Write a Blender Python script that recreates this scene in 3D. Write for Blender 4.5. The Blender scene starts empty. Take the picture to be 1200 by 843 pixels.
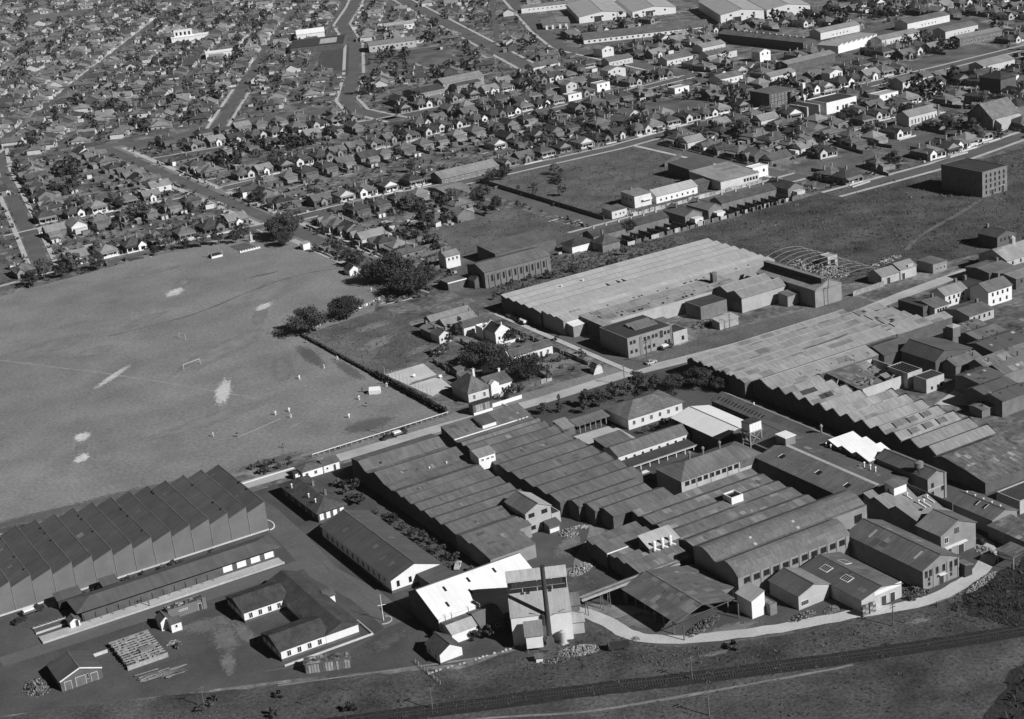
import bpy, bmesh, math, random
from mathutils import Vector, Matrix

# ------------------------------------------------------------------ camera, sky, sun, exposure
# Metres. X runs along the factory road, Y along the avenue; the aircraft is 200 m above the origin.
scene = bpy.context.scene
col = scene.collection
PI = math.pi

cam = bpy.data.cameras.new('aerial_camera')
camo = bpy.data.objects.new('aerial_camera', cam)
col.objects.link(camo)
cr = Vector((0.85776, -0.50353, -0.10344)); cu = Vector((0.25195, 0.23641, 0.93842)); cf = Vector((0.44807, 0.83100, -0.32965))
mw = Matrix((cr, cu, -cf)).transposed().to_4x4()
mw.translation = (0, 0, 200)
camo.matrix_world = mw
cam.sensor_fit = 'HORIZONTAL'; cam.sensor_width = 36.0; cam.lens = 58.85
cam.clip_start = 1.0; cam.clip_end = 12000.0
scene.camera = camo

SUN_AZ = math.atan2(0.37, -0.93)      # clockwise from +Y
SUN_EL = math.radians(33)
world = bpy.data.worlds.new('World'); scene.world = world; world.use_nodes = True
wn = world.node_tree.nodes; wl = world.node_tree.links
sky = wn.new('ShaderNodeTexSky'); sky.sky_type = 'NISHITA'; sky.sun_disc = False
sky.sun_elevation = SUN_EL; sky.sun_rotation = SUN_AZ
sky.dust_density = 0.0; sky.air_density = 0.22       # very clear dry day: thin sky light, black shadows
bw = wn.new('ShaderNodeSeparateColor')      # aerial film behind a red filter: only the sky's red light counts
wl.new(sky.outputs[0], bw.inputs[0]); wl.new(bw.outputs[0], wn['Background'].inputs[0])
wn['Background'].inputs[1].default_value = 0.05

sl = bpy.data.lights.new('sun', 'SUN'); sl.energy = 5.0; sl.angle = math.radians(0.53); sl.color = (1, 1, 1)
so = bpy.data.objects.new('sun', sl); col.objects.link(so)
sd = Vector((math.sin(SUN_AZ) * math.cos(SUN_EL), math.cos(SUN_AZ) * math.cos(SUN_EL), math.sin(SUN_EL)))
so.rotation_euler = sd.to_track_quat('Z', 'Y').to_euler(); so.location = (300, 0, 400)
scene.view_settings.view_transform = 'Standard'; scene.view_settings.look = 'None'
scene.view_settings.exposure = 0.1; scene.view_settings.gamma = 1.0
scene.view_settings.use_curve_mapping = False

RN = random.Random(11)
def rnd(a, b): return RN.uniform(a, b)

# ------------------------------------------------------------------ materials (black-and-white film: every colour is a grey)
MATS = {}
def mat(name, base, lo=.8, hi=1.2, scale=.25, fine=3.0, fa=.12, sheet=None, sa=.12, streak=0, rand=.08, rough=.85, bump=0, bscale=4, spec=.15, big=0, blotch=None, fade=0):
    m = bpy.data.materials.new(name); m.use_nodes = True; MATS[name] = m
    nt = m.node_tree; N = nt.nodes; L = nt.links
    b = N['Principled BSDF']; b.inputs['Roughness'].default_value = rough
    b.inputs['Specular IOR Level'].default_value = spec
    tc = N.new('ShaderNodeTexCoord'); oi = N.new('ShaderNodeObjectInfo')
    va = N.new('ShaderNodeVectorMath'); va.operation = 'MULTIPLY_ADD'
    va.inputs[0].default_value = (1, 1, 1)
    cx = N.new('ShaderNodeCombineXYZ')
    mul = N.new('ShaderNodeMath'); mul.operation = 'MULTIPLY'; mul.inputs[1].default_value = 391.0
    L.new(oi.outputs['Random'], mul.inputs[0])
    L.new(mul.outputs[0], cx.inputs[0]); L.new(mul.outputs[0], cx.inputs[1])
    add = N.new('ShaderNodeVectorMath'); add.operation = 'ADD'
    L.new(tc.outputs['Object'], add.inputs[0]); L.new(cx.outputs[0], add.inputs[1])
    vec = add.outputs[0]
    def noise(sc, det, v=vec, rgh=.6):
        n = N.new('ShaderNodeTexNoise'); n.inputs['Scale'].default_value = sc; n.inputs['Detail'].default_value = det
        n.inputs['Roughness'].default_value = rgh; L.new(v, n.inputs['Vector']); return n.outputs[0]
    def mr(v, a, c, f0=.3, f1=.7):
        n = N.new('ShaderNodeMapRange'); n.inputs['From Min'].default_value = f0; n.inputs['From Max'].default_value = f1
        n.inputs['To Min'].default_value = a; n.inputs['To Max'].default_value = c; L.new(v, n.inputs['Value']); return n.outputs[0]
    def mu(a, c):
        n = N.new('ShaderNodeMath'); n.operation = 'MULTIPLY'; L.new(a, n.inputs[0])
        if isinstance(c, float): n.inputs[1].default_value = c
        else: L.new(c, n.inputs[1])
        return n.outputs[0]
    cur = mr(noise(scale, 5), lo * base, hi * base)
    if fa: cur = mu(cur, mr(noise(fine, 4), 1 - fa, 1 + fa))
    if big: cur = mu(cur, mr(noise(scale * .17, 3), 1 - big, 1 + big))
    if sheet:
        v2 = N.new('ShaderNodeVectorMath'); v2.operation = 'MULTIPLY'; v2.inputs[1].default_value = (1 / sheet[0], 1 / sheet[1], 0); L.new(vec, v2.inputs[0])
        v3 = N.new('ShaderNodeVectorMath'); v3.operation = 'FLOOR'; L.new(v2.outputs[0], v3.inputs[0])
        w = N.new('ShaderNodeTexWhiteNoise'); L.new(v3.outputs[0], w.inputs['Vector'])
        cur = mu(cur, mr(w.outputs['Value'], 1 - sa, 1 + sa, 0, 1))
    if blotch:      # rectangular replaced sheets: (width, length, share, factor)
        v2 = N.new('ShaderNodeVectorMath'); v2.operation = 'MULTIPLY'; v2.inputs[1].default_value = (1 / blotch[0], 1 / blotch[1], 0); L.new(vec, v2.inputs[0])
        v3 = N.new('ShaderNodeVectorMath'); v3.operation = 'FLOOR'; L.new(v2.outputs[0], v3.inputs[0])
        w = N.new('ShaderNodeTexWhiteNoise'); L.new(v3.outputs[0], w.inputs['Vector'])
        cur = mu(cur, mr(w.outputs['Value'], 1.0, blotch[3], 1 - blotch[2], 1 - blotch[2] + .02))
    if streak:
        v2 = N.new('ShaderNodeVectorMath'); v2.operation = 'MULTIPLY'; v2.inputs[1].default_value = (2.6, .12, .3); L.new(vec, v2.inputs[0])
        cur = mu(cur, mr(noise(1.0, 4, v2.outputs[0]), 1 - streak, 1 + streak))
    if rand: cur = mu(cur, mr(oi.outputs['Random'], 1 - rand, 1 + rand, 0, 1))
    L.new(cur, b.inputs['Base Color'])
    if fade:        # ragged soft rim for worn patches of ground
        at = N.new('ShaderNodeAttribute'); at.attribute_name = 'rim'
        ad = N.new('ShaderNodeMath'); ad.operation = 'ADD'; L.new(at.outputs['Fac'], ad.inputs[0]); L.new(mr(noise(.9, 5), -.45, .45), ad.inputs[1])
        L.new(mr(ad.outputs[0], 0.0, fade, .15, .75), b.inputs['Alpha'])
    if bump:
        bn = N.new('ShaderNodeBump'); bn.inputs['Strength'].default_value = 1.0; bn.inputs['Distance'].default_value = bump
        L.new(noise(bscale, 5), bn.inputs['Height']); L.new(bn.outputs[0], b.inputs['Normal'])
    return m

# ground
mat('suburb_soil', .135, .4, 1.7, .09, .5, .5, sheet=(9, 13), sa=.3, rand=0, big=.2)
mat('turf', .222, .8, 1.18, .05, .8, .22, rand=0, big=.1, bump=.02, bscale=2)
mat('scrub', .08, .5, 1.55, .07, 1.1, .45, rand=0, big=.3, bump=.15, bscale=1.6)
mat('lot_grass', .12, .6, 1.4, .06, 1.1, .4, rand=0, big=.2, bump=.1, bscale=1.0)
mat('works_yard', .085, .75, 1.3, .07, 1.2, .16, rand=0, big=.15)
mat('dark_scrub', .032, .5, 1.5, .1, 1.2, .4, rand=0, bump=.15, bscale=1.4)
mat('packed_earth', .21, .7, 1.3, .12, 1.0, .2, rand=0)
mat('asphalt', .12, .85, 1.15, .06, 1.0, .12, rand=.05)
mat('old_asphalt', .125, .8, 1.2, .06, 1.0, .15, rand=.05)
mat('concrete', .46, .85, 1.15, .12, 1.5, .12, rand=.05)
mat('court_concrete', .56, .88, 1.1, .12, 1.5, .1, sheet=(4, 4), sa=.06, rand=0)
mat('pale_concrete', .42, .85, 1.15, .12, 1.5, .12, sheet=(3, 3), sa=.06, rand=.05)
mat('bare_wicket', .40, .75, 1.2, .3, 2.0, .2, rand=.1)
mat('worn_turf', .17, .8, 1.15, .2, 2.0, .2, rand=.1)
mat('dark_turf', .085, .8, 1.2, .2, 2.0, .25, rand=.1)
mat('soft_wicket', .55, .75, 1.2, .3, 2.0, .2, rand=.1, fade=1)
mat('soft_worn', .27, .8, 1.15, .2, 2.0, .2, rand=.1, fade=.8)
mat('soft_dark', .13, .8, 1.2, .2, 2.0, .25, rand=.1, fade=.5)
mat('soft_earth', .17, .75, 1.25, .2, 1.5, .2, rand=.1, fade=.9)
mat('soft_grass', .10, .6, 1.4, .2, 1.5, .3, rand=.2, fade=.85)
mat('mown_dark', .15, .7, 1.2, .3, 2.0, .2, rand=0)
mat('mown_pale', .29, .75, 1.15, .3, 2.0, .2, rand=0)
mat('ballast', .03, .7, 1.3, .5, 3.0, .3, rand=0)
mat('far_field', .16, .7, 1.3, .008, .05, .2, rand=0)
# roofs
mat('iron_mid', .135, .78, 1.22, .15, 2.0, .1, sheet=(.85, 6), sa=.1, streak=.22, rand=.06, spec=.25, rough=.7)
mat('iron_patchy', .135, .8, 1.2, .2, 2.0, .1, sheet=(.85, 2.6), sa=.1, streak=.18, rand=.08, spec=.25, rough=.7, blotch=(2.2, 2.6, .14, 1.55))
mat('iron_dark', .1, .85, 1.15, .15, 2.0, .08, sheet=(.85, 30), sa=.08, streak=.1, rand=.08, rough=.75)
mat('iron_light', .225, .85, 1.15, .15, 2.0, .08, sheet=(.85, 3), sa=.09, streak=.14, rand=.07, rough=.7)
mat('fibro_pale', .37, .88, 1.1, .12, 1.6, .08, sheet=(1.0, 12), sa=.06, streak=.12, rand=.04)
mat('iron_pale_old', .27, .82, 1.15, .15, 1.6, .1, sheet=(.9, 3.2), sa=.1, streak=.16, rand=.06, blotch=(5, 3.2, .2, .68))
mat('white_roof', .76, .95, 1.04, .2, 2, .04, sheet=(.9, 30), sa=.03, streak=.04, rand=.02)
mat('iron_rust', .12, .65, 1.4, .25, 2.0, .2, sheet=(.8, 2.2), sa=.25, streak=.3, rand=.05, blotch=(1.6, 2.2, .1, 1.8))
mat('tile_dark', .065, .7, 1.3, .3, 2, .15, sheet=(.5, .6), sa=.12, streak=.12, rand=.3)
mat('tile_mid', .125, .7, 1.3, .3, 2, .15, sheet=(.5, .6), sa=.12, streak=.12, rand=.3)
mat('bitumen', .055, .8, 1.2, .3, 3, .12, rand=.1)
# walls and trim
mat('cement_wall', .155, .88, 1.1, .2, 2, .06, streak=.06, rand=.04)
mat('brick_grey', .24, .85, 1.12, .4, 5, .14, streak=.05, rand=.06)
mat('brick_dark', .10, .8, 1.2, .4, 5, .14, rand=.1)
mat('brick_mid', .165, .8, 1.2, .4, 5, .14, rand=.12)
mat('render_pale', .40, .85, 1.1, .3, 3, .08, streak=.07, rand=.08)
mat('iron_wall', .17, .8, 1.2, .3, 3, .1, streak=.15, rand=.08)
mat('white_paint', .70, .93, 1.05, .4, 3, .04, streak=.03, rand=.03)
mat('cream_paint', .56, .88, 1.08, .4, 3, .06, rand=.15)
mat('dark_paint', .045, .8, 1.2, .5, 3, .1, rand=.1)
mat('timber', .12, .7, 1.3, .5, 3, .2, rand=.2)
mat('timber_pale', .28, .7, 1.3, .5, 3, .2, rand=.2)
mat('steel_dark', .05, .8, 1.2, .5, 3, .1, rough=.6, rand=.1)
mat('steel_mid', .20, .8, 1.2, .5, 3, .1, rough=.55, spec=.3, rand=.1)
mat('glass', .02, 1, 1, .5, 3, 0, rough=.15, spec=.5, rand=0)
mat('leaf', .05, .7, 1.35, .5, 2.5, .25, rand=.3, rough=.7, spec=.1)
mat('leaf_pale', .095, .7, 1.3, .5, 2.5, .25, rand=.3, rough=.7, spec=.1)
mat('bark', .06, .7, 1.3, 1, 5, .2, rand=.2)
mat('rubble', .22, .5, 1.6, .8, 3, .3, rand=.2)
mat('skin', .3, 1, 1, .5, 3, 0, rand=.1)
mat('cloth_white', .75, .95, 1.05, 2, 5, .05, rand=.1)
mat('cloth_dark', .05, .8, 1.2, 2, 5, .1, rand=.2)
mat('car_paint_dark', .03, 1, 1, .5, 3, 0, rough=.3, spec=.5, rand=.3)
mat('car_paint_pale', .45, 1, 1, .5, 3, 0, rough=.3, spec=.5, rand=.3)

# ------------------------------------------------------------------ mesh helpers
class MB:
    def __init__(s): s.v = []; s.f = []
    def poly(s, pts):
        n = len(s.v); s.v += [tuple(p) for p in pts]; s.f.append(tuple(range(n, n + len(pts))))
    def hexa(s, p):          # 8 corners: bottom ring 0-3, top ring 4-7
        n = len(s.v); s.v += [tuple(q) for q in p]
        for a in ((3, 2, 1, 0), (4, 5, 6, 7), (0, 1, 5, 4), (1, 2, 6, 5), (2, 3, 7, 6), (3, 0, 4, 7)): s.f.append(tuple(n + i for i in a))
        return s
    def box(s, x0, x1, y0, y1, z0, z1):
        return s.hexa([(x0, y0, z0), (x1, y0, z0), (x1, y1, z0), (x0, y1, z0), (x0, y0, z1), (x1, y0, z1), (x1, y1, z1), (x0, y1, z1)])
    def bar(s, a, b, w, h=None):
        a = Vector(a); b = Vector(b); h = h or w; d = b - a
        up = Vector((0, 0, 1)) if abs(d.normalized().z) < .95 else Vector((1, 0, 0))
        sx = d.cross(up).normalized() * w / 2; sy = sx.cross(d).normalized() * h / 2
        return s.hexa([a - sx - sy, a + sx - sy, a + sx + sy, a - sx + sy, b - sx - sy, b + sx - sy, b + sx + sy, b - sx + sy])
    def cyl(s, x, y, z0, z1, r0, r1=None, n=10):
        r1 = r0 if r1 is None else r1; k = len(s.v)
        for z, r in ((z0, r0), (z1, r1)):
            for i in range(n): a = 2 * PI * i / n; s.v.append((x + r * math.cos(a), y + r * math.sin(a), z))
        for i in range(n): j = (i + 1) % n; s.f.append((k + i, k + j, k + n + j, k + n + i))
        s.f.append(tuple(k + n + i for i in range(n))); s.f.append(tuple(k + n - 1 - i for i in range(n)))
        return s
    def prism(s, prof, u0, u1):     # closed profile (v,z) extruded along local x
        n = len(s.v); k = len(prof)
        for u in (u0, u1): s.v += [(u, p[0], p[1]) for p in prof]
        for i in range(k): j = (i + 1) % k; s.f.append((n + i, n + j, n + k + j, n + k + i))
        s.f.append(tuple(n + k - 1 - i for i in range(k))); s.f.append(tuple(n + k + i for i in range(k)))
        return s
    def mesh(s, name, mats):
        m = bpy.data.meshes.new(name); m.from_pydata(s.v, [], s.f)
        for q in (mats if isinstance(mats, (list, tuple)) else [mats]): m.materials.append(MATS[q])
        bm = bmesh.new(); bm.from_mesh(m); bmesh.ops.recalc_face_normals(bm, faces=bm.faces); bm.to_mesh(m); bm.free()
        m.update(); return m

def link(name, data, parent=None, loc=(0, 0, 0), rz=0.0):
    o = bpy.data.objects.new(name, data); col.objects.link(o)
    if parent: o.parent = parent
    o.location = loc
    if rz: o.rotation_euler = (0, 0, rz)
    return o
def tag(o, label, cat, group=None):
    o['label'] = label; o['category'] = cat
    if group: o['group'] = group
    return o
def thing(name, label, cat, loc, rz=0.0, group=None): return tag(link(name, None, None, loc, rz), label, cat, group)
def part(name, mb, m, parent, loc=(0, 0, 0), rz=0.0): return link(name, mb.mesh(name, m), parent, loc, rz)
def struct(name, mb, m, z=0.0):
    o = link(name, mb.mesh(name, m), None, (0, 0, z)); o['kind'] = 'structure'; return o
OCC = []      # built-over rectangles (x0,x1,y0,y1)
def occ(x0, x1, y0, y1, g=2): OCC.append((min(x0, x1) - g, max(x0, x1) + g, min(y0, y1) - g, max(y0, y1) + g))
_cache = {}
def win_mesh(w, h, fm, glass):
    k = (round(w, 2), round(h, 2), fm, glass)
    if k not in _cache:
        a = MB(); t = min(.09, w * .12)
        a.box(-w / 2, -w / 2 + t, -.09, .02, 0, h).box(w / 2 - t, w / 2, -.09, .02, 0, h).box(-w / 2 + t, w / 2 - t, -.09, .02, h - t, h).box(-w / 2 - .06, w / 2 + .06, -.13, .02, -t, 0)
        if w > .9: a.box(-.03, .03, -.07, .02, 0, h - t)
        if w > 2.2:
            for q in (-.25, .25): a.box(w * q - .03, w * q + .03, -.07, .02, 0, h - t)
        g = MB().box(-w / 2 + t, w / 2 - t, -.035, .02, 0, h - t)
        _cache[k] = (a.mesh('window', fm), g.mesh('pane', glass))
    return _cache[k]
class Bld: pass
def window(b, side, s, z, w=1.0, h=1.3, fm='white_paint', glass='glass', name='window'):
    """side S/N/W/E in the building's own frame (u along ridge, v across): 'v-','v+','u-','u+'"""
    fmesh, gmesh = win_mesh(w, h, fm, glass)
    if side == 'v-': loc, rz = (s, b.v0, z), 0
    elif side == 'v+': loc, rz = (s, b.v1, z), PI
    elif side == 'u-': loc, rz = (b.u0, s, z), -PI / 2
    else: loc, rz = (b.u1, s, z), PI / 2
    o = link(name, fmesh, b.o, loc, rz); link('pane', gmesh, o)
    return o
def windows(b, side, lst, z, w=1.0, h=1.3, fm='white_paint', glass='glass'):
    for s in lst: window(b, side, s, z, w, h, fm, glass)
def lin(a, b, n): return [a + (b - a) * (i + .5) / n for i in range(n)]
def door(b, side, s, w=1.0, h=2.1, m='dark_paint', z=0, name='door'):
    k = ('d', w, h, m, name)
    if k not in _cache:
        _cache[k] = (MB().box(-w / 2, w / 2, -.06, .02, 0, h).mesh(name, m), MB().box(-w / 2 - .1, -w / 2, -.1, .02, 0, h + .1).box(w / 2, w / 2 + .1, -.1, .02, 0, h + .1).box(-w / 2, w / 2, -.1, .02, h, h + .1).mesh('door_frame', 'cream_paint'))
    loc, rz = {'v-': ((s, b.v0, z), 0), 'v+': ((s, b.v1, z), PI), 'u-': ((b.u0, s, z), -PI / 2), 'u+': ((b.u1, s, z), PI / 2)}[side]
    o = link(name, _cache[k][0], b.o, loc, rz); link('door_frame', _cache[k][1], o); return o

def slab(v0, z0, v1, z1, u0, u1, t=.14, lift=.03):
    """a roof sheet between two profile points"""
    d = Vector((v1 - v0, z1 - z0)).normalized(); n = Vector((-d.y, d.x))
    if n.y < 0: n = -n
    a = Vector((v0, z0)) + n * lift; b_ = Vector((v1, z1)) + n * lift; a2 = a + n * t; b2 = b_ + n * t
    m = MB(); m.hexa([(u0, a.x, a.y), (u1, a.x, a.y), (u1, b_.x, b_.y), (u0, b_.x, b_.y), (u0, a2.x, a2.y), (u1, a2.x, a2.y), (u1, b2.x, b2.y), (u0, b2.x, b2.y)])
    return m
def profile_building(name, label, cat, c, rz, u0, u1, prof, wall='brick_grey', roof='iron_mid', group=None, over=.3, eave=.35, caps=True, base=0.0, closed=True, steep=1.6, posts=0):
    """prof: list of (v,z) from one side to the other; u is the ridge direction."""
    b = Bld(); b.o = thing(name, label, cat, (c[0], c[1], 0), rz, group)
    b.u0, b.u1 = u0, u1; b.v0 = min(p[0] for p in prof); b.v1 = max(p[0] for p in prof); b.prof = prof
    if closed:
        vlo = prof[-1][0] if prof[-1][0] < prof[0][0] else prof[0][0]
        body = [(prof[0][0], base)] + list(prof) + [(prof[-1][0], base)]
        part('wall', MB().prism(body, u0, u1), wall, b.o)
    for i in range(len(prof) - 1):
        (a0, z0), (a1, z1) = prof[i], prof[i + 1]
        if abs(a1 - a0) < 1e-3 or abs((z1 - z0) / (a1 - a0)) > steep:
            h0, h1 = min(z0, z1), max(z0, z1)
            if h1 - h0 > .5:
                sg = 1 if (z1 > z0) == (a0 >= a1) else -1
                vm = (a0 + a1) / 2
                g = MB(); n = max(2, int((u1 - u0) / 3.2)); st = (u1 - u0) / n
                for k in range(n): g.box(u0 + k * st + .12, u0 + (k + 1) * st - .12, vm - .05, vm + .05, h0 + .15, h1 - .12)
                if abs(a1 - a0) < .4: part('sawtooth_glazing', g, 'glass', b.o, (0, .06 * sg, 0))
            continue
        d = (a1 - a0, z1 - z0); q = math.hypot(*d)
        if i == 0 and z1 > z0: a0 -= d[0] / q * eave; z0 -= d[1] / q * eave
        if i == len(prof) - 2 and z1 < z0: a1 += d[0] / q * eave; z1 += d[1] / q * eave
        m = roof[i] if isinstance(roof, list) else roof
        if m: part('roof_slope', slab(a0, z0, a1, z1, u0 - over, u1 + over), m, b.o)
    if caps:
        for i in range(1, len(prof) - 1):
            p, q, r = prof[i - 1], prof[i], prof[i + 1]
            if q[1] > p[1] + .3 and q[1] > r[1] + .3 and abs(q[0] - p[0]) > .6 and abs(q[0] - r[0]) > .6:
                part('ridge_cap', MB().box(u0 - over, u1 + over, q[0] - .18, q[0] + .18, q[1] + .1, q[1] + .24), caps if isinstance(caps, str) else 'iron_mid', b.o)
    return b
def ridge_x(name, label, cat, x0, x1, prof, **k):     # prof in world Y
    yc = (prof[0][0] + prof[-1][0]) / 2; xc = (x0 + x1) / 2
    occ(x0, x1, prof[0][0], prof[-1][0])
    return profile_building(name, label, cat, (xc, yc), 0, x0 - xc, x1 - xc, [(p[0] - yc, p[1]) for p in prof], **k)
def ridge_y(name, label, cat, y0, y1, prof, **k):     # prof in world X ; local u=+Y, local v=-X
    xc = (prof[0][0] + prof[-1][0]) / 2; yc = (y0 + y1) / 2
    occ(prof[0][0], prof[-1][0], y0, y1)
    return profile_building(name, label, cat, (xc, yc), PI / 2, y0 - yc, y1 - yc, [(xc - p[0], p[1]) for p in prof], **k)
def gable_x(name, label, cat, x0, x1, y0, y1, he, hr, **k):
    return ridge_x(name, label, cat, x0, x1, [(y1, he), ((y0 + y1) / 2, hr), (y0, he)], **k)
def gable_y(name, label, cat, x0, x1, y0, y1, he, hr, **k):
    return ridge_y(name, label, cat, y0, y1, [(x0, he), ((x0 + x1) / 2, hr), (x1, he)], **k)
def hip_parts(L, W, he, hr, eave=.5, base=0, run=None):
    """wall and roof meshes of a hipped building centred on the origin; L along x"""
    w = MB().box(-L / 2, L / 2, -W / 2, W / 2, base, he)
    a, c = L / 2 + eave, W / 2 + eave; run = (W / 2 + eave if run is None else run); run = min(run, a - .05); z = he + .02; zt = z + .12
    r = MB(); n = 0
    r.v = [(-a, -c, z), (a, -c, z), (a, c, z), (-a, c, z), (-a, -c, zt), (a, -c, zt), (a, c, zt), (-a, c, zt), (-a + run, 0, hr), (a - run, 0, hr)]
    r.f = [(3, 2, 1, 0), (0, 1, 5, 4), (1, 2, 6, 5), (2, 3, 7, 6), (3, 0, 4, 7), (4, 5, 9, 8), (6, 7, 8, 9), (5, 6, 9), (7, 4, 8)]
    return w, r
def hip(name, label, cat, x0, x1, y0, y1, he, hr, wall='brick_grey', roof='tile_mid', group=None, eave=.5, run=None, rz=0.0):
    b = Bld(); xc, yc = (x0 + x1) / 2, (y0 + y1) / 2; dx, dy = x1 - x0, y1 - y0; turn = dy > dx
    L, W = (dy, dx) if turn else (dx, dy); occ(x0, x1, y0, y1)
    b.o = thing(name, label, cat, (xc, yc, 0), (PI / 2 if turn else 0) + rz, group)
    w, r = hip_parts(L, W, he, hr, eave, 0, run); part('wall', w, wall, b.o); part('roof', r, roof, b.o)
    b.u0, b.u1, b.v0, b.v1 = -L / 2, L / 2, -W / 2, W / 2
    return b
def flat(name, label, cat, x0, x1, y0, y1, h, wall='brick_grey', roof='bitumen', group=None, par=.4, rz=0.0):
    b = Bld(); xc, yc = (x0 + x1) / 2, (y0 + y1) / 2; a, c = (x1 - x0) / 2, (y1 - y0) / 2; occ(x0, x1, y0, y1)
    b.o = thing(name, label, cat, (xc, yc, 0), rz, group)
    part('wall', MB().box(-a, a, -c, c, 0, h - .05), wall, b.o)
    if par:
        m = MB().box(-a, a, c - .25, c, h - .05, h + par).box(-a, a, -c, -c + .25, h - .05, h + par).box(-a, -a + .25, -c + .25, c - .25, h - .05, h + par).box(a - .25, a, -c + .25, c - .25, h - .05, h + par)
        part('parapet', m, wall, b.o); part('roof', MB().box(-a + .25, a - .25, -c + .25, c - .25, h - .05, h + .05), roof, b.o)
    else: part('roof', MB().box(-a - .25, a + .25, -c - .25, c + .25, h - .05, h + .1), roof, b.o)
    b.u0, b.u1, b.v0, b.v1 = -a, a, -c, c
    return b
def chimney(b, u, v, z0, z1, w=.7, m='brick_mid', pots=True):
    o = part('chimney', MB().box(u - w / 2, u + w / 2, v - w / 2, v + w / 2, z0, z1 - .2).box(u - w / 2 - .08, u + w / 2 + .08, v - w / 2 - .08, v + w / 2 + .08, z1 - .2, z1), m, b.o)
    if pots: part('chimney_pot', MB().cyl(u, v, z1, z1 + .45, .16, .12, 8), 'brick_mid', o)
def vent(b, u, v, z, h=1.4, r=.35, m='steel_mid'):
    part('roof_vent', MB().cyl(u, v, z - .4, z + h * .7, r * .6, r * .6, 8).cyl(u, v, z + h * .7, z + h * .82, r, r, 8).cyl(u, v, z + h * .82, z + h, r * 1.15, .08, 8), m, b.o)
def sky_panel(b, u0, u1, v0, v1, zfun, m='fibro_pale'):
    part('roof_light', MB().hexa([(u0, v0, zfun(v0) + .18), (u1, v0, zfun(v0) + .18), (u1, v1, zfun(v1) + .18), (u0, v1, zfun(v1) + .18), (u0, v0, zfun(v0) + .26), (u1, v0, zfun(v0) + .26), (u1, v1, zfun(v1) + .26), (u0, v1, zfun(v1) + .26)]), m, b.o)
def prof_z(prof):
    def f(v):
        for i in range(len(prof) - 1):
            a, c = prof[i], prof[i + 1]
            if min(a[0], c[0]) <= v <= max(a[0], c[0]) and abs(a[0] - c[0]) > 1e-6: return a[1] + (c[1] - a[1]) * (v - a[0]) / (c[0] - a[0])
        return prof[0][1]
    return f
def low_saw(ridges, end, zr=5.3, zv=4.5, back=2.5, first=True):
    """shallow saw-tooth: each ridge drops gently to -Y; the steep side faces +Y. ridges descending in Y"""
    p = []
    if first: p.append((ridges[0] + .05, zr))
    for i, y in enumerate(ridges):
        if not (first and i == 0): p.append((y + back, zv)); p.append((y, zr))
    p.append((end, zv)); return p
# ------------------------------------------------------------------ ground, roads, field
def sheet(name, pts, m, z, jit=0, sub=0):
    if jit:
        q = []
        for i in range(len(pts)):
            a, b = Vector(pts[i]), Vector(pts[(i + 1) % len(pts)]); n = max(1, int((b - a).length / sub))
            for k in range(n): p = a.lerp(b, k / n); q.append((p.x + rnd(-jit, jit), p.y + rnd(-jit, jit)))
        pts = q
    mb = MB(); mb.poly([(p[0], p[1], 0) for p in pts]); o = struct(name, mb, m, z)
    return o
def ribbon_mb(pts, w, mb=None, off=0, jit=0, z=0):
    mb = mb or MB(); P = [Vector(p) for p in pts]; L = []; Rr = []
    for i, p in enumerate(P):
        d = (P[min(i + 1, len(P) - 1)] - P[max(i - 1, 0)]).normalized(); n = Vector((-d.y, d.x))
        L.append(p + n * (off + w / 2 + rnd(-jit, jit))); Rr.append(p + n * (off - w / 2 + rnd(-jit, jit)))
    k = len(mb.v)
    for a, b in zip(L, Rr): mb.v += [(a.x, a.y, z), (b.x, b.y, z)]
    for i in range(len(P) - 1): mb.f.append((k + 2 * i, k + 2 * i + 1, k + 2 * i + 3, k + 2 * i + 2))
    return mb
def smooth(pts, n=6):
    out = []; P = [Vector(p) for p in pts]
    for i in range(len(P) - 1):
        p0, p1, p2, p3 = P[max(i - 1, 0)], P[i], P[i + 1], P[min(i + 2, len(P) - 1)]
        for k in range(n):
            t = k / n; out.append(.5 * ((2 * p1) + (p2 - p0) * t + (2 * p0 - 5 * p1 + 4 * p2 - p3) * t * t + (3 * p1 - p0 - 3 * p2 + p3) * t ** 3))
    out.append(P[-1]); return [(p.x, p.y) for p in out]
ROADS = []
def road(pts, w, m='asphalt', z=.06, foot=None, verge=0, name='road'):
    struct(name, ribbon_mb(pts, w), m, z); ROADS.append((pts, w / 2 + (verge + 1.6 if foot else 0)))
    if foot:
        for s in foot:
            mb = MB(); ribbon_mb(pts, 2.5, mb, s * (w / 2 + verge + 1.2), 0, 0)
            o = struct('footpath', mb, 'concrete', z + .10)

g = MB(); g.poly([(-1500, -800, 0), (4500, -800, 0), (4500, 6500, 0), (-1500, 6500, 0)])
struct('ground', g, 'suburb_soil', 0)
sheet('far_paddock', [(600, 2300), (2600, 1300), (4000, 3600), (-200, 5200), (100, 2500)], 'far_field', .05)
FIELD = [(60, 492), (110, 484), (150, 474), (229, 473.2), (227.5, 530), (226, 592), (262, 598), (284, 640), (284, 762), (215, 764), (150, 757), (60, 742)]
sheet('playing_field', FIELD, 'turf', .04, .5, 6)
sheet('railway_paddock', [(-60, 330), (-60, 420), (60, 372), (120, 340), (150, 322), (186, 318), (192, 300), (199, 292.5), (220, 283.5), (256, 271), (284, 272), (330, 280), (380, 250), (330, 120), (100, 180)], 'scrub', .03, .8, 5)
sheet('works_ground', [(40, 382), (60, 372), (120, 342), (150, 324), (186, 318), (192, 300), (199, 293), (220, 284), (256, 272), (284, 274), (330, 282), (345, 440), (330, 459), (150, 459), (147, 466), (40, 492)], 'works_yard', .02)
sheet('vacant_lot', [(402, 634), (500, 634), (500, 700), (496, 758), (404, 758)], 'lot_grass', .03, .8, 6)
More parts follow.
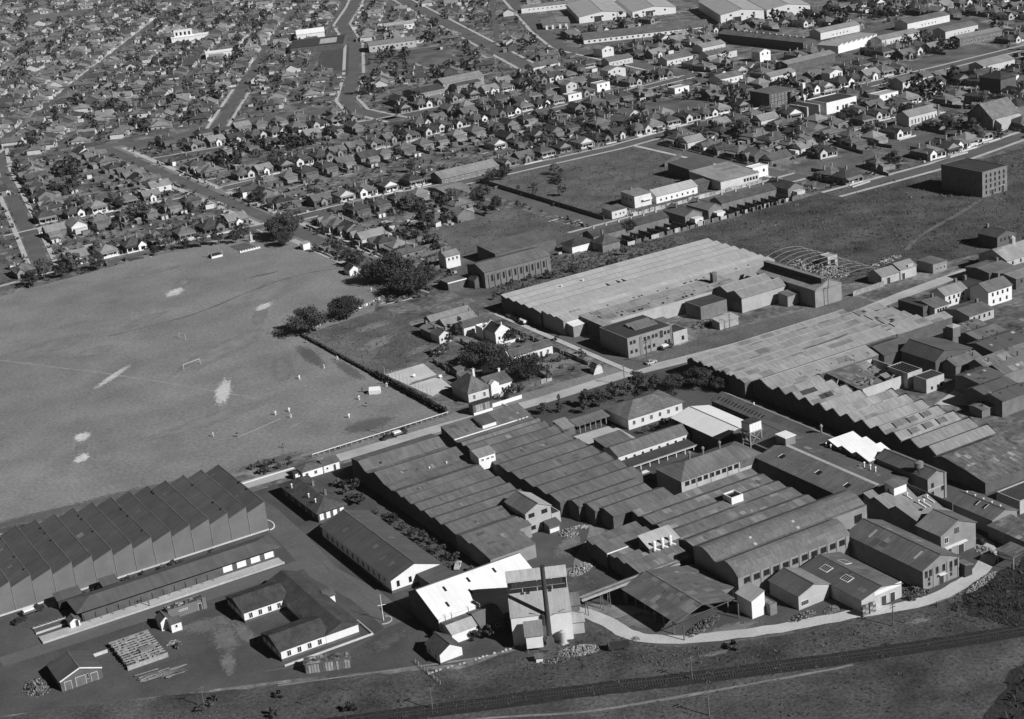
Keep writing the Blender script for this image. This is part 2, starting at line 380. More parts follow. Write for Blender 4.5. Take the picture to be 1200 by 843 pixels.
sheet('vacant_lot', [(402, 484), (420, 478), (480, 470), (540, 478), (640, 480), (640, 584), (560, 582), (500, 596), (402, 594)], 'scrub', .025, .8, 6)
sheet('vacant_lot', [(300, 600), (340, 605), (364, 612), (386, 620), (386, 760), (372, 735), (340, 690), (306, 640)], 'lot_grass', .022, .8, 6)
sheet('vacant_lot', [(229, 527), (262, 530), (266, 596), (228, 592)], 'lot_grass', .05, .6, 5)
sheet('vacant_lot', [(300, 556), (400, 560), (402, 594), (310, 588), (296, 600)], 'lot_grass', .021, .8, 5)
sheet('vacant_lot', [(514, 618), (566, 612), (562, 648), (516, 650)], 'lot_grass', .027, .6, 5)
sheet('vacant_lot', [(572, 625), (622, 628), (615, 655), (575, 650)], 'lot_grass', .027, .6, 5)
sheet('road_reserve', [(181, 462), (300, 462), (300, 470), (229, 471.4), (181, 471)], 'turf', .026)
sheet('road_reserve', [(302, 456), (402, 446), (402, 468), (330, 472), (302, 470)], 'lot_grass', .026)
sheet('street_reserve', [(277, 1041), (445, 1015), (450, 1040), (370, 1066), (330, 1054), (277, 1078)], 'old_asphalt', .032)
sheet('street_reserve', [(281, 640), (303, 640), (303, 1064), (281, 1064)], 'turf', .034)
sheet('far_paddock', [(520, 2060), (640, 1960), (760, 2100), (600, 2260)], 'far_field', .06)
sheet('far_paddock', [(430, 1850), (500, 1800), (540, 1880), (460, 1930)], 'far_field', .06)
sheet('far_paddock', [(590, 1800), (650, 1770), (690, 1840), (620, 1880)], 'lot_grass', .06)
sheet('tennis_courts', [(500, 1188), (516, 1156), (572, 1268), (553, 1302)], 'dark_turf', .03)
sheet('sports_ground', [(535, 1130), (585, 1108), (610, 1200), (562, 1222)], 'lot_grass', .03)
sheet('sports_ground', [(715, 745), (800, 760), (805, 815), (720, 800)], 'lot_grass', .03)
sheet('sports_ground', [(770, 850), (860, 830), (880, 900), (790, 920)], 'lot_grass', .03)
sheet('sports_ground', [(560, 792), (600, 795), (600, 850), (565, 845)], 'lot_grass', .028)

# the works road along the field, lanes and yards
road([(60, 486), (120, 474), (150, 466), (185, 464.6), (222, 463.6), (259, 460.5), (291, 461), (314, 458), (385, 450.5), (415, 455), (480, 461), (640, 470)], 6.4, 'pale_concrete', .07, name='works_road')
road([(300, 461), (300, 556)], 7, 'old_asphalt', .075, foot=(1,), verge=.5)
road([(148, 466), (149, 440), (148, 415), (146, 392), (149, 372), (149, 352)], 8, 'old_asphalt', .05, name='works_lane')
road([(60, 402.5), (100, 401.5), (148, 401)], 6, 'asphalt', .055, name='works_lane')
road([(292, 636), (292, 1066)], 8.0, 'old_asphalt', .08, name='avenue')
for s in (-1, 1):
    struct('footpath', ribbon_mb([(292, 640), (292, 766)], 3.6, off=s * 8.2), 'concrete', .12)
    struct('footpath', ribbon_mb([(292, 778), (292, 862)], 3.6, off=s * 8.2), 'concrete', .12)
    struct('footpath', ribbon_mb([(292, 874), (292, 1046)], 3.6, off=s * 8.2), 'concrete', .12)
road([(60, 752), (156, 769), (199, 775), (287, 771)], 6, 'asphalt', .09, foot=(1,), verge=1.5)
S9 = [(300, 772), (349, 773), (385, 766), (432, 766), (492, 764), (563, 772), (615, 771), (740, 771), (900, 776)]
road(S9, 7, 'asphalt', .10, foot=(1, -1), verge=1.2)
road([(180, 868), (231, 870), (284, 865)], 6.5, 'asphalt', .095, foot=(1,), verge=1.5)
S8 = [(301, 871), (367, 875), (461, 880), (506, 885), (589, 893), (640, 899)]
road(S8, 7, 'asphalt', .105, foot=(1, -1), verge=1.2)
road([(300, 988), (340, 981), (383, 974), (449, 965), (600, 960)], 6.5, 'asphalt', .1, foot=(1,), verge=1.2)
road([(150, 1110), (277, 1069), (312, 1056), (365, 1048), (403, 1040), (455, 1028)], 9, 'asphalt', .09)
road([(366, 1050), (530, 1357), (640, 1560)], 7.5, 'asphalt', .085, foot=(1, -1), verge=2)
road([(180, 1020), (252, 1156), (426, 1469), (560, 1710)], 8, 'asphalt', .085, foot=(1, -1), verge=2)
road([(178, 790), (193, 876), (223, 1054), (240, 1130)], 7, 'old_asphalt', .085, foot=(1, -1), verge=1.5)
S11 = [(452, 955), (449, 1009), (463, 1055), (511, 1146), (577, 1285), (626, 1415), (688, 1521), (800, 1730)]
road(S11, 8.5, 'asphalt', .1, foot=(1, -1), verge=2)
road([(600, 1040), (670, 1281), (736, 1510), (820, 1800)], 10, 'asphalt', .09, foot=(1, -1), verge=1.5)
road([(640, 900), (660, 1090), (699, 1187), (785, 1378), (900, 1630)], 10, 'asphalt', .095, foot=(1,), verge=1.5)
for k_ in (-2, -1, 1, 2, 4, 5, 7, 8):
    o_ = Vector((252, 1156)) + Vector((.876, -.482)) * 48.7 * k_; d_ = Vector((.482, .876)); a_ = max(-200, (1085 - o_.y) / .876)
    road([tuple(o_ + d_ * a_), tuple(o_ + d_ * (a_ + 330)), tuple(o_ + d_ * 1000)], 4, 'old_asphalt', .07)
road([(396, 632), (396, 762)], 9, 'old_asphalt', .088, name='dirt_street')
S15 = [(378, 628), (427, 628), (491, 629), (512, 630)]
road(S15, 9, 'old_asphalt', .094, foot=(1, -1), verge=.8)
road([(506, 632), (506, 760)], 9, 'old_asphalt', .09, foot=(1,), verge=1)
road([(495, 590), (562, 590), (640, 603), (760, 612)], 8, 'asphalt', .092, foot=(1, -1), verge=1)
road([(736, 771), (741, 860), (735, 905)], 8, 'asphalt', .087)
road([(640, 897), (735, 905), (860, 925)], 8, 'asphalt', .086)
road([(812, 773), (830, 900), (870, 1100)], 7, 'old_asphalt', .084)
road([(455, 497), (470, 507), (488, 514), (509, 521), (530, 530)], 2.2, 'mown_dark', .05, name='dirt_path')
road(smooth([(448, 466), (470, 462), (500, 462)]), 2.0, 'packed_earth', .051, name='dirt_path')
for pts, w, m, z in (
        (smooth([(186, 330), (189.5, 318), (190.5, 307), (198, 298), (216, 288.2), (236, 280.8), (254, 274.2), (270, 275.5), (281, 280), (287, 288), (287, 302)]), 4.2, 'concrete', .085),
        ([(188, 326), (196, 318), (199, 306)], 7, 'packed_earth', .06),
        (smooth([(222, 372), (214, 360), (205, 352), (199, 346), (191, 352), (184, 357)]), 4.2, 'packed_earth', .065),
        ([(200, 290.5), (212, 296), (222, 301)], 5, 'works_yard', .064)):
    o = struct('gravel_drive', ribbon_mb(pts, w, jit=.25), m, z)
sheet('concrete_court', [(230.5, 524.8), (246.3, 525.3), (242, 495.7), (232.6, 491.8)], 'court_concrete', .06)
sheet('concrete_apron', [(243, 426), (263, 425), (262, 409), (244, 411)], 'pale_concrete', .05)
sheet('concrete_apron', [(345, 366), (362, 372), (368, 368), (352, 358)], 'concrete', .05)
# worn cricket pitches and field markings
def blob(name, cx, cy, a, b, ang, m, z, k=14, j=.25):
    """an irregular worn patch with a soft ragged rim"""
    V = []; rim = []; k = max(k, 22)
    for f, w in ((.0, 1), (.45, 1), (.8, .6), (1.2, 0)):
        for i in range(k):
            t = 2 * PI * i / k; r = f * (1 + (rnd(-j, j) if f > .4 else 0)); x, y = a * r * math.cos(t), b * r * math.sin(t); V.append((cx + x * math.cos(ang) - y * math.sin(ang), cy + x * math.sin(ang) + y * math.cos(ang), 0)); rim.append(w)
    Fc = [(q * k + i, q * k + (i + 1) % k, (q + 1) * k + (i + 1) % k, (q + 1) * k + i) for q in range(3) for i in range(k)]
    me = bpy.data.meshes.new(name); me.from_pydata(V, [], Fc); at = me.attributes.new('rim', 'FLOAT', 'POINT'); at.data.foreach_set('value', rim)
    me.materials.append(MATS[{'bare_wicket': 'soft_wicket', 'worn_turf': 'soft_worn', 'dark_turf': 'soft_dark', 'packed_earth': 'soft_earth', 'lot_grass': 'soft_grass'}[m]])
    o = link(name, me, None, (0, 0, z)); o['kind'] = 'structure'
blob('worn_pitch', 152.8, 602.7, 13.2, 1.9, math.atan2(16.6, 18.6), 'bare_wicket', .07, 26, .12)
blob('worn_pitch', 179, 553.5, 14.6, 3.0, math.atan2(25.7, 12.3), 'bare_wicket', .07, 40, .16)
blob('worn_pitch', 124.8, 548, 4.6, 2.8, 1.2, 'bare_wicket', .07, 18, .25); blob('worn_pitch', 118.6, 528, 4.4, 2.6, 1.0, 'bare_wicket', .07, 18, .25)
blob('worn_turf', 121.5, 538, 11, 2.0, math.atan2(22, 7.5), 'worn_turf', .06, 20, .12)
blob('worn_pitch', 210.5, 694.5, 7.0, 3.6, .9, 'bare_wicket', .07, 18, .25); blob('worn_turf', 216.5, 704, 11, 3.0, .97, 'worn_turf', .06, 20, .15)
blob('worn_pitch', 231, 641.5, 6.0, 3.0, .6, 'bare_wicket', .075, 18, .25); blob('worn_turf', 225, 631, 13, 3.0, 1.09, 'worn_turf', .06, 22, .15)
blob('worn_turf', 158, 640, 9, 5, .3, 'worn_turf', .055, 20, .2); blob('worn_turf', 186, 665, 13, 4, .4, 'worn_turf', .055, 20, .2)
blob('worn_turf', 132, 582, 3.5, 1.2, 1.1, 'worn_turf', .06, 16, .2); blob('worn_turf', 214, 736, 16, 3, -.05, 'worn_turf', .055, 20, .2)
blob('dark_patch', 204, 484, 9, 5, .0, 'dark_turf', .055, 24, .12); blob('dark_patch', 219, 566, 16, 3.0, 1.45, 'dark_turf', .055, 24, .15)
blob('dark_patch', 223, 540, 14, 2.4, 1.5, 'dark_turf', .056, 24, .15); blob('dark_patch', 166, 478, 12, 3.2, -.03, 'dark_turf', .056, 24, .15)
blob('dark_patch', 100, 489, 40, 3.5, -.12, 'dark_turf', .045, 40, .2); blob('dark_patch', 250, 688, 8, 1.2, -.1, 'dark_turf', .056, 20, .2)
struct('mown_line', ribbon_mb(smooth([(168, 655), (205, 656), (236, 668), (262, 674), (280, 668)]), 1.3, jit=.5), 'mown_dark', .058)
struct('mown_line', ribbon_mb(smooth([(122, 664), (132.3, 645.4), (150, 612.9), (161.7, 589.4), (176.6, 557), (186, 536)]), 1.3, jit=.3), 'mown_pale', .062)
struct('chalk_line', ribbon_mb([(166, 506.5), (184, 512)], .55, jit=.12), 'bare_wicket', .072)
struct('chalk_line', ribbon_mb([(181, 500), (188, 503.5)], .35, jit=.08), 'bare_wicket', .072)
blob('bare_earth', 110, 385, 8, 4.5, -.3, 'packed_earth', .045); blob('bare_earth', 110.5, 374, 9, 3.4, 1.35, 'packed_earth', .05); blob('bare_earth', 106.5, 362, 6.5, 2.0, 1.3, 'packed_earth', .055); blob('bare_earth', 115.5, 374, 9, 2.0, 1.5, 'packed_earth', .052)
blob('bare_earth', 196, 312, 7, 4, -.6, 'packed_earth', .062); blob('bare_earth', 210, 294, 9, 3, -.2, 'packed_earth', .066); blob('bare_earth', 205, 360, 8, 3, .7, 'packed_earth', .062); blob('bare_earth', 142, 345, 9, 3, .2, 'lot_grass', .05); blob('bare_earth', 194, 338, 7, 6, .3, 'lot_grass', .05)
blob('worn_turf', 196, 600, 26, 7, .5, 'worn_turf', .05); blob('worn_turf', 140, 660, 22, 8, .2, 'worn_turf', .05); blob('worn_turf', 240, 660, 20, 8, .9, 'worn_turf', .05); blob('worn_turf', 165, 530, 24, 5, .1, 'worn_turf', .05); blob('worn_turf', 205, 560, 14, 4, 1.2, 'worn_turf', .05)
sheet('scrub_bank', [(224, 226), (246, 238), (262, 243), (300, 230), (360, 200), (330, 130), (240, 150)], 'dark_scrub', .036, 1.2, 4)
sheet('scrub_bank', [(262, 250), (256, 262), (262, 271), (284, 273.5), (330, 281), (340, 226)], 'dark_scrub', .036, 1.0, 4)
for pts in ([(149, 360), (148, 392), (150, 425), (147, 462)], [(151, 360), (150, 392), (152, 425), (149, 462)], [(70, 402), (100, 401), (146, 400.4)], [(70, 404.2), (100, 403.4), (146, 403)], [(112, 352), (128, 347), (146, 352)], [(150, 352), (152, 345), (146, 336)]): struct('wheel_track', ribbon_mb(smooth(pts), .5, jit=.08), 'old_asphalt', .079)
# railway
rail = smooth([(80, 337), (135, 309), (170, 292), (187, 283), (223, 265.5), (261, 249), (330, 222)], 8)
rt = thing('railway_track', 'single dark railway track crossing the rough paddock below the works', 'railway', (0, 0, 0))
part('ballast_bed', ribbon_mb(rail, 5.6, jit=.25, z=.10), 'ballast', rt)
P = [Vector(p) for p in rail]; seg = []
for i in range(len(P) - 1): seg.append((P[i], P[i + 1]))
smesh = MB().box(-.12, .12, -1.2, 1.2, .08, .22).mesh('sleeper', 'bark'); acc = 0; cnt = 0
for a, b in seg:
    d = (b - a); l = d.length
    while acc < l and cnt < 295:
        p = a + d * (acc / l)
        if p.x > 128 and p.x < 275: link('sleeper', smesh, rt, (p.x, p.y, 0), math.atan2(d.y, d.x)); cnt += 1
        acc += .62
    acc -= l
for s in (-1, 1):
    mb = MB()
    for i in range(len(P) - 1):
        n = Vector((-(P[i + 1] - P[i]).y, (P[i + 1] - P[i]).x)).normalized() * .72 * s
        a = P[i] + n; b = P[i + 1] + n; mb.bar((a.x, a.y, .3), (b.x, b.y, .3), .09, .16)
    part('rail', mb, 'steel_dark', rt)
struct('track_path', ribbon_mb(smooth([(120, 310), (142, 299), (165, 284.5), (202, 269.5), (221, 262.5)]), .9, jit=.2), 'packed_earth', .05)
blob('bare_earth', 200, 287.5, 4, 1.0, -.3, 'packed_earth', .05); blob('bare_earth', 246, 268, 3, 1.2, -.3, 'packed_earth', .05)
struct('kerb', ribbon_mb([(112, 343.5), (150, 325.5), (160, 321)], .7, jit=.2), 'packed_earth', .06)
BIG = []
# ------------------------------------------------------------------ the works: factories and sheds
# left saw-tooth factory: ridges run along Y, steps along X
pts = []
n = 14; bw_ = 5.72; x0 = 145.3 - n * bw_
for i in range(n): pts += [(x0 + i * bw_, 7.1), (x0 + (i + 1) * bw_ - .02, 9.0)]
b = ridge_y('sawtooth_factory', 'long grey saw-tooth factory with plain lit end wall beside the playing field', 'factory', 429.2, 466, pts, wall='cement_wall', roof='iron_dark', eave=0, over=.12, caps=False)
BIG.append((b, 26))
for i in range(n):
    X = x0 + i * bw_
    part('downpipe', MB().bar((b.u0 - .12, -(X - (pts[0][0] + pts[-1][0]) / 2) - .1, 0), (b.u0 - .12, -(X - (pts[0][0] + pts[-1][0]) / 2) - .1, 7.0), .16), 'steel_mid', b.o)
for i in range(n):
    X = -(x0 + (i + .98) * bw_ - (pts[0][0] + pts[-1][0]) / 2)
    part('ridge_cap', MB().box(b.u0 - .1, b.u1 + .1, X - .1, X + .16, 9.02, 9.2), 'iron_mid', b.o)
    if i % 2:
        for q in range(3): u = rnd(-16, 16); part('roof_vent', MB().box(u - .35, u + .35, X + .05, X + .5, 8.95, 9.45), 'steel_dark', b.o)
part('plinth', MB().box(b.u0 - .22, b.u0 + .1, b.v0, b.v1, 0, .45), 'concrete', b.o)
# long platform building
b = hip('platform_building', 'long low dark hipped building with concrete platform below the saw-tooth wall', 'building', 84, 139.4, 410.2, 417.4, 3.4, 5.0, wall='brick_dark', roof='iron_dark', eave=1.6)  # dark wall colour stands in for the shade under the deep eave
for x in lin(11.5, 28, 4): window(b, 'v-', x, .7, 2.7, 1.6, 'white_paint', 'cloth_white')
for x in lin(-28, 10, 12): part('post', MB().box(x - .07, x + .07, -6.1, -5.96, .5, 3.3), 'timber', b.o)
o = part('platform', MB().box(-40, 28, -8.6, -4.9, 0, .5), 'concrete', b.o)
part('platform_edge', MB().box(-40, 28.2, -8.95, -8.6, 0, .62), 'pale_concrete', b.o)
part('platform', MB().box(-40, -30, -2, 1, 0, .3), 'works_yard', b.o); part('platform_edge', MB().box(-40, -30, 1, 1.3, 0, .5), 'concrete', b.o); part('platform_edge', MB().box(-40, -30, -2.3, -2, 0, .5), 'concrete', b.o)
f = thing('post_fence', 'row of short pale posts beyond the platform end', 'fence', (72, 414.8, 0))
for i in range(6): part('post', MB().box(i * 1.7 - .07, i * 1.7 + .07, -.07, .07, 0, 1.0), 'timber_pale', f)
part('wire', MB().bar((0, 0, .8), (8.5, 0, .8), .03), 'steel_mid', f)
b = gable_y('weigh_hut', 'tiny gabled hut with white front on the concrete platform', 'hut', 80, 82.6, 407.6, 410.2, 2.2, 3.0, wall='white_paint', roof='iron_dark', base=.5)
door(b, 'u-', -.5, .8, 1.8, z=.5)
# lean-to truck shelters along the saw-tooth wall
for (x, w, l) in ((84, 6.5, 'dark skillion shelter with round tanks beside the platform building end'), (95.5, 4.2, 'small dark skillion shelter by the saw-tooth wall near the bushes')):
    b = ridge_x('shelter', l, 'shelter', x - w / 2, x + w / 2, [(425, 3.6), (421, 3.0)], wall='dark_paint', roof='iron_dark')
# U-shaped office
uo = thing('office_block', 'U-shaped low office with dark tiled roofs and white windowed walls', 'office', (128, 371, 0)); occ(117, 139, 352, 391)
def uw(x0, x1, y0, y1, ridge):   # a wing: wall plus ridged roof in local coords
    X0, X1, Y0, Y1 = x0 - 128, x1 - 128, y0 - 371, y1 - 371
    part('wall', MB().box(X0, X1, Y0, Y1, 0, 3.0), 'white_paint', uo)
    part('plinth', MB().box(X0 - .05, X1 + .05, Y0 - .05, Y1 + .05, 0, .7), 'brick_dark', uo)
    e = .5
    if ridge == 'x':
        ym = (Y0 + Y1) / 2; r = MB().prism([(Y1 + e, 3.02), (ym, 5.0), (Y0 - e, 3.02)], X0 - e, X1 + .02)
    else:
        xm = (X0 + X1) / 2; r = MB(); n0 = [(X0 - e, 3.02), (xm, 5.0), (X1 + e, 3.02)]
        r.v = [(p[0], y, p[1]) for y in (Y0 - e, Y1 + e) for p in n0]; r.f = [(0, 1, 2), (5, 4, 3), (0, 3, 4, 1), (1, 4, 5, 2), (2, 5, 3, 0)]
    part('roof', r, 'tile_dark', uo)
uw(117.9, 131, 379.2, 391, 'x'); uw(117.5, 131, 353.6, 365.3, 'x'); uw(129.6, 138.6, 353.5, 391.2, 'y')
wb = Bld(); wb.o = uo; wb.u0, wb.u1, wb.v0, wb.v1 = -10.4, 10.6, 353.6 - 371, 391 - 371
for x in lin(-9.8, 9.6, 7): window(wb, 'v-', x, 1.0, 1.15, 1.5)
wb.v0 = 379.2 - 371
for x in lin(-9.6, 1, 4): window(wb, 'v-', x, 1.0, 1.1, 1.5)
wb.u0 = -10.5
for y in (-15, -11.5, -8): window(wb, 'u-', y, 1.0, 1.1, 1.5)
wb.u0 = -10.1
for y in (11, 15, 18): window(wb, 'u-', y, 1.0, 1.1, 1.5)
part('porch', MB().box(10.7, 13, 2, 6, 0, 2.6), 'white_paint', uo); pr = MB(); pr.v = [(10.5, 1.6, 2.6), (13.4, 1.6, 2.6), (13.4, 6.4, 2.6), (10.5, 6.4, 2.6), (10.0, 4, 3.9), (13.4, 4, 3.9)]; pr.f = [(0, 1, 5, 4), (2, 3, 4, 5), (1, 2, 5), (3, 0, 4), (3, 2, 1, 0)]; part('porch_roof', pr, 'tile_dark', uo)
fe = thing('low_kerb_wall', 'low pale kerb wall round the office corner', 'wall', (117, 352, 0)); part('wall', MB().box(0, 24, -1.2, -.95, 0, .5).box(24, 24.25, -1.2, 8, 0, .5), 'concrete', fe)
# roofless store
b = flat('brick_store', 'narrow pale walled store with cluttered flat roof in the yard', 'store', 102.6, 112.9, 394.6, 398, 2.6, wall='cement_wall', roof='bitumen', par=.25)
for i in range(16): u = rnd(-4.6, 4.6); v = rnd(-1.2, 1.2); part('roof_crate', MB().box(u - .4, u + .4, v - .25, v + .25, 2.66, rnd(2.8, 3.1)), 'timber' if i % 3 else 'timber_pale', b.o)
door(b, 'v-', 3.6, .9, 1.9); window(b, 'v-', -1, 1.6, 2.4, .35); part('buttress', MB().box(4.3, 5.3, -2.1, -1.7, 0, 3.3), 'cement_wall', b.o)
b = gable_y('yard_hut', 'little dark-roofed hut with white gable and doorway beside the timber racks', 'hut', 99, 102, 390, 393.5, 2.6, 3.8, wall='white_paint', roof='iron_dark'); door(b, 'u-', -.8, .8, 1.6, z=.8)
b = ridge_x('yard_hut', 'little white-walled skillion hut behind the white gabled hut', 'hut', 100.8, 103.6, [(389.6, 3.1), (387.2, 2.5)], wall='white_paint', roof='iron_dark'); window(b, 'v-', 0, 1.2, .7, .8)
# timber racks
t = thing('timber_rack', 'low open rack yard of stacked drying timber in rows', 'timber stack', (90.5, 383.5, 0)); occ(84, 97, 375, 392)
part('kerb', MB().box(-5.4, 5.2, -7.9, -7.5, 0, 1.2), 'timber_pale', t); part('kerb', MB().box(-5.4, 5.2, 7.1, 7.5, 0, 1.4), 'timber_pale', t)
part('base', MB().box(-5.3, 5.1, -7.4, 7.0, 0, .5), 'timber', t)
for k, y in enumerate([-6.6, -5.2, -3.9, -2.5, -1.1, .3, 1.6, 3.0, 4.4, 5.7]):
    part('beam', MB().box(-5.2, 5.0, y - .12, y + .12, 1.25, 1.5), 'timber_pale', t)
    for q in range(9):
        x = -4.8 + q * 1.15 + rnd(-.15, .15)
        if RN.random() < .82: part('timber_bundle', MB().box(x - .4, x + .4, y + .2, y + 1.0, .5, rnd(.8, 1.6)), 'timber_pale' if RN.random() < .6 else 'timber', t)
part('cover', MB().box(-.4, 3.4, -3.9, -1.3, 1.62, 1.72), 'timber_pale', t)
for k, (cx, cy, n, lab) in enumerate(((89.5, 369.3, 14, 'spread heap of loose sawn planks on the yard ground'), (93.5, 367, 12, 'second heap of loose planks lying against the spread heap'))):
    t = thing('plank_pile', lab, 'planks', (cx, cy, 0))
    for i in range(n):
        y = rnd(-2.6, 2.6); x = rnd(-1.2, 1.2); L = rnd(2.2, 3.6); a = rnd(-.12, .12); z = .1 + .12 * (i % 4)
        part('plank', MB().bar((x - L, y - L * a, z), (x + L, y + L * a, z), .35, .1), 'timber_pale' if i % 3 else 'timber', t)
# brick shed bottom left
b = gable_y('brick_shed', 'dark gabled brick shed with white bargeboards beside the timber yard', 'shed', 68.6, 79, 376.5, 386.5, 3.0, 4.9, wall='brick_dark', roof='iron_dark')
part('bargeboard', slab(5.3, 2.95, 0, 4.9, b.u0 - .42, b.u0 - .3, .3, -.1), 'white_paint', b.o); part('bargeboard', slab(0, 4.9, -5.3, 2.95, b.u0 - .42, b.u0 - .3, .3, -.1), 'white_paint', b.o)
for s in (-3.2, 3.4): door(b, 'u-', s, 1.6, 2.3, 'timber')
door(b, 'u-', 0.2, 2.4, 2.5, 'brick_mid'); window(b, 'u-', -1.6, 1.2, .5, 1.4, 'cream_paint')
w = thing('retaining_wall', 'thin pale wall line behind the dark brick shed', 'wall', (72, 388.5, 0), .02); part('wall', MB().box(-1, 12, -.1, .1, 0, .9), 'concrete', w)
# paling shed
b = ridge_x('paling_shed', 'long low weathered paling shed with junk on its roof', 'shed', 120, 131, [(345.5, 2.3), (341.7, 2.5)], wall='timber', roof='iron_rust', eave=.1)
b.o.rotation_euler[2] = -.43
for x in lin(-5.4, 5.4, 16): part('paling', MB().box(x - .27, x + .27, -1.98 - rnd(.02, .08), -1.93, 0, rnd(2.1, 2.35)), 'timber_pale' if RN.random() < .5 else 'timber', b.o)
for i in range(26): u = rnd(-5, 5); v = rnd(-1.5, 1.6); part('roof_junk', MB().box(u - rnd(.2, .5), u + rnd(.2, .5), v - .2, v + .2, 2.5, rnd(2.7, 2.95)), ('timber', 'rubble', 'bitumen')[i % 3], b.o)
door(b, 'v-', 3.4, .9, 1.8)
# small white-walled house, stone kerb line
b = gable_y('white_cottage', 'small white-walled cottage with dark gabled roof in fenced corner of the yard', 'cottage', 147.3, 153.4, 326, 333, 2.8, 4.6, wall='white_paint', roof='tile_dark')
part('plinth', MB().box(b.u0 - .06, b.u1 + .06, b.v0 - .06, b.v1 + .06, 0, .5), 'brick_dark', b.o)
for s in (-1.5, 2): window(b, 'v+', s, 1, 1, 1.2)
f = thing('wire_fence', 'thin post-and-rail fence round the small white cottage', 'fence', (143, 331, 0))
for i in range(9): part('post', MB().box(-.06, .06, -i * 1.6 - .06, -i * 1.6 + .06, 0, 1.1), 'timber_pale', f)
part('rail', MB().bar((0, 0, .9), (0, -12.8, .9), .06), 'timber_pale', f)
w = thing('rubble_kerb', 'broken line of white stones along the paddock edge', 'wall', (0, 0, 0))
for i in range(30):
    x = 143 + i * 1.0; y = 324.2 - i * .13 + rnd(-.2, .2)
    if RN.random() < .75: part('stone', MB().box(x - .35, x + .3, y - .2, y + .2, 0, rnd(.2, .4)), 'bare_wicket', w)
# hip office by the lane
b = hip('lane_office', 'dark hipped office with bright white window bays by the lane', 'office', 158.6, 167.2, 423, 450.5, 3.2, 5.6, wall='brick_dark', roof='tile_dark', eave=.8)
for v in (-3.3, -1.1, 1.1, 3.2): window(b, 'u-', v, .8, 1.25, 1.8, 'white_paint', 'cloth_white')
for u in (-10, -5, 0, 5, 10): window(b, 'v+', u, .9, 1.2, 1.4)
for u, v, h in ((-9, 2.6, 4.6), (-4, 2.6, 4.6), (7, 3.4, 4.4)): vent(b, u, v, h, 1.2, .3, 'white_paint')
for u in (2, -7): chimney(b, u, -1.5, 4.5, 6.6)
b = gable_y('long_hall', 'long dark-roofed hall with bright white gable end and four windows', 'hall', 155, 169.8, 367.6, 412, 4.0, 6.6, wall='white_paint', roof='iron_dark', over=.5)
BIG.append((b, 8))
part('plinth', MB().box(b.u0 - .08, b.u1 + .08, b.v0 - .08, b.v1 + .08, 0, .9), 'brick_dark', b.o)
for v in (-5.6, -2, 1.8, 5.4): window(b, 'u-', v, 1.7, .85, 1.5, 'dark_paint')
windows(b, 'v+', lin(-20, 20, 12), 1.5, 1.2, 1.6); door(b, 'v+', -18, 1.4, 2.4, 'white_paint')
b = ridge_y('side_annex', 'low dark skillion annex between the long hall and white-roofed shed', 'annex', 357.5, 367.0, [(162.8, 3.3), (170.2, 3.6)], wall='brick_dark', roof='iron_dark')
# white bungalows by the road
b = hip('gate_lodge', 'low lodge with mottled roof and white walls beside the works road', 'lodge', 168.2, 175, 456.4, 461.8, 2.6, 3.9, wall='white_paint', roof='tile_mid'); windows(b, 'v-', (-2, 1), .8, 1.1, 1.1)
b = gable_x('gate_lodge', 'white-walled shed with dark flat gable next to the mottled lodge', 'lodge', 175.4, 180.8, 456.4, 461.5, 2.6, 3.5, wall='white_paint', roof='iron_dark'); windows(b, 'v-', (-1.5,), 1, .7, .7); door(b, 'v-', 1, .7, 1.9)
b = flat('gate_hut', 'small flat-topped white hut at the end of the gate lodges', 'hut', 166.2, 168, 457.6, 459.6, 2.3, wall='white_paint', roof='bitumen', par=0)
# white roofed shed
prof = [(354.3, 6.2), (349.2, 8.8), (338.4, 4.9)]
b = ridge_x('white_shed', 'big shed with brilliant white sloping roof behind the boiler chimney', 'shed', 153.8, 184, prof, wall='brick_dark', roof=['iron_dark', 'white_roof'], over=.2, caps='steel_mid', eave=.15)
part('front_wall', MB().box(b.u0 + .05, b.u1 - .05, b.v0 - .08, b.v0 + .02, 0, 4.8), 'white_paint', b.o)
zf = prof_z(b.prof)
for (x, y) in ((160.3, 346.3), (167.3, 346.5), (175, 346.6), (158.3, 341.5), (165.7, 342.8)):
    u, v = x - 168.9, y - 346.35
    part('roof_hatch', MB().hexa([(u - .3, v - .8, zf(v - .8) + .15), (u + .3, v - .8, zf(v - .8) + .15), (u + .3, v + .8, zf(v + .8) + .15), (u - .3, v + .8, zf(v + .8) + .15), (u - .3, v - .8, zf(v - .8) + .28), (u + .3, v - .8, zf(v - .8) + .28), (u + .3, v + .8, zf(v + .8) + .28), (u - .3, v + .8, zf(v + .8) + .28)]), 'glass', b.o)
door(b, 'v-', -9.2, 1.2, 2.6, 'timber', .6)
for x in (-13.2, -11.4, -6.6): part('vent_pipe', MB().cyl(x, b.v0 - .2, 2.5, 5.8, .06, .06, 6), 'steel_mid', b.o)
b = ridge_x('front_leanto', 'gabled white lean-to against the white-roofed shed', 'shed', 154.4, 161.6, [(337.8, 3.9), (335.4, 4.2), (332.8, 2.9)], wall='white_paint', roof=['iron_mid', 'fibro_pale']); door(b, 'v-', 2.2, .9, 1.9)
b = ridge_x('shade_leanto', 'dark gabled lean-to in deep shade beside the boiler house', 'shed', 161.9, 168.6, [(338.0, 4.0), (335.5, 4.6), (331.8, 2.9)], wall='cement_wall', roof='iron_mid'); windows(b, 'v-', (-1.4, 1.3), 1.1, .9, .8)
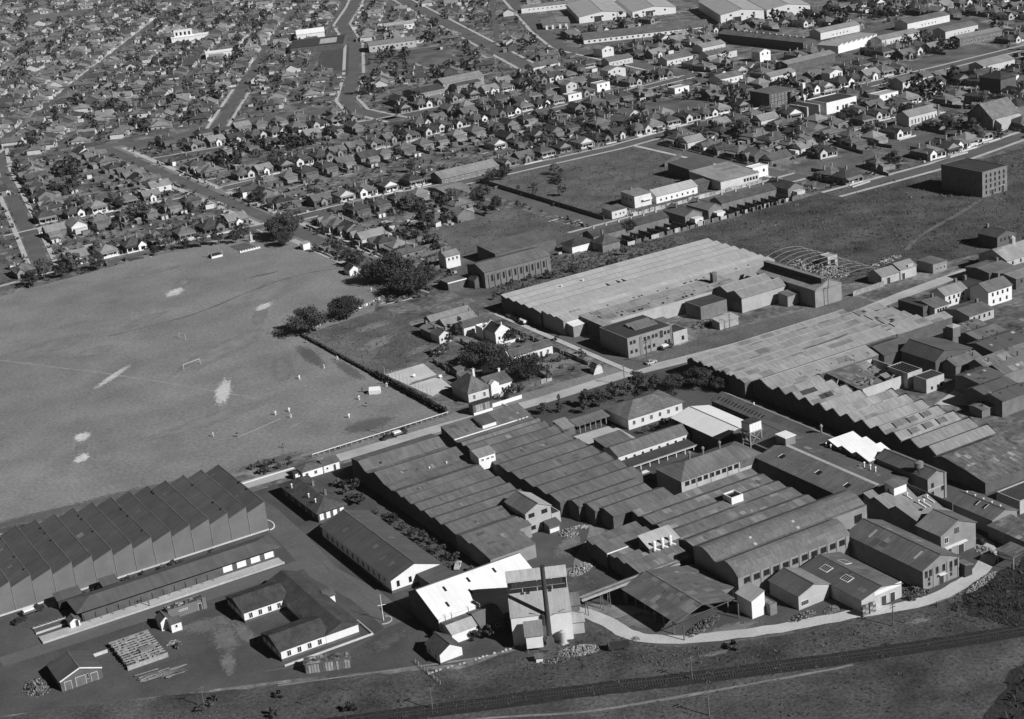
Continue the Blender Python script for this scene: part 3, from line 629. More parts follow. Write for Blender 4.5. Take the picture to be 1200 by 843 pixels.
# boiler house (turned)
ra = -math.atan2(6.8, 13.0)
bc = (172.1, 318.8); prof = [(13.0, 12.6), (8.2, 14.4), (7.6, 10.0), (0, 7.4)]
b = profile_building('boiler_house', 'tall pale two-stage boiler house with clerestory under the black chimney', 'boiler house', (bc[0], bc[1]), ra, -7.35, 7.35, [(12.6, 13.0), (10.4, 14.9), (7.9, 13.2), (7.89, 10.0), (0, 7.6)], wall='white_paint', roof='fibro_pale', over=.15, eave=.2, caps=False)
for u in lin(-6.3, 6.3, 18): part('clerestory_louvre', MB().box(u - .3, u + .3, 7.78, 7.88, 11.5, 12.9), 'steel_dark', b.o)
part('clerestory_sill', MB().box(-6.8, 6.8, 7.7, 7.88, 11.3, 11.45), 'steel_mid', b.o)
for u in (-3.8, -2.4, 3): part('roof_box', MB().box(u - .35, u + .35, 7.0, 7.5, 9.8, 10.3), 'steel_dark', b.o)
occ(164, 187, 314, 336)
c = thing('chimney_stack', 'tall thin black steel chimney in front of the boiler house', 'chimney', (173.2, 317.6, 0), ra)
part('base', MB().box(-1.0, 1.0, -1.0, 1.0, 0, 1.4).box(-.7, .7, -.7, .7, 1.4, 2.2), 'brick_dark', c)
st = part('shaft', MB().cyl(0, 0, 2.2, 20.6, .62, .55, 18), 'steel_dark', c); part('rim', MB().cyl(0, 0, 20.6, 20.9, .64, .64, 18), 'steel_dark', c)
part('flue', MB().cyl(-.95, .5, 5.0, 7.6, .8, .8, 12).cyl(-.95, .5, 7.6, 8.2, .8, .3, 12), 'steel_dark', c)
for e in ((-4.2, 1.0, 8.2), (4.2, 1.0, 8.2)): part('stay', MB().bar((0, 0, 7.0), e, .1), 'steel_dark', c)
t = thing('water_tank', 'small pale upright cylinder tank by the chimney foot', 'tank', (175.6, 315.2, 0)); part('shell', MB().cyl(0, 0, .2, 3.3, .85, .85, 16).cyl(0, 0, 3.3, 3.7, .85, .2, 16), 'cream_paint', t); part('stand', MB().box(-.9, .9, -.9, .9, 0, .2), 'concrete', t)
b = profile_building('coal_hopper', 'raised pale hopper shed on legs beside the chimney', 'shed', (168.2, 316.2), ra, -2.0, 2.0, [(2.9, 6.9), (-.3, 4.6)], wall='white_paint', roof='iron_light', base=1.2)
for u in (-1.8, 1.8):
    for v in (-.1, 2.7): part('leg', MB().box(u - .1, u + .1, v - .1, v + .1, 0, 1.2), 'timber', b.o)
b = profile_building('pump_box', 'tiny pale pump box at the paddock edge below the hopper', 'hut', (166.6, 311.8), ra, -.8, .8, [(.7, 1.7), (-.7, 1.3)], wall='white_paint', roof='iron_mid')
b = profile_building('flue_hut', 'small pale skillion hut against the boiler house end', 'hut', (181.2, 317.4), ra, -1.6, 1.6, [(2.6, 3.6), (-.6, 3.2)], wall='render_pale', roof='fibro_pale')
b = profile_building('conveyor_house', 'lean-to roofed landing where the conveyor meets the boiler house', 'shed', (183.0, 324.0), ra, -1.5, 2.6, [(2.6, 6.2), (-2.2, 5.2)], wall='iron_wall', roof='iron_mid', base=3.5)
cv = thing('conveyor_bridge', 'long thin covered conveyor bridge on trestles over the yard', 'conveyor', (201.3, 323.6, 0)); occ(186, 216, 323, 324.5)
part('gallery', MB().box(-15, 15, -.5, .5, 4.6, 5.3), 'timber_pale', cv); part('gallery_rail', MB().box(-15, 15, -.62, -.52, 5.0, 5.5).box(-15, 15, .52, .62, 5.0, 5.5), 'timber', cv)
part('gallery_roof', MB().box(-15, 15, .66, .9, 4.5, 4.7).box(-15, 15, -.9, -.66, 4.5, 4.7), 'fibro_pale', cv)
for x in (-13.5, -9.0, -6.8, -2, 4, 9): part('trestle', MB().bar((x, -.7, 0), (x, -.4, 4.6), .16).bar((x, .7, 0), (x, .4, 4.6), .16).bar((x, -.65, 1.5), (x, .5, 3.4), .08), 'timber', cv)
# A1
prof = [(446.5, 6.3), (441.4, 7.0), (436.9, 5.0), (434.8, 5.0), (429.9, 6.9), (423.6, 5.0), (421.2, 5.0), (418.8, 4.6), (415.2, 5.4), (412.3, 4.6), (410.3, 5.35), (406.3, 4.5), (403.7, 5.3), (400.0, 4.5), (397.4, 5.3), (393.8, 4.5), (391.2, 5.3), (387.8, 4.5), (385.2, 5.3), (379.4, 4.5), (375.9, 5.3), (371.3, 4.5), (369.8, 5.3), (360, 4.0)]
cut = 16
b = ridge_x('ridged_factory', 'dark multi-ridged iron factory roof stepping down from the road to the bungalow garden', 'factory', 181, 209, prof[:20], wall='brick_dark', roof='iron_mid', over=.1, eave=.2, caps=False)
BIG.append((b, 40))
for i, p in enumerate(prof[:20]):
    if i and p[1] > 5.15: part('ridge_cap', MB().box(b.u0 - .1, b.u1 + .1, p[0] - (prof[0][0] + prof[19][0]) / 2 - .15, p[0] - (prof[0][0] + prof[19][0]) / 2 + .15, p[1] + .1, p[1] + .2), 'iron_mid', b.o)
for x, y in ((196.5, 424.2), (202.3, 424.0)): vent(b, x - 195, y - (446.5 + 379.4) / 2, 5.0, 1.0, .3, 'white_paint')
for x, y in ((187, 438), (190, 428), (193, 425.5), (197, 440)): part('roof_vent', MB().box(x - 195.3, x - 194.7, y - 413.2, y - 412.7, 5.2, 6.2 if y > 430 else 5.9), 'steel_dark', b.o)
b = ridge_x('ridged_annex', 'dark lower roof of the ridged factory ending at the white-roofed shed', 'factory', 181, 195, [(379.2, 4.5), (375.9, 5.3), (371.3, 4.5), (369.8, 5.3), (360, 4.0)], wall='brick_grey', roof='iron_mid', over=.1, eave=.2, caps=False)
BIG.append((b, 12))
b = ridge_x('ridged_annex', 'short ridged roof joining the annex to the two-storey block', 'factory', 195.2, 200.6, [(379.2, 4.5), (375.9, 5.2), (371.6, 3.8)], wall='brick_grey', roof='iron_mid', over=.1, eave=.2, caps=False); windows(b, 'v-', (-1,), 1.2, 2.4, 1.2, 'dark_paint')
# white-fronted roof monitors
b = ridge_x('bridge_house', 'small raised house with white front bridging the two factory roofs', 'penthouse', 209.3, 215.0, [(421.5, 8.2), (420.2, 8.6), (416.0, 7.6)], wall='white_paint', roof='iron_light', base=3.2); occ(209, 215, 416, 421)
windows(b, 'v-', (-1.6, .2, 1.8), 6.2, 1.0, .6)
b = gable_y('two_storey_block', 'pale two-storey gabled block rising from the ridged factory', 'block', 200.2, 208.4, 373.5, 384.5, 6.6, 8.4, wall='render_pale', roof=['iron_mid', 'fibro_pale'])
for z in (1.2, 5.0):
    window(b, 'u-', 2.2, z, 1.9, 1.1, 'dark_paint'); window(b, 'u-', -2.0, z, 1.9, 1.1, 'dark_paint')
b = ridge_x('yard_hut', 'tiny dark hut before the two-storey block', 'hut', 205.2, 208.8, [(372.6, 3.0), (369.8, 2.4)], wall='brick_dark', roof='iron_dark'); part('front', MB().box(-1.6, 1.4, b.v0 - .05, b.v0, .2, 1.4), 'white_paint', b.o)
b = flat('yard_hut', 'pale flat-topped hut beside the two-storey block', 'hut', 208.8, 211.6, 374, 379.5, 3.4, wall='render_pale', roof='bitumen', par=.15); window(b, 'v-', -.4, 1, .8, .9)
# A2
r1 = [435.2, 431.6, 425.9, 418.8, 411.4, 403.8, 396.6, 389.2, 382.2]
prof = [(448.6, 6.9), (440.2, 5.0)] + [(440.19, 4.7)] + low_saw(r1, 377.0, first=False)[0:]
b = ridge_x('main_factory', 'largest dark low-ridged factory roof between the road and the works courtyard', 'factory', 213.6, 242, prof, wall='brick_dark', roof='iron_mid', over=.08, eave=.1, caps=False)
BIG.append((b, 60))
yc = (448.6 + 377.0) / 2
for x in lin(229, 241, 9): part('clerestory_pane', MB().box(x - 227.8 - .45, x - 227.8 + .45, 440.1 - yc - .2, 440.1 - yc - .08, 4.75, 5.1), 'white_paint' if int(x * 3) % 2 else 'glass', b.o)
part('parapet', MB().box(b.u1 + .1, b.u1 + .3, -35, 35.6, 0, 5.0), 'brick_dark', b.o)
part('front_gutter', MB().box(b.u0, 8, 440.0 - yc - .25, 440.0 - yc - .05, 4.85, 5.15), 'white_paint', b.o)
for (yr, yv, xa, xb_) in ((374.1, 371.0, 216, 237.7), (369.6, 365.4, 217.8, 237.7), (363.7, 359.0, 219.6, 240)):
    b = ridge_x('factory_bay', 'end bay of the main factory roof by the inner yard, %s' % {374.1: 'uppermost', 369.6: 'middle one', 363.7: 'lowermost'}[yr], 'factory', xa, xb_, [(yr + 2.4, 4.5), (yr, 5.3), (yv, 4.45)], wall='brick_dark', roof='iron_mid', over=.05, eave=.4, caps=False)
b = ridge_x('roof_dormer', 'wedge dormer with white front on the main factory roof by the road', 'dormer', 224.4, 229.4, [(446.6, 7.4), (440.6, 6.6)], wall='white_paint', roof='iron_dark', base=5.2)
b = ridge_x('inner_factory', 'patchy ridged iron factory roof beside the two-storey hipped block', 'factory', 224.6, 266, low_saw([357.0, 351.4, 344.6, 338.8, 331.8], 326.6), wall='brick_dark', roof='iron_patchy', over=.08, eave=.1, caps=False)
BIG.append((b, 50))
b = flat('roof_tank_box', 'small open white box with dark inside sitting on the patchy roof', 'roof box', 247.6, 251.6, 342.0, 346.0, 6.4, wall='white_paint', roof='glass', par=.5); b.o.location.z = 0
# A4 small bays
b = ridge_x('lesser_factory', 'small ridged factory with stepped dark end wall beside the rubble yard', 'factory', 205.6, 221.6, low_saw([350.8, 346.2], 341, 5.2, 4.5, 1.4), wall='brick_dark', roof='iron_mid', over=.08, eave=.1, caps=False)
part('gutter', MB().box(-8, -.4, b.v0 - .3, b.v0 - .05, 4.3, 4.6), 'white_paint', b.o)
b = ridge_x('lesser_factory', 'low double-ridged factory roof below the three pale ventilators', 'factory', 206.2, 222, [(340.7, 4.2), (338.2, 4.0), (336.6, 4.8), (333.6, 4.0), (332.4, 4.8), (325.8, 3.8)], wall='brick_dark', roof='iron_patchy', over=.08, eave=.1, caps=False)
b = ridge_x('vent_house', 'raised pale sloping roof carrying three white bent ventilators', 'penthouse', 214.2, 223.6, [(338.4, 7.8), (333.6, 5.9)], wall='brick_dark', roof='fibro_pale', base=3.6)
for i, x in enumerate((-3.2, -.6, 1.9)): part('ventilator', MB().cyl(x, -2.6, 4.8, 7.2, .5, .42, 10).cyl(x, -2.6, 7.2, 7.7, .55, .2, 10).bar((x, -2.6, 5.2), (x + .9, -3.8, 4.9), .55), 'white_paint', b.o)
# open shed
b = ridge_y('open_shed', 'wide open-sided shed with patchy gabled roof and slim posts by the gravel drive', 'shed', 299.2, 322.6, [(198.2, 4.0), (205.8, 6.3), (215.2, 4.5)], wall='iron_wall', roof=['iron_patchy', 'iron_patchy'], closed=False, over=.2)
BIG.append((b, 20))
for x in (-16.2, -12, -8, -4, 0, 4, 8, 11.4):
    for u in (b.v0 + .3, b.v1 - .3): part('post', MB().box(x - .12 + 2.4, x + .12 + 2.4, u - .12, u + .12, 0, 4.0) if x < 9 else MB().box(11.2, 11.44, u - .12, u + .12, 0, 4.0), 'timber', b.o)
part('truss', MB().bar((b.u0 + .1, b.v0 + .2, 4.2), (b.u0 + .1, b.v1 - .2, 3.9), .16).bar((b.u0 + .1, b.v0 + .2, 4.2), (b.u0 + .1, .9, 6.1), .14).bar((b.u0 + .1, b.v1 - .2, 3.9), (b.u0 + .1, .9, 6.1), .14), 'timber', b.o)
part('back_wall', MB().box(b.u1 - .3, b.u1 - .1, b.v0 + .3, b.v1 - .3, 0, 3.8), 'dark_paint', b.o)
b2 = ridge_y('open_shed_annex', 'lower extension of the patchy open shed beside the two-bay hall', 'shed', 305, 321.8, [(215.5, 4.4), (219.4, 3.7)], wall='iron_wall', roof='iron_patchy', over=.1)
# barrel hall
def bulge(y0, z0, y1, z1, n=5, k=.9):
    return [(y0 + (y1 - y0) * i / n, z0 + (z1 - z0) * i / n + k * math.sin(PI * i / n)) for i in range(n + 1)]
prof = [(322.6, 8.2), (319.6, 9.4)] + bulge(318.4, 9.4, 313.6, 7.4, 5, .35) + [(312.6, 7.4)] + bulge(309.0, 9.2, 304.0, 6.6, 5, .6)
for (xa, xb_, lab, pr) in ((220.5, 256.4, 'double-ridged brick hall with sunlit windowed front wall', prof), (256.6, 270, 'upper end of the double-ridged hall with one big window', prof[:9])):
    b = ridge_x('brick_hall', lab, 'hall', xa, xb_, pr, wall='brick_grey', roof='iron_light' if 0 else 'iron_mid', over=.12, eave=.2, caps=False)
    if xa < 250:
        for x in lin(-16.8, 17, 11):
            window(b, 'v-', x, 4.3, 1.9, 1.5, 'steel_dark'); part('pier', MB().box(x + 1.2, x + 1.8, b.v0 - .18, b.v0 + .02, 0, 6.3), 'brick_grey', b.o)
    else: window(b, 'v-', 3.6, 3.6, 2.6, 2.2, 'steel_dark')
    zz = prof_z(b.prof)
    for u in ((-5, 9) if xa < 250 else ()): v = b.v1 - 7; sky_panel(b, u, u + .8, v - 2, v + .6, zz)
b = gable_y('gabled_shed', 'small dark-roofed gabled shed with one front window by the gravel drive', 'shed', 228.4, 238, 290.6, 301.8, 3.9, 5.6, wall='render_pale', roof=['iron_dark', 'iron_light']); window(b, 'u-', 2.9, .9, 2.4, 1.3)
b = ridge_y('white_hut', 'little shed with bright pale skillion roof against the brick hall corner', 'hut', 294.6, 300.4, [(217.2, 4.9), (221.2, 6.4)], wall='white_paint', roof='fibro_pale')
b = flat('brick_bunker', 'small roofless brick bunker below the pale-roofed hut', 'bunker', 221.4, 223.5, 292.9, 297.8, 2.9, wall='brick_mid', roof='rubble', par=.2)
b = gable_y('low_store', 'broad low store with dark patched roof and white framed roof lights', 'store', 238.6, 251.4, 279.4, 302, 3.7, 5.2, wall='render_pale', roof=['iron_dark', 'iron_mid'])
BIG.append((b, 14))
zz = prof_z(b.prof)
for (u, v) in ((5.5, 3.0), (-2.0, 2.8), (5.0, -2.6)):
    sky_panel(b, u - 1.5, u + 1.5, v - 1.1, v + 1.1, zz, 'white_paint')
    for k in range(4): sky_panel(b, u - 1.2 + k * .66, u - .75 + k * .66, v - .9, v + .9, lambda q: zz(q) + .06, 'glass')
part('parapet', MB().box(b.u0 - .12, b.u0 - .02, -6.3, 2.4, 3.4, 4.4), 'white_paint', b.o)
for v in (-3.4, -.6): door(b, 'u-', v, 1.5, 2.4)
for i in range(4):
    s = thing('crate_stack', 'upright stack of boxes against the low store front', 'crates', (238.0 + i * 1.15, 278.2 + (i % 2) * .2, 0), 0, 'crate stacks by the low store')
    for k in range(4): part('crate', MB().box(-.45, .45, -.4, .4, k * .68, k * .68 + .62), 'timber' if (i + k) % 2 else 'timber_pale', s)
b = gable_y('gable_brick_hall', 'brick hall with tall windowed gable front at the end of the gravel drive', 'hall', 257.2, 269.2, 278.2, 306, 5.6, 8.0, wall='brick_grey', roof='iron_mid')
BIG.append((b, 14))
for v in (-5.0, -3.4, -1.0, 1.2, 3.4, 4.8):
    window(b, 'u-', v, 3.4, .9, 1.7, 'steel_dark')
for v, z in ((-3.4, 1.2), (3.9, 1.0), (-3.4, 2.4), (3.9, 2.3)): window(b, 'u-', v, z, .7, .8, 'steel_dark')
for v in (-5.8, -2.2, 2.4, 5.8): part('pier', MB().box(b.u0 - .16, b.u0, v - .2, v + .2, 0, 5.4), 'brick_grey', b.o)
door(b, 'u-', -.1, 1.6, 2.6); part('canopy', MB().box(b.u0 - 1.0, b.u0, -1.2, 1.0, 2.8, 2.95), 'white_paint', b.o)
zz = prof_z(b.prof)
for u, v in ((-9, 3.0), (7.5, 3.0)): sky_panel(b, u - .35, u + .35, v - 1.6, v + 1.2, zz)
# stepped light works
prof = [(318, 8.2), (314.8, 7.2), (313.6, 8.4), (307.2, 6.6), (305.4, 8.6), (296.2, 6.6)]
b = ridge_x('stepped_works', 'light stepped roofs with small white vents above the dark side wall', 'works', 273.6, 284.6, prof, wall='brick_mid', roof='iron_light', over=.15, eave=.2, caps=False)
for (x, y) in ((281.5, 309.6), (279.4, 303.0), (280.8, 302.6), (283.0, 303.6)):
    u, v = x - 279.1, y - 307.1; vent(b, u, v, prof_z(prof)(y) + .1, 1.3, .32, 'white_paint'); part('duct', MB().bar((u, v, prof_z(prof)(y) + .35), (u + .2, v - 2.4, prof_z(prof)(y - 2.4) + .35), .3), 'white_paint', b.o)
vent(b, -1.2, -6.8, 7.3, 1.0, .4, 'steel_dark'); part('parapet', MB().box(b.u1 + .2, b.u1 + .42, b.v0, b.v1 - 3, 0, 9.0), 'brick_dark', b.o)
b = gable_y('works_end', 'tall pale gabled end block with upper door hatch and canopy', 'works', 272, 284, 287.2, 295.8, 6.9, 9.4, wall='brick_grey', roof=['iron_light', 'iron_mid'])
window(b, 'u-', 4.2, 4.4, 1.3, 1.6); window(b, 'u-', .6, 6.2, 1.5, 1.3, 'steel_dark', 'timber'); door(b, 'u-', 3.4, 1.9, 2.4); door(b, 'u-', -.8, 1.9, 2.4); part('canopy', MB().box(b.u0 - .9, b.u0, -2.4, 5, 3.2, 3.35), 'white_paint', b.o)
b = ridge_x('roof_cabin', 'small white cabin standing on the stepped light roof', 'penthouse', 278.6, 283, [(315, 10.8), (311.4, 10.3)], wall='white_paint', roof='iron_mid', base=7.0); window(b, 'u-', .2, 8.6, .8, .9)
b = gable_y('tank_block', 'brick block with gabled roof carrying a round water tank', 'block', 293.2, 299.8, 314.2, 334.6, 7.4, 9.0, wall='brick_grey', roof='iron_mid'); window(b, 'u-', 1.6, 4.4, .9, 1.3, 'steel_dark'); window(b, 'u-', -2, 2.6, .9, 1.3, 'steel_dark'); window(b, 'u-', 1.6, 1.8, .9, 1.3, 'steel_dark'); part('band', MB().box(b.u0 - .08, b.u0, b.v0, b.v1, 3.8, 4.1), 'render_pale', b.o); part('buttress', MB().box(b.u0 - .3, b.u0, b.v0, b.v0 + .7, 0, 7.6), 'brick_grey', b.o)
t = thing('roof_water_tank', 'round dark tank on a steel frame above the tank block roof', 'tank', (294.2, 318.6, 7.2))
part('tank', MB().cyl(0, 0, 2.2, 3.6, 1.25, 1.25, 16).cyl(0, 0, 3.6, 4.1, 1.3, .2, 16), 'steel_mid', t); part('frame', MB().bar((-1, -1, 0), (-.8, -.8, 2.2), .14).bar((1, -1, 0), (.8, -.8, 2.2), .14).bar((1, 1, 0), (.8, .8, 2.2), .14).bar((-1, 1, 0), (-.8, .8, 2.2), .14).bar((-1, -1, .2), (.8, -.8, 2.1), .08).bar((1, -1, .2), (-.8, -.8, 2.1), .08), 'steel_dark', t)
b = gable_y('side_store', 'mid-grey gabled store with two open roof hatches by the curved drive', 'store', 291.8, 300.7, 289.1, 305, 4.3, 5.9, wall='brick_grey', roof='iron_mid'); zz = prof_z(b.prof)
for u, v in ((-2.6, 1.6), (.4, 1.6)): sky_panel(b, u - .4, u + .4, v - .8, v + .8, zz, 'glass'); sky_panel(b, u - .5, u - .4, v - .9, v + .9, lambda q: zz(q) + .1, 'white_paint')
for k in range(5): vent(b, -6 + k * 3, -.4, 5.8, .7, .3, 'white_paint')
b = ridge_y('side_store', 'low worn store roof continuing from the hatch store toward the paddock', 'store', 275.8, 288.6, [(289.8, 3.5), (298.2, 3.9)], wall='brick_mid', roof='iron_rust')
b = ridge_y('corner_shelter', 'plain open shelter at the curved drive end', 'shelter', 271.6, 277.2, [(281.2, 3.6), (286.4, 4.0)], wall='timber', roof='iron_rust', closed=False)
for u in (-2.6, 2.6):
    for v in (-2.4, 2.4): part('post', MB().box(u - .1, u + .1, v - .1, v + .1, 0, 3.7), 'timber_pale', b.o)
b = ridge_y('loading_shelter', 'small dark skillion against the gabled brick hall side', 'shelter', 276.6, 279.6, [(269.6, 3.4), (272.2, 2.9)], wall='dark_paint', roof='iron_mid')
b = flat('dock_wall', 'pale parapet building beyond the hatch store and dark lane', 'building', 305.8, 325, 293, 301.4, 3.6, wall='render_pale', roof='bitumen', par=.35)
# white-roof store, tank stand, hipped block
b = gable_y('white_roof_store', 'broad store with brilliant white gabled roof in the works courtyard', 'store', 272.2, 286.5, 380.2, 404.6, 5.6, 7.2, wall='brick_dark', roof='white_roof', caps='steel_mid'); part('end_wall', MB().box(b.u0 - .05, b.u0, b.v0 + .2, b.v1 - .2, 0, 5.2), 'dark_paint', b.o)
t = thing('water_tower', 'square white-panelled water tank on a braced timber stand', 'water tower', (278.0, 371.6, 0), .06)
part('tank', MB().box(-2.3, 2.3, -1.8, 1.8, 9.8, 12.4), 'white_paint', t); part('tank_lid', MB().box(-2.4, 2.4, -1.9, 1.9, 12.4, 12.55), 'bitumen', t)
for k in range(4):
    for z in (9.9, 11.15): part('tank_panel', MB().box(-2.2 + k * 1.12, -1.2 + k * 1.12, -1.86, -1.8, z, z + 1.15), 'white_paint', t)
part('platform', MB().box(-2.6, 2.6, -2.1, 2.1, 9.55, 9.8), 'timber_pale', t)
for x in (-2.2, 2.2):
    for y in (-1.7, 1.7): part('leg', MB().box(x - .13, x + .13, y - .13, y + .13, 0, 9.55), 'timber_pale', t)
for a, c in (((-2.2, -1.8, 6), (2.2, -1.8, 9.4)), ((2.2, -1.8, 6), (-2.2, -1.8, 9.4)), ((-2.3, -1.7, 6), (-2.3, 1.7, 9.4)), ((-2.3, 1.7, 6), (-2.3, -1.7, 9.4)), ((-2.2, -1.8, 5.9), (2.2, -1.8, 5.9)), ((-2.3, -1.7, 5.9), (-2.3, 1.7, 5.9))): part('brace', MB().bar(a, c, .16), 'timber_pale', t)
b = hip('courtyard_block', 'two-storey hipped block with pale long front and three tall roof ventilators', 'block', 245.2, 273.8, 362.2, 374.6, 6.0, 8.6, wall='render_pale', roof='iron_mid', eave=.4)
for x in lin(-13.4, 6.2, 9): window(b, 'v-', x, 4.3, 1.5, 1.2, 'steel_dark')
for x in (-9, -4, 2, 6): part('downpipe', MB().box(x - .06, x + .06, b.v0 - .12, b.v0, 0, 5.9), 'steel_mid', b.o)
for x in (-6.2, -1.4, 4.6): vent(b, x, .6, 8.2, 2.8, .5, 'steel_mid')
part('upper_deck', MB().box(6.6, 13.8, b.v0 - .05, b.v0, 3.6, 6), 'timber', b.o); part('link_canopy', MB().box(12.6, 14.2, -7.4, -6.2, 5.2, 5.5), 'white_paint', b.o)
b = gable_x('courtyard_shed', 'long grey-roofed shed with row of small dark windows in the courtyard', 'shed', 245, 271.5, 394.4, 402.6, 3.8, 5.4, wall='cream_paint', roof='iron_mid'); windows(b, 'v-', lin(-12, 12.4, 8), 1.8, .8, 1.0, 'dark_paint')
b = ridge_x('courtyard_verandah', 'dark flat verandah roof with white fascia below the windowed shed', 'verandah', 244.6, 270.2, [(394.0, 2.2), (388.8, 1.9)], wall='timber', roof='bitumen', closed=False); part('fascia', MB().box(b.u0, b.u1, b.v0 - .3, b.v0 - .15, 1.7, 2.1), 'white_paint', b.o)
for x in lin(-13, 13, 8): part('post', MB().box(x - .1, x + .1, b.v0 + .1, b.v0 + .3, 0, 1.9), 'white_paint', b.o)
b = flat('courtyard_porch', 'short white-edged flat porch beside the hipped block', 'porch', 243.0, 247.6, 380.6, 383.2, 2.4, wall='timber', roof='white_roof', par=.2)
b = ridge_x('cart_shed', 'small square grey skillion shed in the courtyard corner', 'shed', 246.6, 256, [(410.4, 4.4), (403.6, 3.6)], wall='brick_dark', roof='iron_mid')
b = hip('hipped_office', 'large tiled hip-roofed office with rounded end among trees', 'office', 264.2, 285.2, 417.4, 431, 3.8, 6.6, wall='cream_paint', roof='tile_mid', eave=.7); windows(b, 'v-', lin(-10, 10, 6), 1.3, 1.1, 1.5)
b = ridge_x('bicycle_shelter', 'open-fronted shelter with dark skillion roof and posts', 'shelter', 250.5, 262.6, [(430.6, 3.6), (426.2, 2.8)], wall='timber', roof='iron_mid', closed=False)
for x in lin(-6, 6, 6): part('post', MB().box(x - .1, x + .1, b.v0 + .1, b.v0 + .3, 0, 2.7), 'timber_pale', b.o)
part('back_wall', MB().box(b.u0, b.u1, b.v1 - .2, b.v1, 0, 3.4), 'timber', b.o)
b = ridge_x('bicycle_shelter', 'pale ribbed lean-to beside the open shelter', 'shelter', 246, 250.2, [(433.4, 3.8), (427.0, 2.8)], wall='timber', roof='iron_light')
b = ridge_x('bicycle_shelter', 'dark lean-to between factory wall and ribbed lean-to', 'shelter', 242.6, 246.4, [(431.6, 3.2), (425.4, 2.6)], wall='timber', roof='iron_dark')
# long ridged sheds running along Y
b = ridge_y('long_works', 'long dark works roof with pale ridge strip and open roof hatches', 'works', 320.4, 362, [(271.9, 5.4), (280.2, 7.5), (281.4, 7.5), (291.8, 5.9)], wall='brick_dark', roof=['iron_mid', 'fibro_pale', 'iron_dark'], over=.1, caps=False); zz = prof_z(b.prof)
BIG.append((b, 24))
for u in (14, -2, -14): v = b.v1 - 4; sky_panel(b, u - .9, u + .9, v - .9, v + .7, zz, 'glass'); sky_panel(b, u + .75, u + .95, v - 1.0, v + .8, lambda q: zz(q) + .12, 'white_paint')
for u in (-8, -10.5, -12.6, 9, 11): vent(b, u, -5.6 if u < 0 else -8, 6.9 if u < 0 else 6.4, 1.5, .32, 'white_paint')
b = ridge_y('long_works', 'gabled upper end of the dark works roof beside the water tower', 'works', 362.3, 380.6, [(277.5, 5.8), (285.4, 8.2), (291.6, 5.9)], wall='brick_dark', roof=['iron_mid', 'iron_dark'], over=.1)
b = flat('roof_lift_box', 'dark box with white lid standing on the long works ridge', 'penthouse', 280.2, 283.8, 358.6, 363, 10.0, wall='steel_mid', roof='white_roof', par=0)
b = ridge_y('eastern_shed', 'long narrow shed with row of roof slits along the dark lane', 'shed', 352, 408.6, [(290.6, 5.2), (294.6, 6.9), (297.2, 5.6)], wall='brick_dark', roof=['iron_mid', 'iron_light'], over=.1, caps=False)
for i in range(14):
    u = 26 - i * 1.7; part('roof_slit', MB().hexa([(u - .15, 1.2, 5.98 + .4), (u + .15, 1.2, 6.38), (u + .15, 2.4, 5.85), (u - .15, 2.4, 5.85), (u - .15, 1.2, 6.5), (u + .15, 1.2, 6.5), (u + .15, 2.4, 5.97), (u - .15, 2.4, 5.97)]), 'glass', b.o)
vent(b, -20, -1, 6.4, 3.4, .5, 'steel_mid'); vent(b, 12, -1, 6.6, 1.2, .3, 'white_paint')
for i, (ya, yb) in enumerate(((351.8, 346.4), (346.1, 340.3), (340.0, 334.6))):
    b = ridge_x('white_bay', 'brilliant white sloping roof bay above the dark works roof, ' + ('highest of three', 'middle of three', 'lowest of three')[i], 'roof bay', 290.4, 299.6, [(ya, 8.5), (yb, 7.0)], wall='brick_dark', roof='white_roof', over=.1, base=4.5, eave=.15)
# M-roofed works with stepped brick parapets
def mroof(ridges, half, zr, zv):
    p = [(ridges[0] + half, zv)]
    for i, y in enumerate(ridges):
        p.append((y, zr)); p.append(((y + ridges[i + 1]) / 2 - .2 if i + 1 < len(ridges) else y - half, zv))
    return p
def stepped(b, u, ridges, yc, half, zr, zv, s):
    for y in ridges:
        v = y - yc; mb = MB()
        for k, f in enumerate((1.0, .8, .6, .4, .2)): mb.box(u - .2 if s < 0 else u, u if s < 0 else u + .2, v - half * f, v + half * f, zv - .6 if k == 0 else zv + .1 + (zr - zv) * (k - 1) / 4 + .3, zv + .4 + (zr - zv) * k / 4)
        part('stepped_parapet', mb, 'brick_dark', b.o)
for k, (rs, xa, xb_, lab, rf) in enumerate((
        ([398.6, 392.2, 385.6, 379.0], 310, 326.4, 'pale many-gabled works with stepped brick parapets beside the ruined roof', 'iron_pale_old'),
        ([372.6, 366.2, 359.4, 352.6, 345.9], 310, 333.8, 'pale many-gabled works with open roof hatches in rows', 'iron_pale_old'),
        ([338.9, 331.6], 310, 333.2, 'two dull gabled bays of the stepped-parapet works with dark gutters', 'iron_light'))):
    pr = mroof(rs, 3.2, 6.6, 5.0); b = ridge_x('gabled_works', lab, 'works', xa, xb_, pr, wall='brick_dark', roof=rf, over=0, eave=0, caps=False); yc = (pr[0][0] + pr[-1][0]) / 2
    stepped(b, b.u0, rs, yc, 3.2, 6.6, 5.0, -1); stepped(b, b.u1, rs, yc, 3.2, 6.6, 5.0, 1); zz = prof_z(b.prof)
    if k == 1:
        for y in (352.6, 345.9):
            for x in (-7, -1.5, 4): v = y - yc - 1.3; sky_panel(b, x - .2, x + .2, v - 1.2, v + 1.0, zz, 'glass'); sky_panel(b, x + .25, x + 3.4, v - 1.0, v + .8, zz, 'iron_mid')
    if k == 0:
        for x, y in ((-2, 385.6), (0, 385.6), (-1, 392.2), (-4, 392.2)): v = y - yc - 1.4; sky_panel(b, x - 1.6, x + 1.4, v - .9, v + .9, zz, 'bitumen')
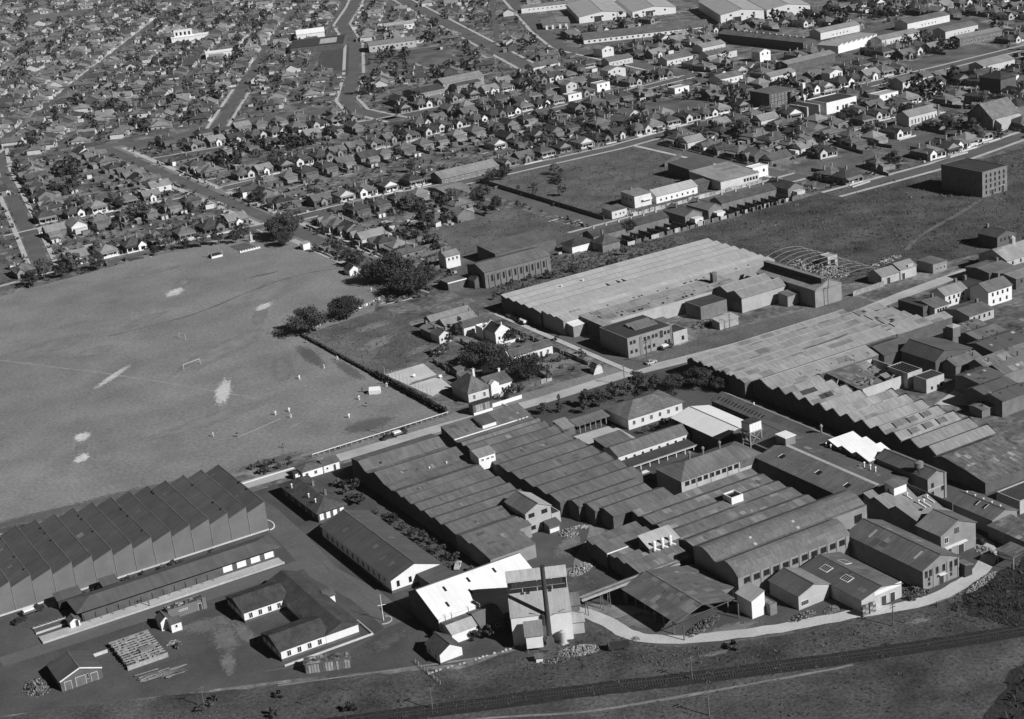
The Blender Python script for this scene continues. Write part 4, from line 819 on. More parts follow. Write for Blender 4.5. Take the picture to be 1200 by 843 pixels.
b = ridge_x('gabled_works', 'wide first bay of the stepped-parapet works next to the lane', 'works', 310, 355, [(412.4, 5.0), (408.6, 6.7), (402.2, 5.0)], wall='brick_dark', roof='iron_pale_old', over=0, eave=0, caps='fibro_pale'); stepped(b, b.u0, [408.0], (412.4 + 402.2) / 2, 4.6, 6.7, 5.0, -1); zz = prof_z(b.prof)
for i in range(10): x = rnd(-15, 20); v = rnd(-4, -1); sky_panel(b, x, x + .3, v - .5, v + .4, zz, 'bitumen')
b = ridge_x('gabled_works', 'sagging rusty skillion roof at the end of the gabled works', 'works', 308.6, 330, [(327.8, 5.0), (324.6, 6.2), (316.2, 5.0), (308.2, 3.4)], wall='brick_dark', roof='iron_rust', over=.2, caps=False)
b = ridge_x('terrace_sawtooth', 'long pale ridged roof sheds along the works road', 'works', 307, 376, low_saw([444.0, 439.6, 433.4, 426.8, 421.0, 415.4], 412.6, 6.2, 5.4, 1.5), wall='brick_dark', roof='iron_pale_old', over=.1, eave=.1, caps=False)
for y in (444.0, 439.6, 433.4, 426.8, 421.0): part('ridge_cap', MB().box(b.u0, b.u1, y - (444.05 + 412.6) / 2 - .15, y - (444.05 + 412.6) / 2 + .15, 6.32, 6.42), 'fibro_pale', b.o)
stepped(b, b.u0, [441.5, 436.3, 430, 423.6, 418], (444.05 + 412.6) / 2, 2.6, 6.6, 5.2, -1)
b = ridge_x('terrace_sawtooth', 'broken pale ridged roofs with bare rafters at the far end of the long sheds', 'works', 377, 389.6, low_saw([440.4, 434, 427.4, 421], 416.8, 6.1, 5.3, 1.5), wall='brick_dark', roof='iron_pale_old', over=.1, eave=.1, caps=False)
zz = prof_z(b.prof)
for i in range(9): x = rnd(-5, 5); v = rnd(-10, 10); sky_panel(b, x, x + rnd(.6, 2), v - .8, v + .7, zz, 'bitumen')
b = ridge_x('terrace_sawtooth', 'pale single skillion roof with stepped end beyond the broken roofs', 'works', 372.6, 398, [(416.4, 6.3), (412.4, 5.2)], wall='brick_dark', roof='iron_pale_old', over=.1)
# long poles lying on roof
t = thing('roof_poles', 'bundle of long poles lying along the pale shed roof', 'poles', (345, 421.5, 5.9))
for i in range(4): part('pole', MB().bar((-8 + i, -.6 + i * .4, .2), (12 + i, .8 + i * .3, .35), .22), 'timber', t)
# ruined buildings
t = thing('ruined_shed', 'collapsed shed with bare rafters and slipped rusty sheets', 'ruin', (341, 394, 0)); occ(330, 352, 384, 402)
part('wall', MB().box(-9, 11, -9.8, -9.5, 0, 4.0).box(10.7, 11, -9.5, 8, 0, 4.6).box(-9, 11, 7.7, 8, 0, 4.6), 'render_pale', t)
for i in range(34):
    x = rnd(-9, 9); y = rnd(-8, 7); a = rnd(-.5, .5) + .5; L = rnd(1.2, 3.4); z = rnd(2.6, 4.4); dx, dy = L * math.cos(a), L * math.sin(a)
    part('roof_sheet', MB().bar((x, y, z), (x + dx, y + dy, z + rnd(-.9, .9)), rnd(.5, .9), .06), ('iron_rust', 'iron_light', 'bitumen', 'timber_pale')[i % 4], t)
for (xa, xb_, ya, yb, za, zb) in ((-9, -2.5, -9, 7.6, 3.4, 4.8), (-2.3, 3, -6, 7.6, 2.6, 4.7), (3.2, 8, 0, 7.6, 3.2, 4.6), (4, 10.6, -9, -3, 2.2, 3.6)): part('roof_slope', MB().hexa([(xa, ya, za), (xb_, ya, za - .3), (xb_, yb, zb), (xa, yb, zb), (xa, ya, za + .1), (xb_, ya, za - .2), (xb_, yb, zb + .1), (xa, yb, zb + .1)]), RN.choice(('iron_rust', 'iron_pale_old', 'iron_rust')), t)
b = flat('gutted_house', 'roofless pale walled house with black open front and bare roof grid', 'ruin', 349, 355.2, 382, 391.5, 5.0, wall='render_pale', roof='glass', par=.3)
for i in range(6): part('rafter', MB().box(-2.9 + i * 1.1, -2.75 + i * 1.1, -4.5, 4.5, 5.12, 5.25), 'timber', b.o)
b = flat('patched_house', 'small pale flat-roofed house beside the roofless one', 'house', 350, 357.6, 374.6, 380.4, 4.6, wall='render_pale', roof='bitumen', par=.2); windows(b, 'v-', (-1.5, 1.0, 2.6), 1.0, .8, .9, 'dark_paint')
b = gable_x('dark_gable_shed', 'dark-roofed brick shed with white-edged parapet behind the ruined roof', 'shed', 355.8, 368.6, 400.4, 411.4, 5.0, 6.6, wall='brick_dark', roof='iron_dark')
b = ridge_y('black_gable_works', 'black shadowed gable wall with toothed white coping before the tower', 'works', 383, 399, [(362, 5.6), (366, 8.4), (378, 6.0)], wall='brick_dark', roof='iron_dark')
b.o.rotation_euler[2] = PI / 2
wt = thing('lift_tower', 'tall square pale tower with boxed head among the crowded roofs', 'tower', (381, 394.6, 0), .04); occ(379, 383, 392, 396)
part('shaft', MB().box(-.9, 1.3, -1.2, 1.2, 0, 6.6), 'cement_wall', wt); part('head', MB().box(-1.7, 1.8, -1.7, 1.7, 6.6, 10.2), 'cement_wall', wt); part('cap', MB().box(-1.8, 1.9, -1.8, 1.8, 10.2, 10.4).hexa([(-1.8, -1.8, 10.4), (1.9, -1.8, 10.4), (1.9, 1.8, 10.4), (-1.8, 1.8, 10.4), (-.2, -.2, 11), (.3, -.2, 11), (.3, .2, 11), (-.2, .2, 11)]), 'fibro_pale', wt); part('leg', MB().box(-1.6, -1.4, -1.5, -1.3, 0, 6.6), 'timber_pale', wt)
for (x0_, x1_, y0_, y1_, h0_, h1_, rf, lab) in ((386, 399, 388.6, 404.4, 5.6, 6.6, 'iron_mid', 'broad grey skillion roof right of the lift tower'), (381, 398.5, 376.5, 388.0, 5.4, 6.6, 'iron_mid', 'mottled grey roof in front of the broad skillion'), (369.4, 391, 360.6, 375.6, 5.0, 6.8, 'iron_mid', 'wide grey roof with open black gable beside the tower yard'), (357.8, 369, 359.6, 370.0, 5.2, 6.0, 'iron_mid', 'low grey roof wing at the dark yard edge'), (352, 366, 344.2, 359.0, 5.2, 6.2, 'iron_mid', 'front grey roof on open posts near the broken walls'), (399.2, 409, 371, 387, 5.0, 5.8, 'iron_dark', 'walled dark roof behind the mottled grey roof'), (347.2, 353.2, 347.8, 353.2, 2.6, 3.0, 'iron_light', 'little isolated pale roof in the dark yard'), (365, 377, 377, 383, 4.6, 6.0, 'iron_dark', 'dark roofed verandah below the black gable')):
    n_ = max(1, int((y1_ - y0_) / 6)); dy_ = (y1_ - y0_) / n_; pr = [(y1_, h0_)]
    for q in range(n_): pr += [(y1_ - dy_ * (q + .35), h1_), (y1_ - dy_ * (q + 1), h0_)]
    b = ridge_x('works_roof', lab, 'works', x0_, x1_, pr, wall='brick_mid', roof=[RN.choice(('iron_mid', 'iron_rust', 'iron_dark', 'iron_patchy', 'iron_dark')) for q in range(2 * n_)], over=.15, caps=False)
    for i in range(3): part('roof_vent', MB().cyl(rnd(b.u0 + 1, b.u1 - 1), rnd(b.v0 + 1, b.v1 - 1), h0_ - .2, h1_ + .6, .18, .18, 8), 'steel_dark', b.o)
    for i in range(4): u = rnd(b.u0 + 1, b.u1 - 2); v = rnd(b.v0 + .8, b.v1 - .8); sky_panel(b, u, u + rnd(.5, 1.6), v - .5, v + .5, prof_z(b.prof), RN.choice(('bitumen', 'fibro_pale', 'iron_rust')))
w = thing('yard_wall', 'pale brick yard wall running beside the gabled works', 'wall', (335.4, 343, 0)); part('wall', MB().box(0, .35, 0, 30, 0, 2.4), 'render_pale', w); part('coping', MB().box(-.06, .41, 0, 30, 2.4, 2.55), 'brick_dark', w)
# pale factory
prof = low_saw([557.0, 551.0, 545.0, 539.0, 533.0], 527.1, 6.7, 5.9, 2.2)
b = ridge_x('pale_factory', 'huge pale low-ridged factory roof, brightest broad roof of the scene', 'factory', 298.6, 400, prof, wall='brick_dark', roof='fibro_pale', over=.1, eave=.1, caps=False)
for y in (551.0, 545.0, 539.0, 533.0): part('ridge_cap', MB().box(b.u0, b.u1, y - 542.1 - .06, y - 542.1 + .34, 6.55, 6.9), 'iron_light', b.o)
for x in (-28, -18): vent(b, x, 6, 6.4, .9, .4, 'white_paint')
for x in (-14, -9, -6.5): part('roof_slit', MB().box(x - .25, x + .25, -8, -4.5, 6.3, 6.6), 'glass', b.o)
prof = low_saw([526.8, 521.0, 516.4], 512.0, 6.6, 5.9, 2.0)
b = ridge_x('pale_factory', 'second pale ridged roof below the huge pale roof', 'factory', 299.4, 399.5, prof, wall='brick_grey', roof='fibro_pale', over=.1, eave=.1, caps=False)
for i in range(16): x = rnd(-30, 40); part('roof_slit', MB().box(x - .3, x + .3, -6, -5, 6.2, 6.5), 'bitumen', b.o)
b = ridge_x('pale_factory', 'narrow older pale roof strip with slits behind the brick stores', 'factory', 311, 372, low_saw([511.8, 505.6], 499.6, 6.3, 5.6, 1.5), wall='render_pale', roof='iron_pale_old', over=.1, eave=.1, caps=False)
for i in range(18): x = rnd(-26, 26); part('roof_slit', MB().box(x - .2, x + .2, -2.5 - 3 * (i % 2), -1.6 - 3 * (i % 2), 6.0, 6.4), 'bitumen', b.o)
b = ridge_x('corner_bay', 'small box bay with white roof on the pale factory corner', 'bay', 300.8, 306.6, [(513.6, 5.0), (507.6, 4.4)], wall='brick_grey', roof='white_roof')
b = ridge_x('corner_bay', 'dark-ended roof bay between the white box bay and brick offices', 'bay', 306.8, 311, [(519, 6.2), (496, 5.6)], wall='brick_dark', roof='iron_pale_old')
b = flat('brick_offices', 'two-storey brick offices with dark flat roof and regular front windows', 'office', 302.2, 321.4, 473.4, 491.5, 7.4, wall='brick_grey', roof='bitumen', par=.12)
for x in (-8.2, -6.7, -2.2, -.6, 1.3, 2.8, 6.6, 8.1): window(b, 'v-', x, 5.0, 1.0, 1.2, 'dark_paint', 'glass')
for x in (-8.2, -6.2, -2.2, -.6, 1.5, 6.6, 8.1): window(b, 'v-', x, 1.6, 1.0, 1.1, 'dark_paint', 'glass')
door(b, 'v-', 4.9, 1.6, 2.8, z=4.1); part('pier', MB().box(-4.6, -3.4, b.v0 - .15, b.v0, 0, 6.8), 'brick_mid', b.o); part('pier', MB().box(9.0, 9.4, b.v0 - .15, b.v0, 0, 7.2), 'brick_mid', b.o)
for i in range(2): part('roof_monitor', MB().hexa([(-2.6, 2.2 + i * 3.4 - 6, 7.45), (7.4, 2.2 + i * 3.4 - 6, 7.45), (7.4, 5.4 + i * 3.4 - 6, 7.45), (-2.6, 5.4 + i * 3.4 - 6, 7.45), (-2.6, 2.4 + i * 3.4 - 6, 7.6), (7.4, 2.4 + i * 3.4 - 6, 7.6), (7.4, 5.2 + i * 3.4 - 6, 8.5), (-2.6, 5.2 + i * 3.4 - 6, 8.5)]), 'iron_mid', b.o)
b = flat('brick_offices_wing', 'one-storey pale wing beside the brick offices', 'office', 321.6, 327.8, 473, 481, 4.6, wall='render_pale', roof='bitumen', par=.2); window(b, 'v-', 1, 1.2, 1.1, 1.4, 'dark_paint')
b = ridge_x('pump_house', 'tiny square brick hut with dark side behind the brick offices', 'hut', 325, 329.5, [(491, 4.6), (486.6, 4.2)], wall='brick_mid', roof='iron_mid')
b = flat('brick_store', 'square dark-roofed brick store below the square brick chimney', 'store', 345.2, 357.4, 488.4, 498.2, 5.0, wall='brick_mid', roof='bitumen', par=.15)
c = thing('brick_chimney', 'short square brick chimney beside the brick store', 'chimney', (365.4, 507, 0)); part('shaft', MB().hexa([(-1.1, -1.1, 0), (1.1, -1.1, 0), (1.1, 1.1, 0), (-1.1, 1.1, 0), (-.9, -.9, 9.6), (.9, -.9, 9.6), (.9, .9, 9.6), (-.9, .9, 9.6)]), 'brick_dark', c); part('cap', MB().box(-1.1, 1.1, -1.1, 1.1, 9.6, 10.0), 'brick_mid', c)
b = ridge_x('double_gable_shed', 'light twin-gabled iron shed with black stepped end', 'shed', 360.6, 382, [(500.4, 6.0), (496.2, 7.8), (491.9, 6.2), (487.6, 7.8), (483.4, 5.8)], wall='iron_wall', roof='iron_light', over=.1, caps='fibro_pale'); part('front_sheet', MB().box(b.u0, b.u1, b.v0 - .05, b.v0, 0, 5.6), 'render_pale', b.o)
b = ridge_x('lean_hut', 'small pale-roofed hut with dark side near the twin-gabled shed', 'hut', 343, 351.6, [(478.6, 3.4), (474, 2.9)], wall='timber_pale', roof='fibro_pale')
b = ridge_x('lean_hut', 'dark-sided square hut against the twin-gabled shed', 'hut', 376.6, 381.8, [(481.6, 4.6), (476.2, 4.2)], wall='brick_grey', roof='iron_mid')
b = gable_y('stepped_gable_store', 'tall brick store with crow-stepped lit gable and louvred ridge', 'store', 382.6, 395.4, 467.4, 502, 7.0, 9.6, wall='brick_grey', roof=['iron_pale_old', 'iron_mid']); part('ridge_monitor', MB().box(b.u0 + .4, b.u1, 1.4, 2.8, 8.9, 10.6), 'bitumen', b.o); part('monitor_cap', MB().box(b.u0 + .2, b.u1 + .2, 1.0, 3.0, 10.6, 10.8), 'iron_light', b.o)
for k in range(7): v = 6.2 - k * .9; part('gable_step', MB().box(b.u0 - .3, b.u0 - .02, v - .9, v, 6.6, 7.4 + k * .42), 'brick_grey', b.o); v = -v; part('gable_step', MB().box(b.u0 - .3, b.u0 - .02, v, v + .9, 6.6, 7.4 + k * .42), 'brick_grey', b.o)
for i in range(10): zz = prof_z(b.prof); u = -15 + i * 3; sky_panel(b, u - .1, u + .1, 2.9, 4.2, zz, 'bitumen')
# arched frame of a dismantled hangar
t = thing('arch_frame', 'bare curved steel arches of a dismantled hangar over rubble', 'frame', (415.5, 504, 0)); occ(404, 429, 480, 528, 0)
for k in range(11):
    y = -23 + k * 4.5; mb = MB(); pr = None
    for i in range(13):
        a = PI * i / 12; p = (12.5 * math.cos(a), y, 4.6 * math.sin(a))
        if pr: mb.bar(pr, p, .2)
        pr = p
    part('arch', mb, 'steel_mid', t)
mb = MB()
for a in (.15, .35, .5, .65, .85):
    q = PI * a; mb.bar((12.5 * math.cos(q), -23, 4.6 * math.sin(q)), (12.5 * math.cos(q), 22, 4.6 * math.sin(q)), .13)
part('purlin', mb, 'steel_mid', t)
b = flat('rubble_house', 'roofless pale hut standing under the bare steel arches', 'ruin', 419, 424, 503, 508, 4.2, wall='render_pale', roof='fibro_pale', par=.3); window(b, 'v-', 0, .6, 2.2, 2.2, 'dark_paint')
# stone workshops east of it
b = gable_x('stone_cottage', 'pale stone twin cottage with light roofs and arched doors', 'cottage', 417.2, 426.2, 469.6, 477.4, 3.4, 5.2, wall='render_pale', roof='iron_light', caps=False); door(b, 'v-', -1, 1.6, 2.4)
b = gable_x('stone_cottage', 'taller pale stone cottage sharing a wall with its twin', 'cottage', 426.6, 434.8, 469.4, 477.4, 4.0, 5.8, wall='render_pale', roof='iron_light', caps=False); door(b, 'v-', -2.6, 1.4, 2.4); part('gablet', MB().box(-.2, 2.4, b.v0 - .1, b.v0, 3.6, 5.4), 'render_pale', b.o)
b = flat('stone_hut', 'small flat grey-roofed hut beyond the twin stone cottages', 'hut', 440, 447.4, 465.8, 474.6, 3.8, wall='brick_grey', roof='iron_mid', par=0); windows(b, 'v-', (-1.6, .4, 2.2), .9, .8, 1.4)
w = thing('paling_wall', 'pale paling wall from the crow-stepped store to the stone cottages', 'wall', (401, 467.6, 0), .06); part('wall', MB().box(0, 16.5, -.1, .1, 0, 2.0), 'timber_pale', w)
for i in range(9): part('post', MB().box(i * 2 - .08, i * 2 + .08, -.18, .18, 0, 2.2), 'timber_pale', w)
# dark warehouse block
b = flat('warehouse_block', 'big plain four-storey warehouse, black side and windowed lit front', 'warehouse', 532.4, 547.6, 531.5, 557, 11.4, wall='brick_mid', roof='bitumen', par=.3)
for x in lin(-6.6, 6.8, 5):
    for z in (1.2, 3.8, 6.4, 8.8): window(b, 'v-', x, z, .9, 1.5, 'dark_paint')
door(b, 'v-', -1.6, 1.8, 2.8); door(b, 'v-', 4.8, 2.0, 3.2)
# right-hand cottages
for (kind, x0_, x1_, y0_, y1_, he, hr, wl_, rf, lab) in (
        ('x', 424.6, 436.4, 421.6, 430.6, 5.6, 8.0, 'white_paint', 'iron_mid', 'white two-storey house with grey gabled roof and tall end chimney'),
        ('x', 414, 425, 432.4, 440, 4.6, 6.6, 'cream_paint', 'iron_light', 'light-roofed gabled house behind the white two-storey house'),
        ('x', 405.6, 417.4, 411.8, 424, 3.4, 4.6, 'render_pale', 'iron_mid', 'broad low grey-roofed house with four small windows'),
        ('x', 402.6, 409.6, 425.8, 438.6, 4.2, 5.4, 'render_pale', 'iron_mid', 'low grey roof beside the bricked corner'),
        ('y', 427.6, 433.6, 431.4, 439.4, 4.6, 6.2, 'render_pale', 'iron_dark', 'small dark-roofed house with pale gable between light roofs'),
        ('x', 443.6, 456, 440, 452, 4.6, 5.4, 'brick_dark', 'iron_mid', 'dark flat-gabled store beside the bell house'),
        ('x', 445.6, 462, 428.4, 440.4, 4.2, 5.0, 'brick_dark', 'iron_light', 'low light roof below the dark flat-gabled store'),
        ('x', 457, 476, 444, 458.6, 5.4, 8.6, 'render_pale', 'iron_pale_old', 'steep light-roofed hall with little bell turret'),
        ('y', 478.6, 489, 470, 480.6, 5.0, 7.0, 'brick_dark', 'tile_dark', 'lone black house with twin chimneys on the vacant ground')):
    f_ = gable_x if kind == 'x' else gable_y
    b = f_('house', lab, 'house', x0_, x1_, y0_, y1_, he, hr, wall=wl_, roof=rf)
    sd_ = 'v-' if kind == 'x' else 'u-'; ln = (b.u0 + 1, b.u1 - 1) if kind == 'x' else (b.v0 + 1, b.v1 - 1)
    windows(b, sd_, lin(ln[0], ln[1], 4), he - 1.9, .8, 1.2, 'dark_paint')
    chimney(b, b.u1 - 1.2, 1.0, he, hr + 1.3, .9)
    if 'bell' in lab and 'turret' in lab: part('bell_turret', MB().cyl(1, 0, hr - .5, hr + 2.2, 1.1, 1.1, 8).cyl(1, 0, hr + 2.2, hr + 3.4, 1.2, .1, 8), 'render_pale', b.o)
    if 'two-storey' in lab: windows(b, 'v-', lin(ln[0], ln[1], 3), 1.0, .8, 1.2, 'dark_paint')
b = flat('corner_shed', 'dark square shed standing by the bent works road', 'shed', 399.6, 404.6, 428.5, 441.4, 4.6, wall='brick_dark', roof='bitumen', par=.2)

def patches(b, n, ms=('iron_light', 'iron_dark', 'iron_mid', 'iron_rust')):
    zz = prof_z(b.prof); br = sorted(p[0] for p in b.prof)
    for i in range(n):
        u = rnd(b.u0 + .5, b.u1 - 3); v = rnd(b.v0 + .6, b.v1 - 2.4); w_ = RN.choice((.8, .8, 1.6, 2.4)); d_ = rnd(1.0, 2.2)
        if any(v - .15 < q < v + d_ + .15 for q in br): continue
        m_ = MB().hexa([(u, v, zz(v) + .16), (u + w_, v, zz(v) + .16), (u + w_, v + d_, zz(v + d_) + .16), (u, v + d_, zz(v + d_) + .16), (u, v, zz(v) + .2), (u + w_, v, zz(v) + .2), (u + w_, v + d_, zz(v + d_) + .2), (u, v + d_, zz(v + d_) + .2)]); part('patch_sheet', m_, RN.choice(ms), b.o)
for b, n in BIG: patches(b, n)
# ------------------------------------------------------------------ cottages beside the field, halls and other named buildings
def win_row(b, side, a, c, n, z, w=.9, h=1.2, fm='white_paint'): windows(b, side, lin(a, c, n), z, w, h, fm)
b = hip('field_villa', 'villa with steep dark pyramid roof and white bay beside the concrete court', 'house', 238.6, 247, 476.4, 488, 3.6, 8.2, wall='cream_paint', roof='tile_mid', eave=.6); windows(b, 'u-', (-2, 2), 1, 1, 1.6); chimney(b, 2, -2.6, 5, 8.8, .8, 'cream_paint')
b = gable_x('field_villa_wing', 'lower dark wing with white gabled porch on the pyramid-roofed villa', 'house', 247.3, 256, 476.6, 487, 3.5, 5.6, wall='white_paint', roof='tile_mid'); windows(b, 'v-', (-2.4, .4, 2.8), 1, .9, 1.3); part('porch_gable', MB().prism([(-1.6, 0), (-1.6, 4.6), (0, 5.9), (1.6, 4.6), (1.6, 0)], -1, 1), 'white_paint', b.o, (-3.0, b.v0 - .3, 0), PI / 2); chimney(b, 3, 1, 4.4, 6.8, .7, 'white_paint')
b = flat('garage_box', 'dark panelled box garage at the roadside corner of the field', 'garage', 234, 241.4, 464.9, 467.6, 3.8, wall='timber', roof='bitumen', par=0)
for x in lin(-3.6, 3.6, 8): part('panel', MB().box(x - .4, x + .4, b.v0 - .06, b.v0, 1.2, 3.5), 'timber_pale' if RN.random() < .4 else 'timber', b.o)
part('base_panel', MB().box(b.u0 + .1, b.u1 - .1, b.v0 - .08, b.v0, 0, 1.0), 'white_paint', b.o)
w = thing('front_fence', 'bright white low wall beside the box garage', 'wall', (241.6, 467.2, 0), .02); part('wall', MB().box(0, 12.6, -.15, .15, 0, 1.3), 'white_paint', w); part('return_wall', MB().box(4.6, 4.85, -4.5, -.15, 0, .5), 'white_paint', w)
b = gable_y('white_chapel', 'small brilliant white gabled chapel with side wing and parapets', 'chapel', 276.4, 282.4, 523.4, 531.6, 4.4, 6.6, wall='white_paint', roof='bitumen', over=-.1); windows(b, 'u-', (-1.5, 1.5), 1.6, .8, 1.0, 'dark_paint'); part('finial', MB().box(b.u0, b.u0 + .3, -.2, .2, 6.2, 8.0), 'white_paint', b.o)
part('gable_parapet', MB().prism([(3.2, 4.0), (3.2, 4.6), (0, 7.1), (-3.2, 4.6), (-3.2, 4.0)], b.u0 - .12, b.u0 + .2), 'white_paint', b.o); part('gable_parapet', MB().prism([(3.2, 4.0), (3.2, 4.6), (0, 7.1), (-3.2, 4.6), (-3.2, 4.0)], b.u1 - .2, b.u1 + .12), 'white_paint', b.o)
b = flat('chapel_wing', 'white flat side wing of the little chapel', 'chapel', 275.6, 279, 531.9, 537.4, 4.2, wall='white_paint', roof='white_roof', par=.4)
w = thing('chapel_wall', 'curved low white wall before the little chapel', 'wall', (274.6, 521.0, 0), -.02); part('wall', MB().box(0, 10.4, -.15, .15, 0, 1.0), 'white_paint', w)
b = gable_x('long_cottage', 'long low dark-roofed cottage with white gable end and verandah', 'house', 268.8, 286, 498.6, 504.8, 3.2, 4.6, wall='cream_paint', roof='tile_mid'); door(b, 'v-', 3.6); windows(b, 'v-', (-5, -1.6, 6.5), 1, 1, 1.2); part('gable_front', MB().prism([(-2.6, 0), (-2.6, 3.4), (0, 5.2), (2.6, 3.4), (2.6, 0)], -.4, .4), 'white_paint', b.o, (b.u0 - .2, .6, 0))
for (k, x0_, x1_, y0_, y1_, he, hr, rf, wl_, lab) in (('y', 261.2, 266.2, 540, 547.2, 3.2, 4.8, 'iron_mid', 'cream_paint', 'small gabled cottage with one white-framed end window by the palm-like tree'), ('y', 261, 267, 547.6, 555, 3.2, 4.6, 'iron_light', 'brick_mid', 'light-roofed cottage behind the end-window cottage'), ('x', 268.6, 282.6, 549, 556, 3.4, 5.2, 'iron_light', 'brick_mid', 'long light-roofed cottage row with two small roof holes'), ('x', 267, 285, 557.6, 563.6, 3.4, 5.0, 'iron_light', 'brick_mid', 'rear light roof of the cottage row'), ('x', 272.6, 283, 541.4, 548.6, 3.2, 4.6, 'tile_mid', 'cream_paint', 'dark sloping cottage roof above a pale verandah')):
    b = (gable_x if k == 'x' else gable_y)('field_cottage', lab, 'house', x0_, x1_, y0_, y1_, he, hr, wall=wl_, roof=rf); windows(b, 'v-' if k == 'x' else 'u-', (-1.4, 1.4), 1, .9, 1.2); chimney(b, b.u1 - .8, .6, he, hr + .9)
for (x, y, w_, h_, lab, m) in ((256, 532, 5, 1.6, 'long low white-fronted fowl shed in the rough lot', 'white_paint'), (268, 519, 4, 2.4, 'skillion shed with pale roof behind the leaning fence', 'timber'), (265, 513, 4.4, 2.2, 'dark skillion shed under the big tree', 'timber'), (270.6, 514.8, 3.6, 2.4, 'second skillion shed under the big tree', 'brick_mid'), (247.4, 497, 2.6, 2.6, 'pale shed behind the villa by the concrete court', 'cream_paint'), (250.4, 505, 3, 2.2, 'dark shed by the villa garden hedge', 'timber')):
    b = ridge_x('backyard_shed', lab, 'shed', x - w_ / 2, x + w_ / 2, [(y + 1.3, h_ + .4), (y - 1.3, h_)], wall=m, roof='iron_mid')
b = gable_y('roadside_kiosk', 'small kiosk with white curved front by the works road', 'kiosk', 284.9, 287.4, 468.4, 472, 2.2, 3.2, wall='cream_paint', roof='tile_dark'); part('front_wall', MB().prism([(-1.6, 0), (-1.2, 2.6), (-.4, 3.4), (.4, 3.4), (1.2, 2.6), (2.4, 0)], b.u0 - .3, b.u0 - .05), 'cream_paint', b.o)
# dark brick hall north of the field
b = ridge_x('dark_hall', 'large dark brick hall with long windowless gabled roof', 'hall', 309, 341, [(603.6, 7.4), (595.6, 9.2), (588.8, 7.0)], wall='brick_mid', roof='iron_mid'); windows(b, 'v-', lin(-14, 14, 10), 2.6, .9, 2.6, 'dark_paint', 'glass'); windows(b, 'u-', (-3, 3), 2.8, .9, 2.4, 'dark_paint')
for x in lin(-15.6, 15.6, 11): part('buttress', MB().box(x - .25, x + .25, b.v0 - .35, b.v0, 0, 5.6), 'brick_mid', b.o)
b = ridge_x('dark_hall_wing', 'low broad iron roof wing behind the dark brick hall', 'hall', 329, 360, [(631, 6.2), (615, 5.4)], wall='brick_dark', roof='iron_mid')
b = gable_y('dark_hall_porch', 'narrow dark gabled porch on the end of the brick hall', 'porch', 305.6, 308.8, 592, 597, 3.4, 4.8, wall='brick_dark', roof='iron_dark')
b = flat('dark_hall_annex', 'flat dark annex with white fascia before the brick hall', 'annex', 296.6, 305, 598.5, 606, 3.4, wall='brick_dark', roof='iron_mid', par=0); part('fascia', MB().box(b.u0 - .3, b.u1 + .3, b.v0 - .4, b.v0 - .27, 3.1, 3.6), 'white_paint', b.o)
b = gable_x('two_storey_cottage', 'small white two-storey cottage behind the dark hall', 'house', 311.6, 318.6, 628, 635, 5.4, 7.0, wall='cream_paint', roof='iron_light'); windows(b, 'v-', (-2, 0, 2), 3.6, .7, 1.0, 'dark_paint'); chimney(b, -2.8, 1, 5, 8.4)
b = hip('dark_bungalow', 'dark hipped bungalow with white end wall below the terrace street', 'house', 361, 372.6, 603.6, 612, 3.2, 5.4, wall='white_paint', roof='tile_dark')
b = hip('dark_bungalow', 'steep dark square-roofed house with tall chimney by the terrace', 'house', 371, 380, 594.6, 603, 3.4, 6.8, wall='brick_mid', roof='tile_dark'); chimney(b, 0, 2.4, 4, 8.2, .9)
# terrace on the cobbled street
def terrace(name, label, x0, x1, y0, y1, he, hr, n, wall='brick_mid', roof='tile_dark', front=-1, ch=True):
    b = gable_x(name, label, 'terrace', x0, x1, y0, y1, he, hr, wall=wall, roof=roof)
    for u in lin(b.u0, b.u1, n):
        if ch: chimney(b, u, .6, he + .6, hr + 1.2, .8, 'render_pale')
        s = 'v-' if front < 0 else 'v+'; window(b, s, u - 1.1, .9, .9, 1.3); door(b, s, u + 1.0, .9, 2.0)
    return b
terrace('terrace_row', 'long dark terrace row with pale chimneys and light eave line on the cobbled street', 376, 416.6, 609.4, 618.4, 3.4, 5.2, 6, front=1)
terrace('terrace_row', 'dark terrace row with tall pale chimney pairs beyond the two gabled houses', 446, 478, 608.6, 617.5, 3.6, 5.6, 4, front=1)
for (x0_, x1_, lab, rf) in ((420.6, 430, 'gabled house with pale rear wing between the terrace rows', 'iron_mid'), (433.6, 441.8, 'taller light-roofed gabled house next to the second terrace row', 'iron_light'), (479.6, 488.6, 'dark steep gabled house at the street corner', 'tile_dark')):
    b = gable_y('gabled_house', lab, 'house', x0_, x1_, 602, 619, 4.0, 6.2, wall='brick_mid', roof=rf); part('rear_wing', MB().box(b.u0 - 3.6, b.u0, -2.6, 2.0, 0, 2.8), 'cream_paint', b.o); windows(b, 'u-', (-2.6, 2.6), 1.2, .8, 1.0); chimney(b, 3, 1.4, 5, 7.6)
w = thing('yard_wall', 'broken white back wall of the terrace yards facing the vacant ground', 'wall', (384, 594.6, 0), .03)
for i in range(24): part('wall_panel', MB().box(i * 4.3, i * 4.3 + rnd(2.6, 4.2), -.1, .1, 0, rnd(1.2, 2.2)), 'render_pale' if i % 3 == 0 else 'timber', w)
for i in range(22):
    x = 380 + i * 4.6
    f = thing('paling_fence', 'dark paling fence dividing two terrace back yards', 'fence', (x, 595.2, 0), 0, 'paling fences between the terrace yards'); part('paling', MB().box(-.06, .06, 0, 12, 0, 1.9), 'timber', f); part('post', MB().box(-.1, .1, -.1, .1, 0, 2.1), 'timber_pale', f)
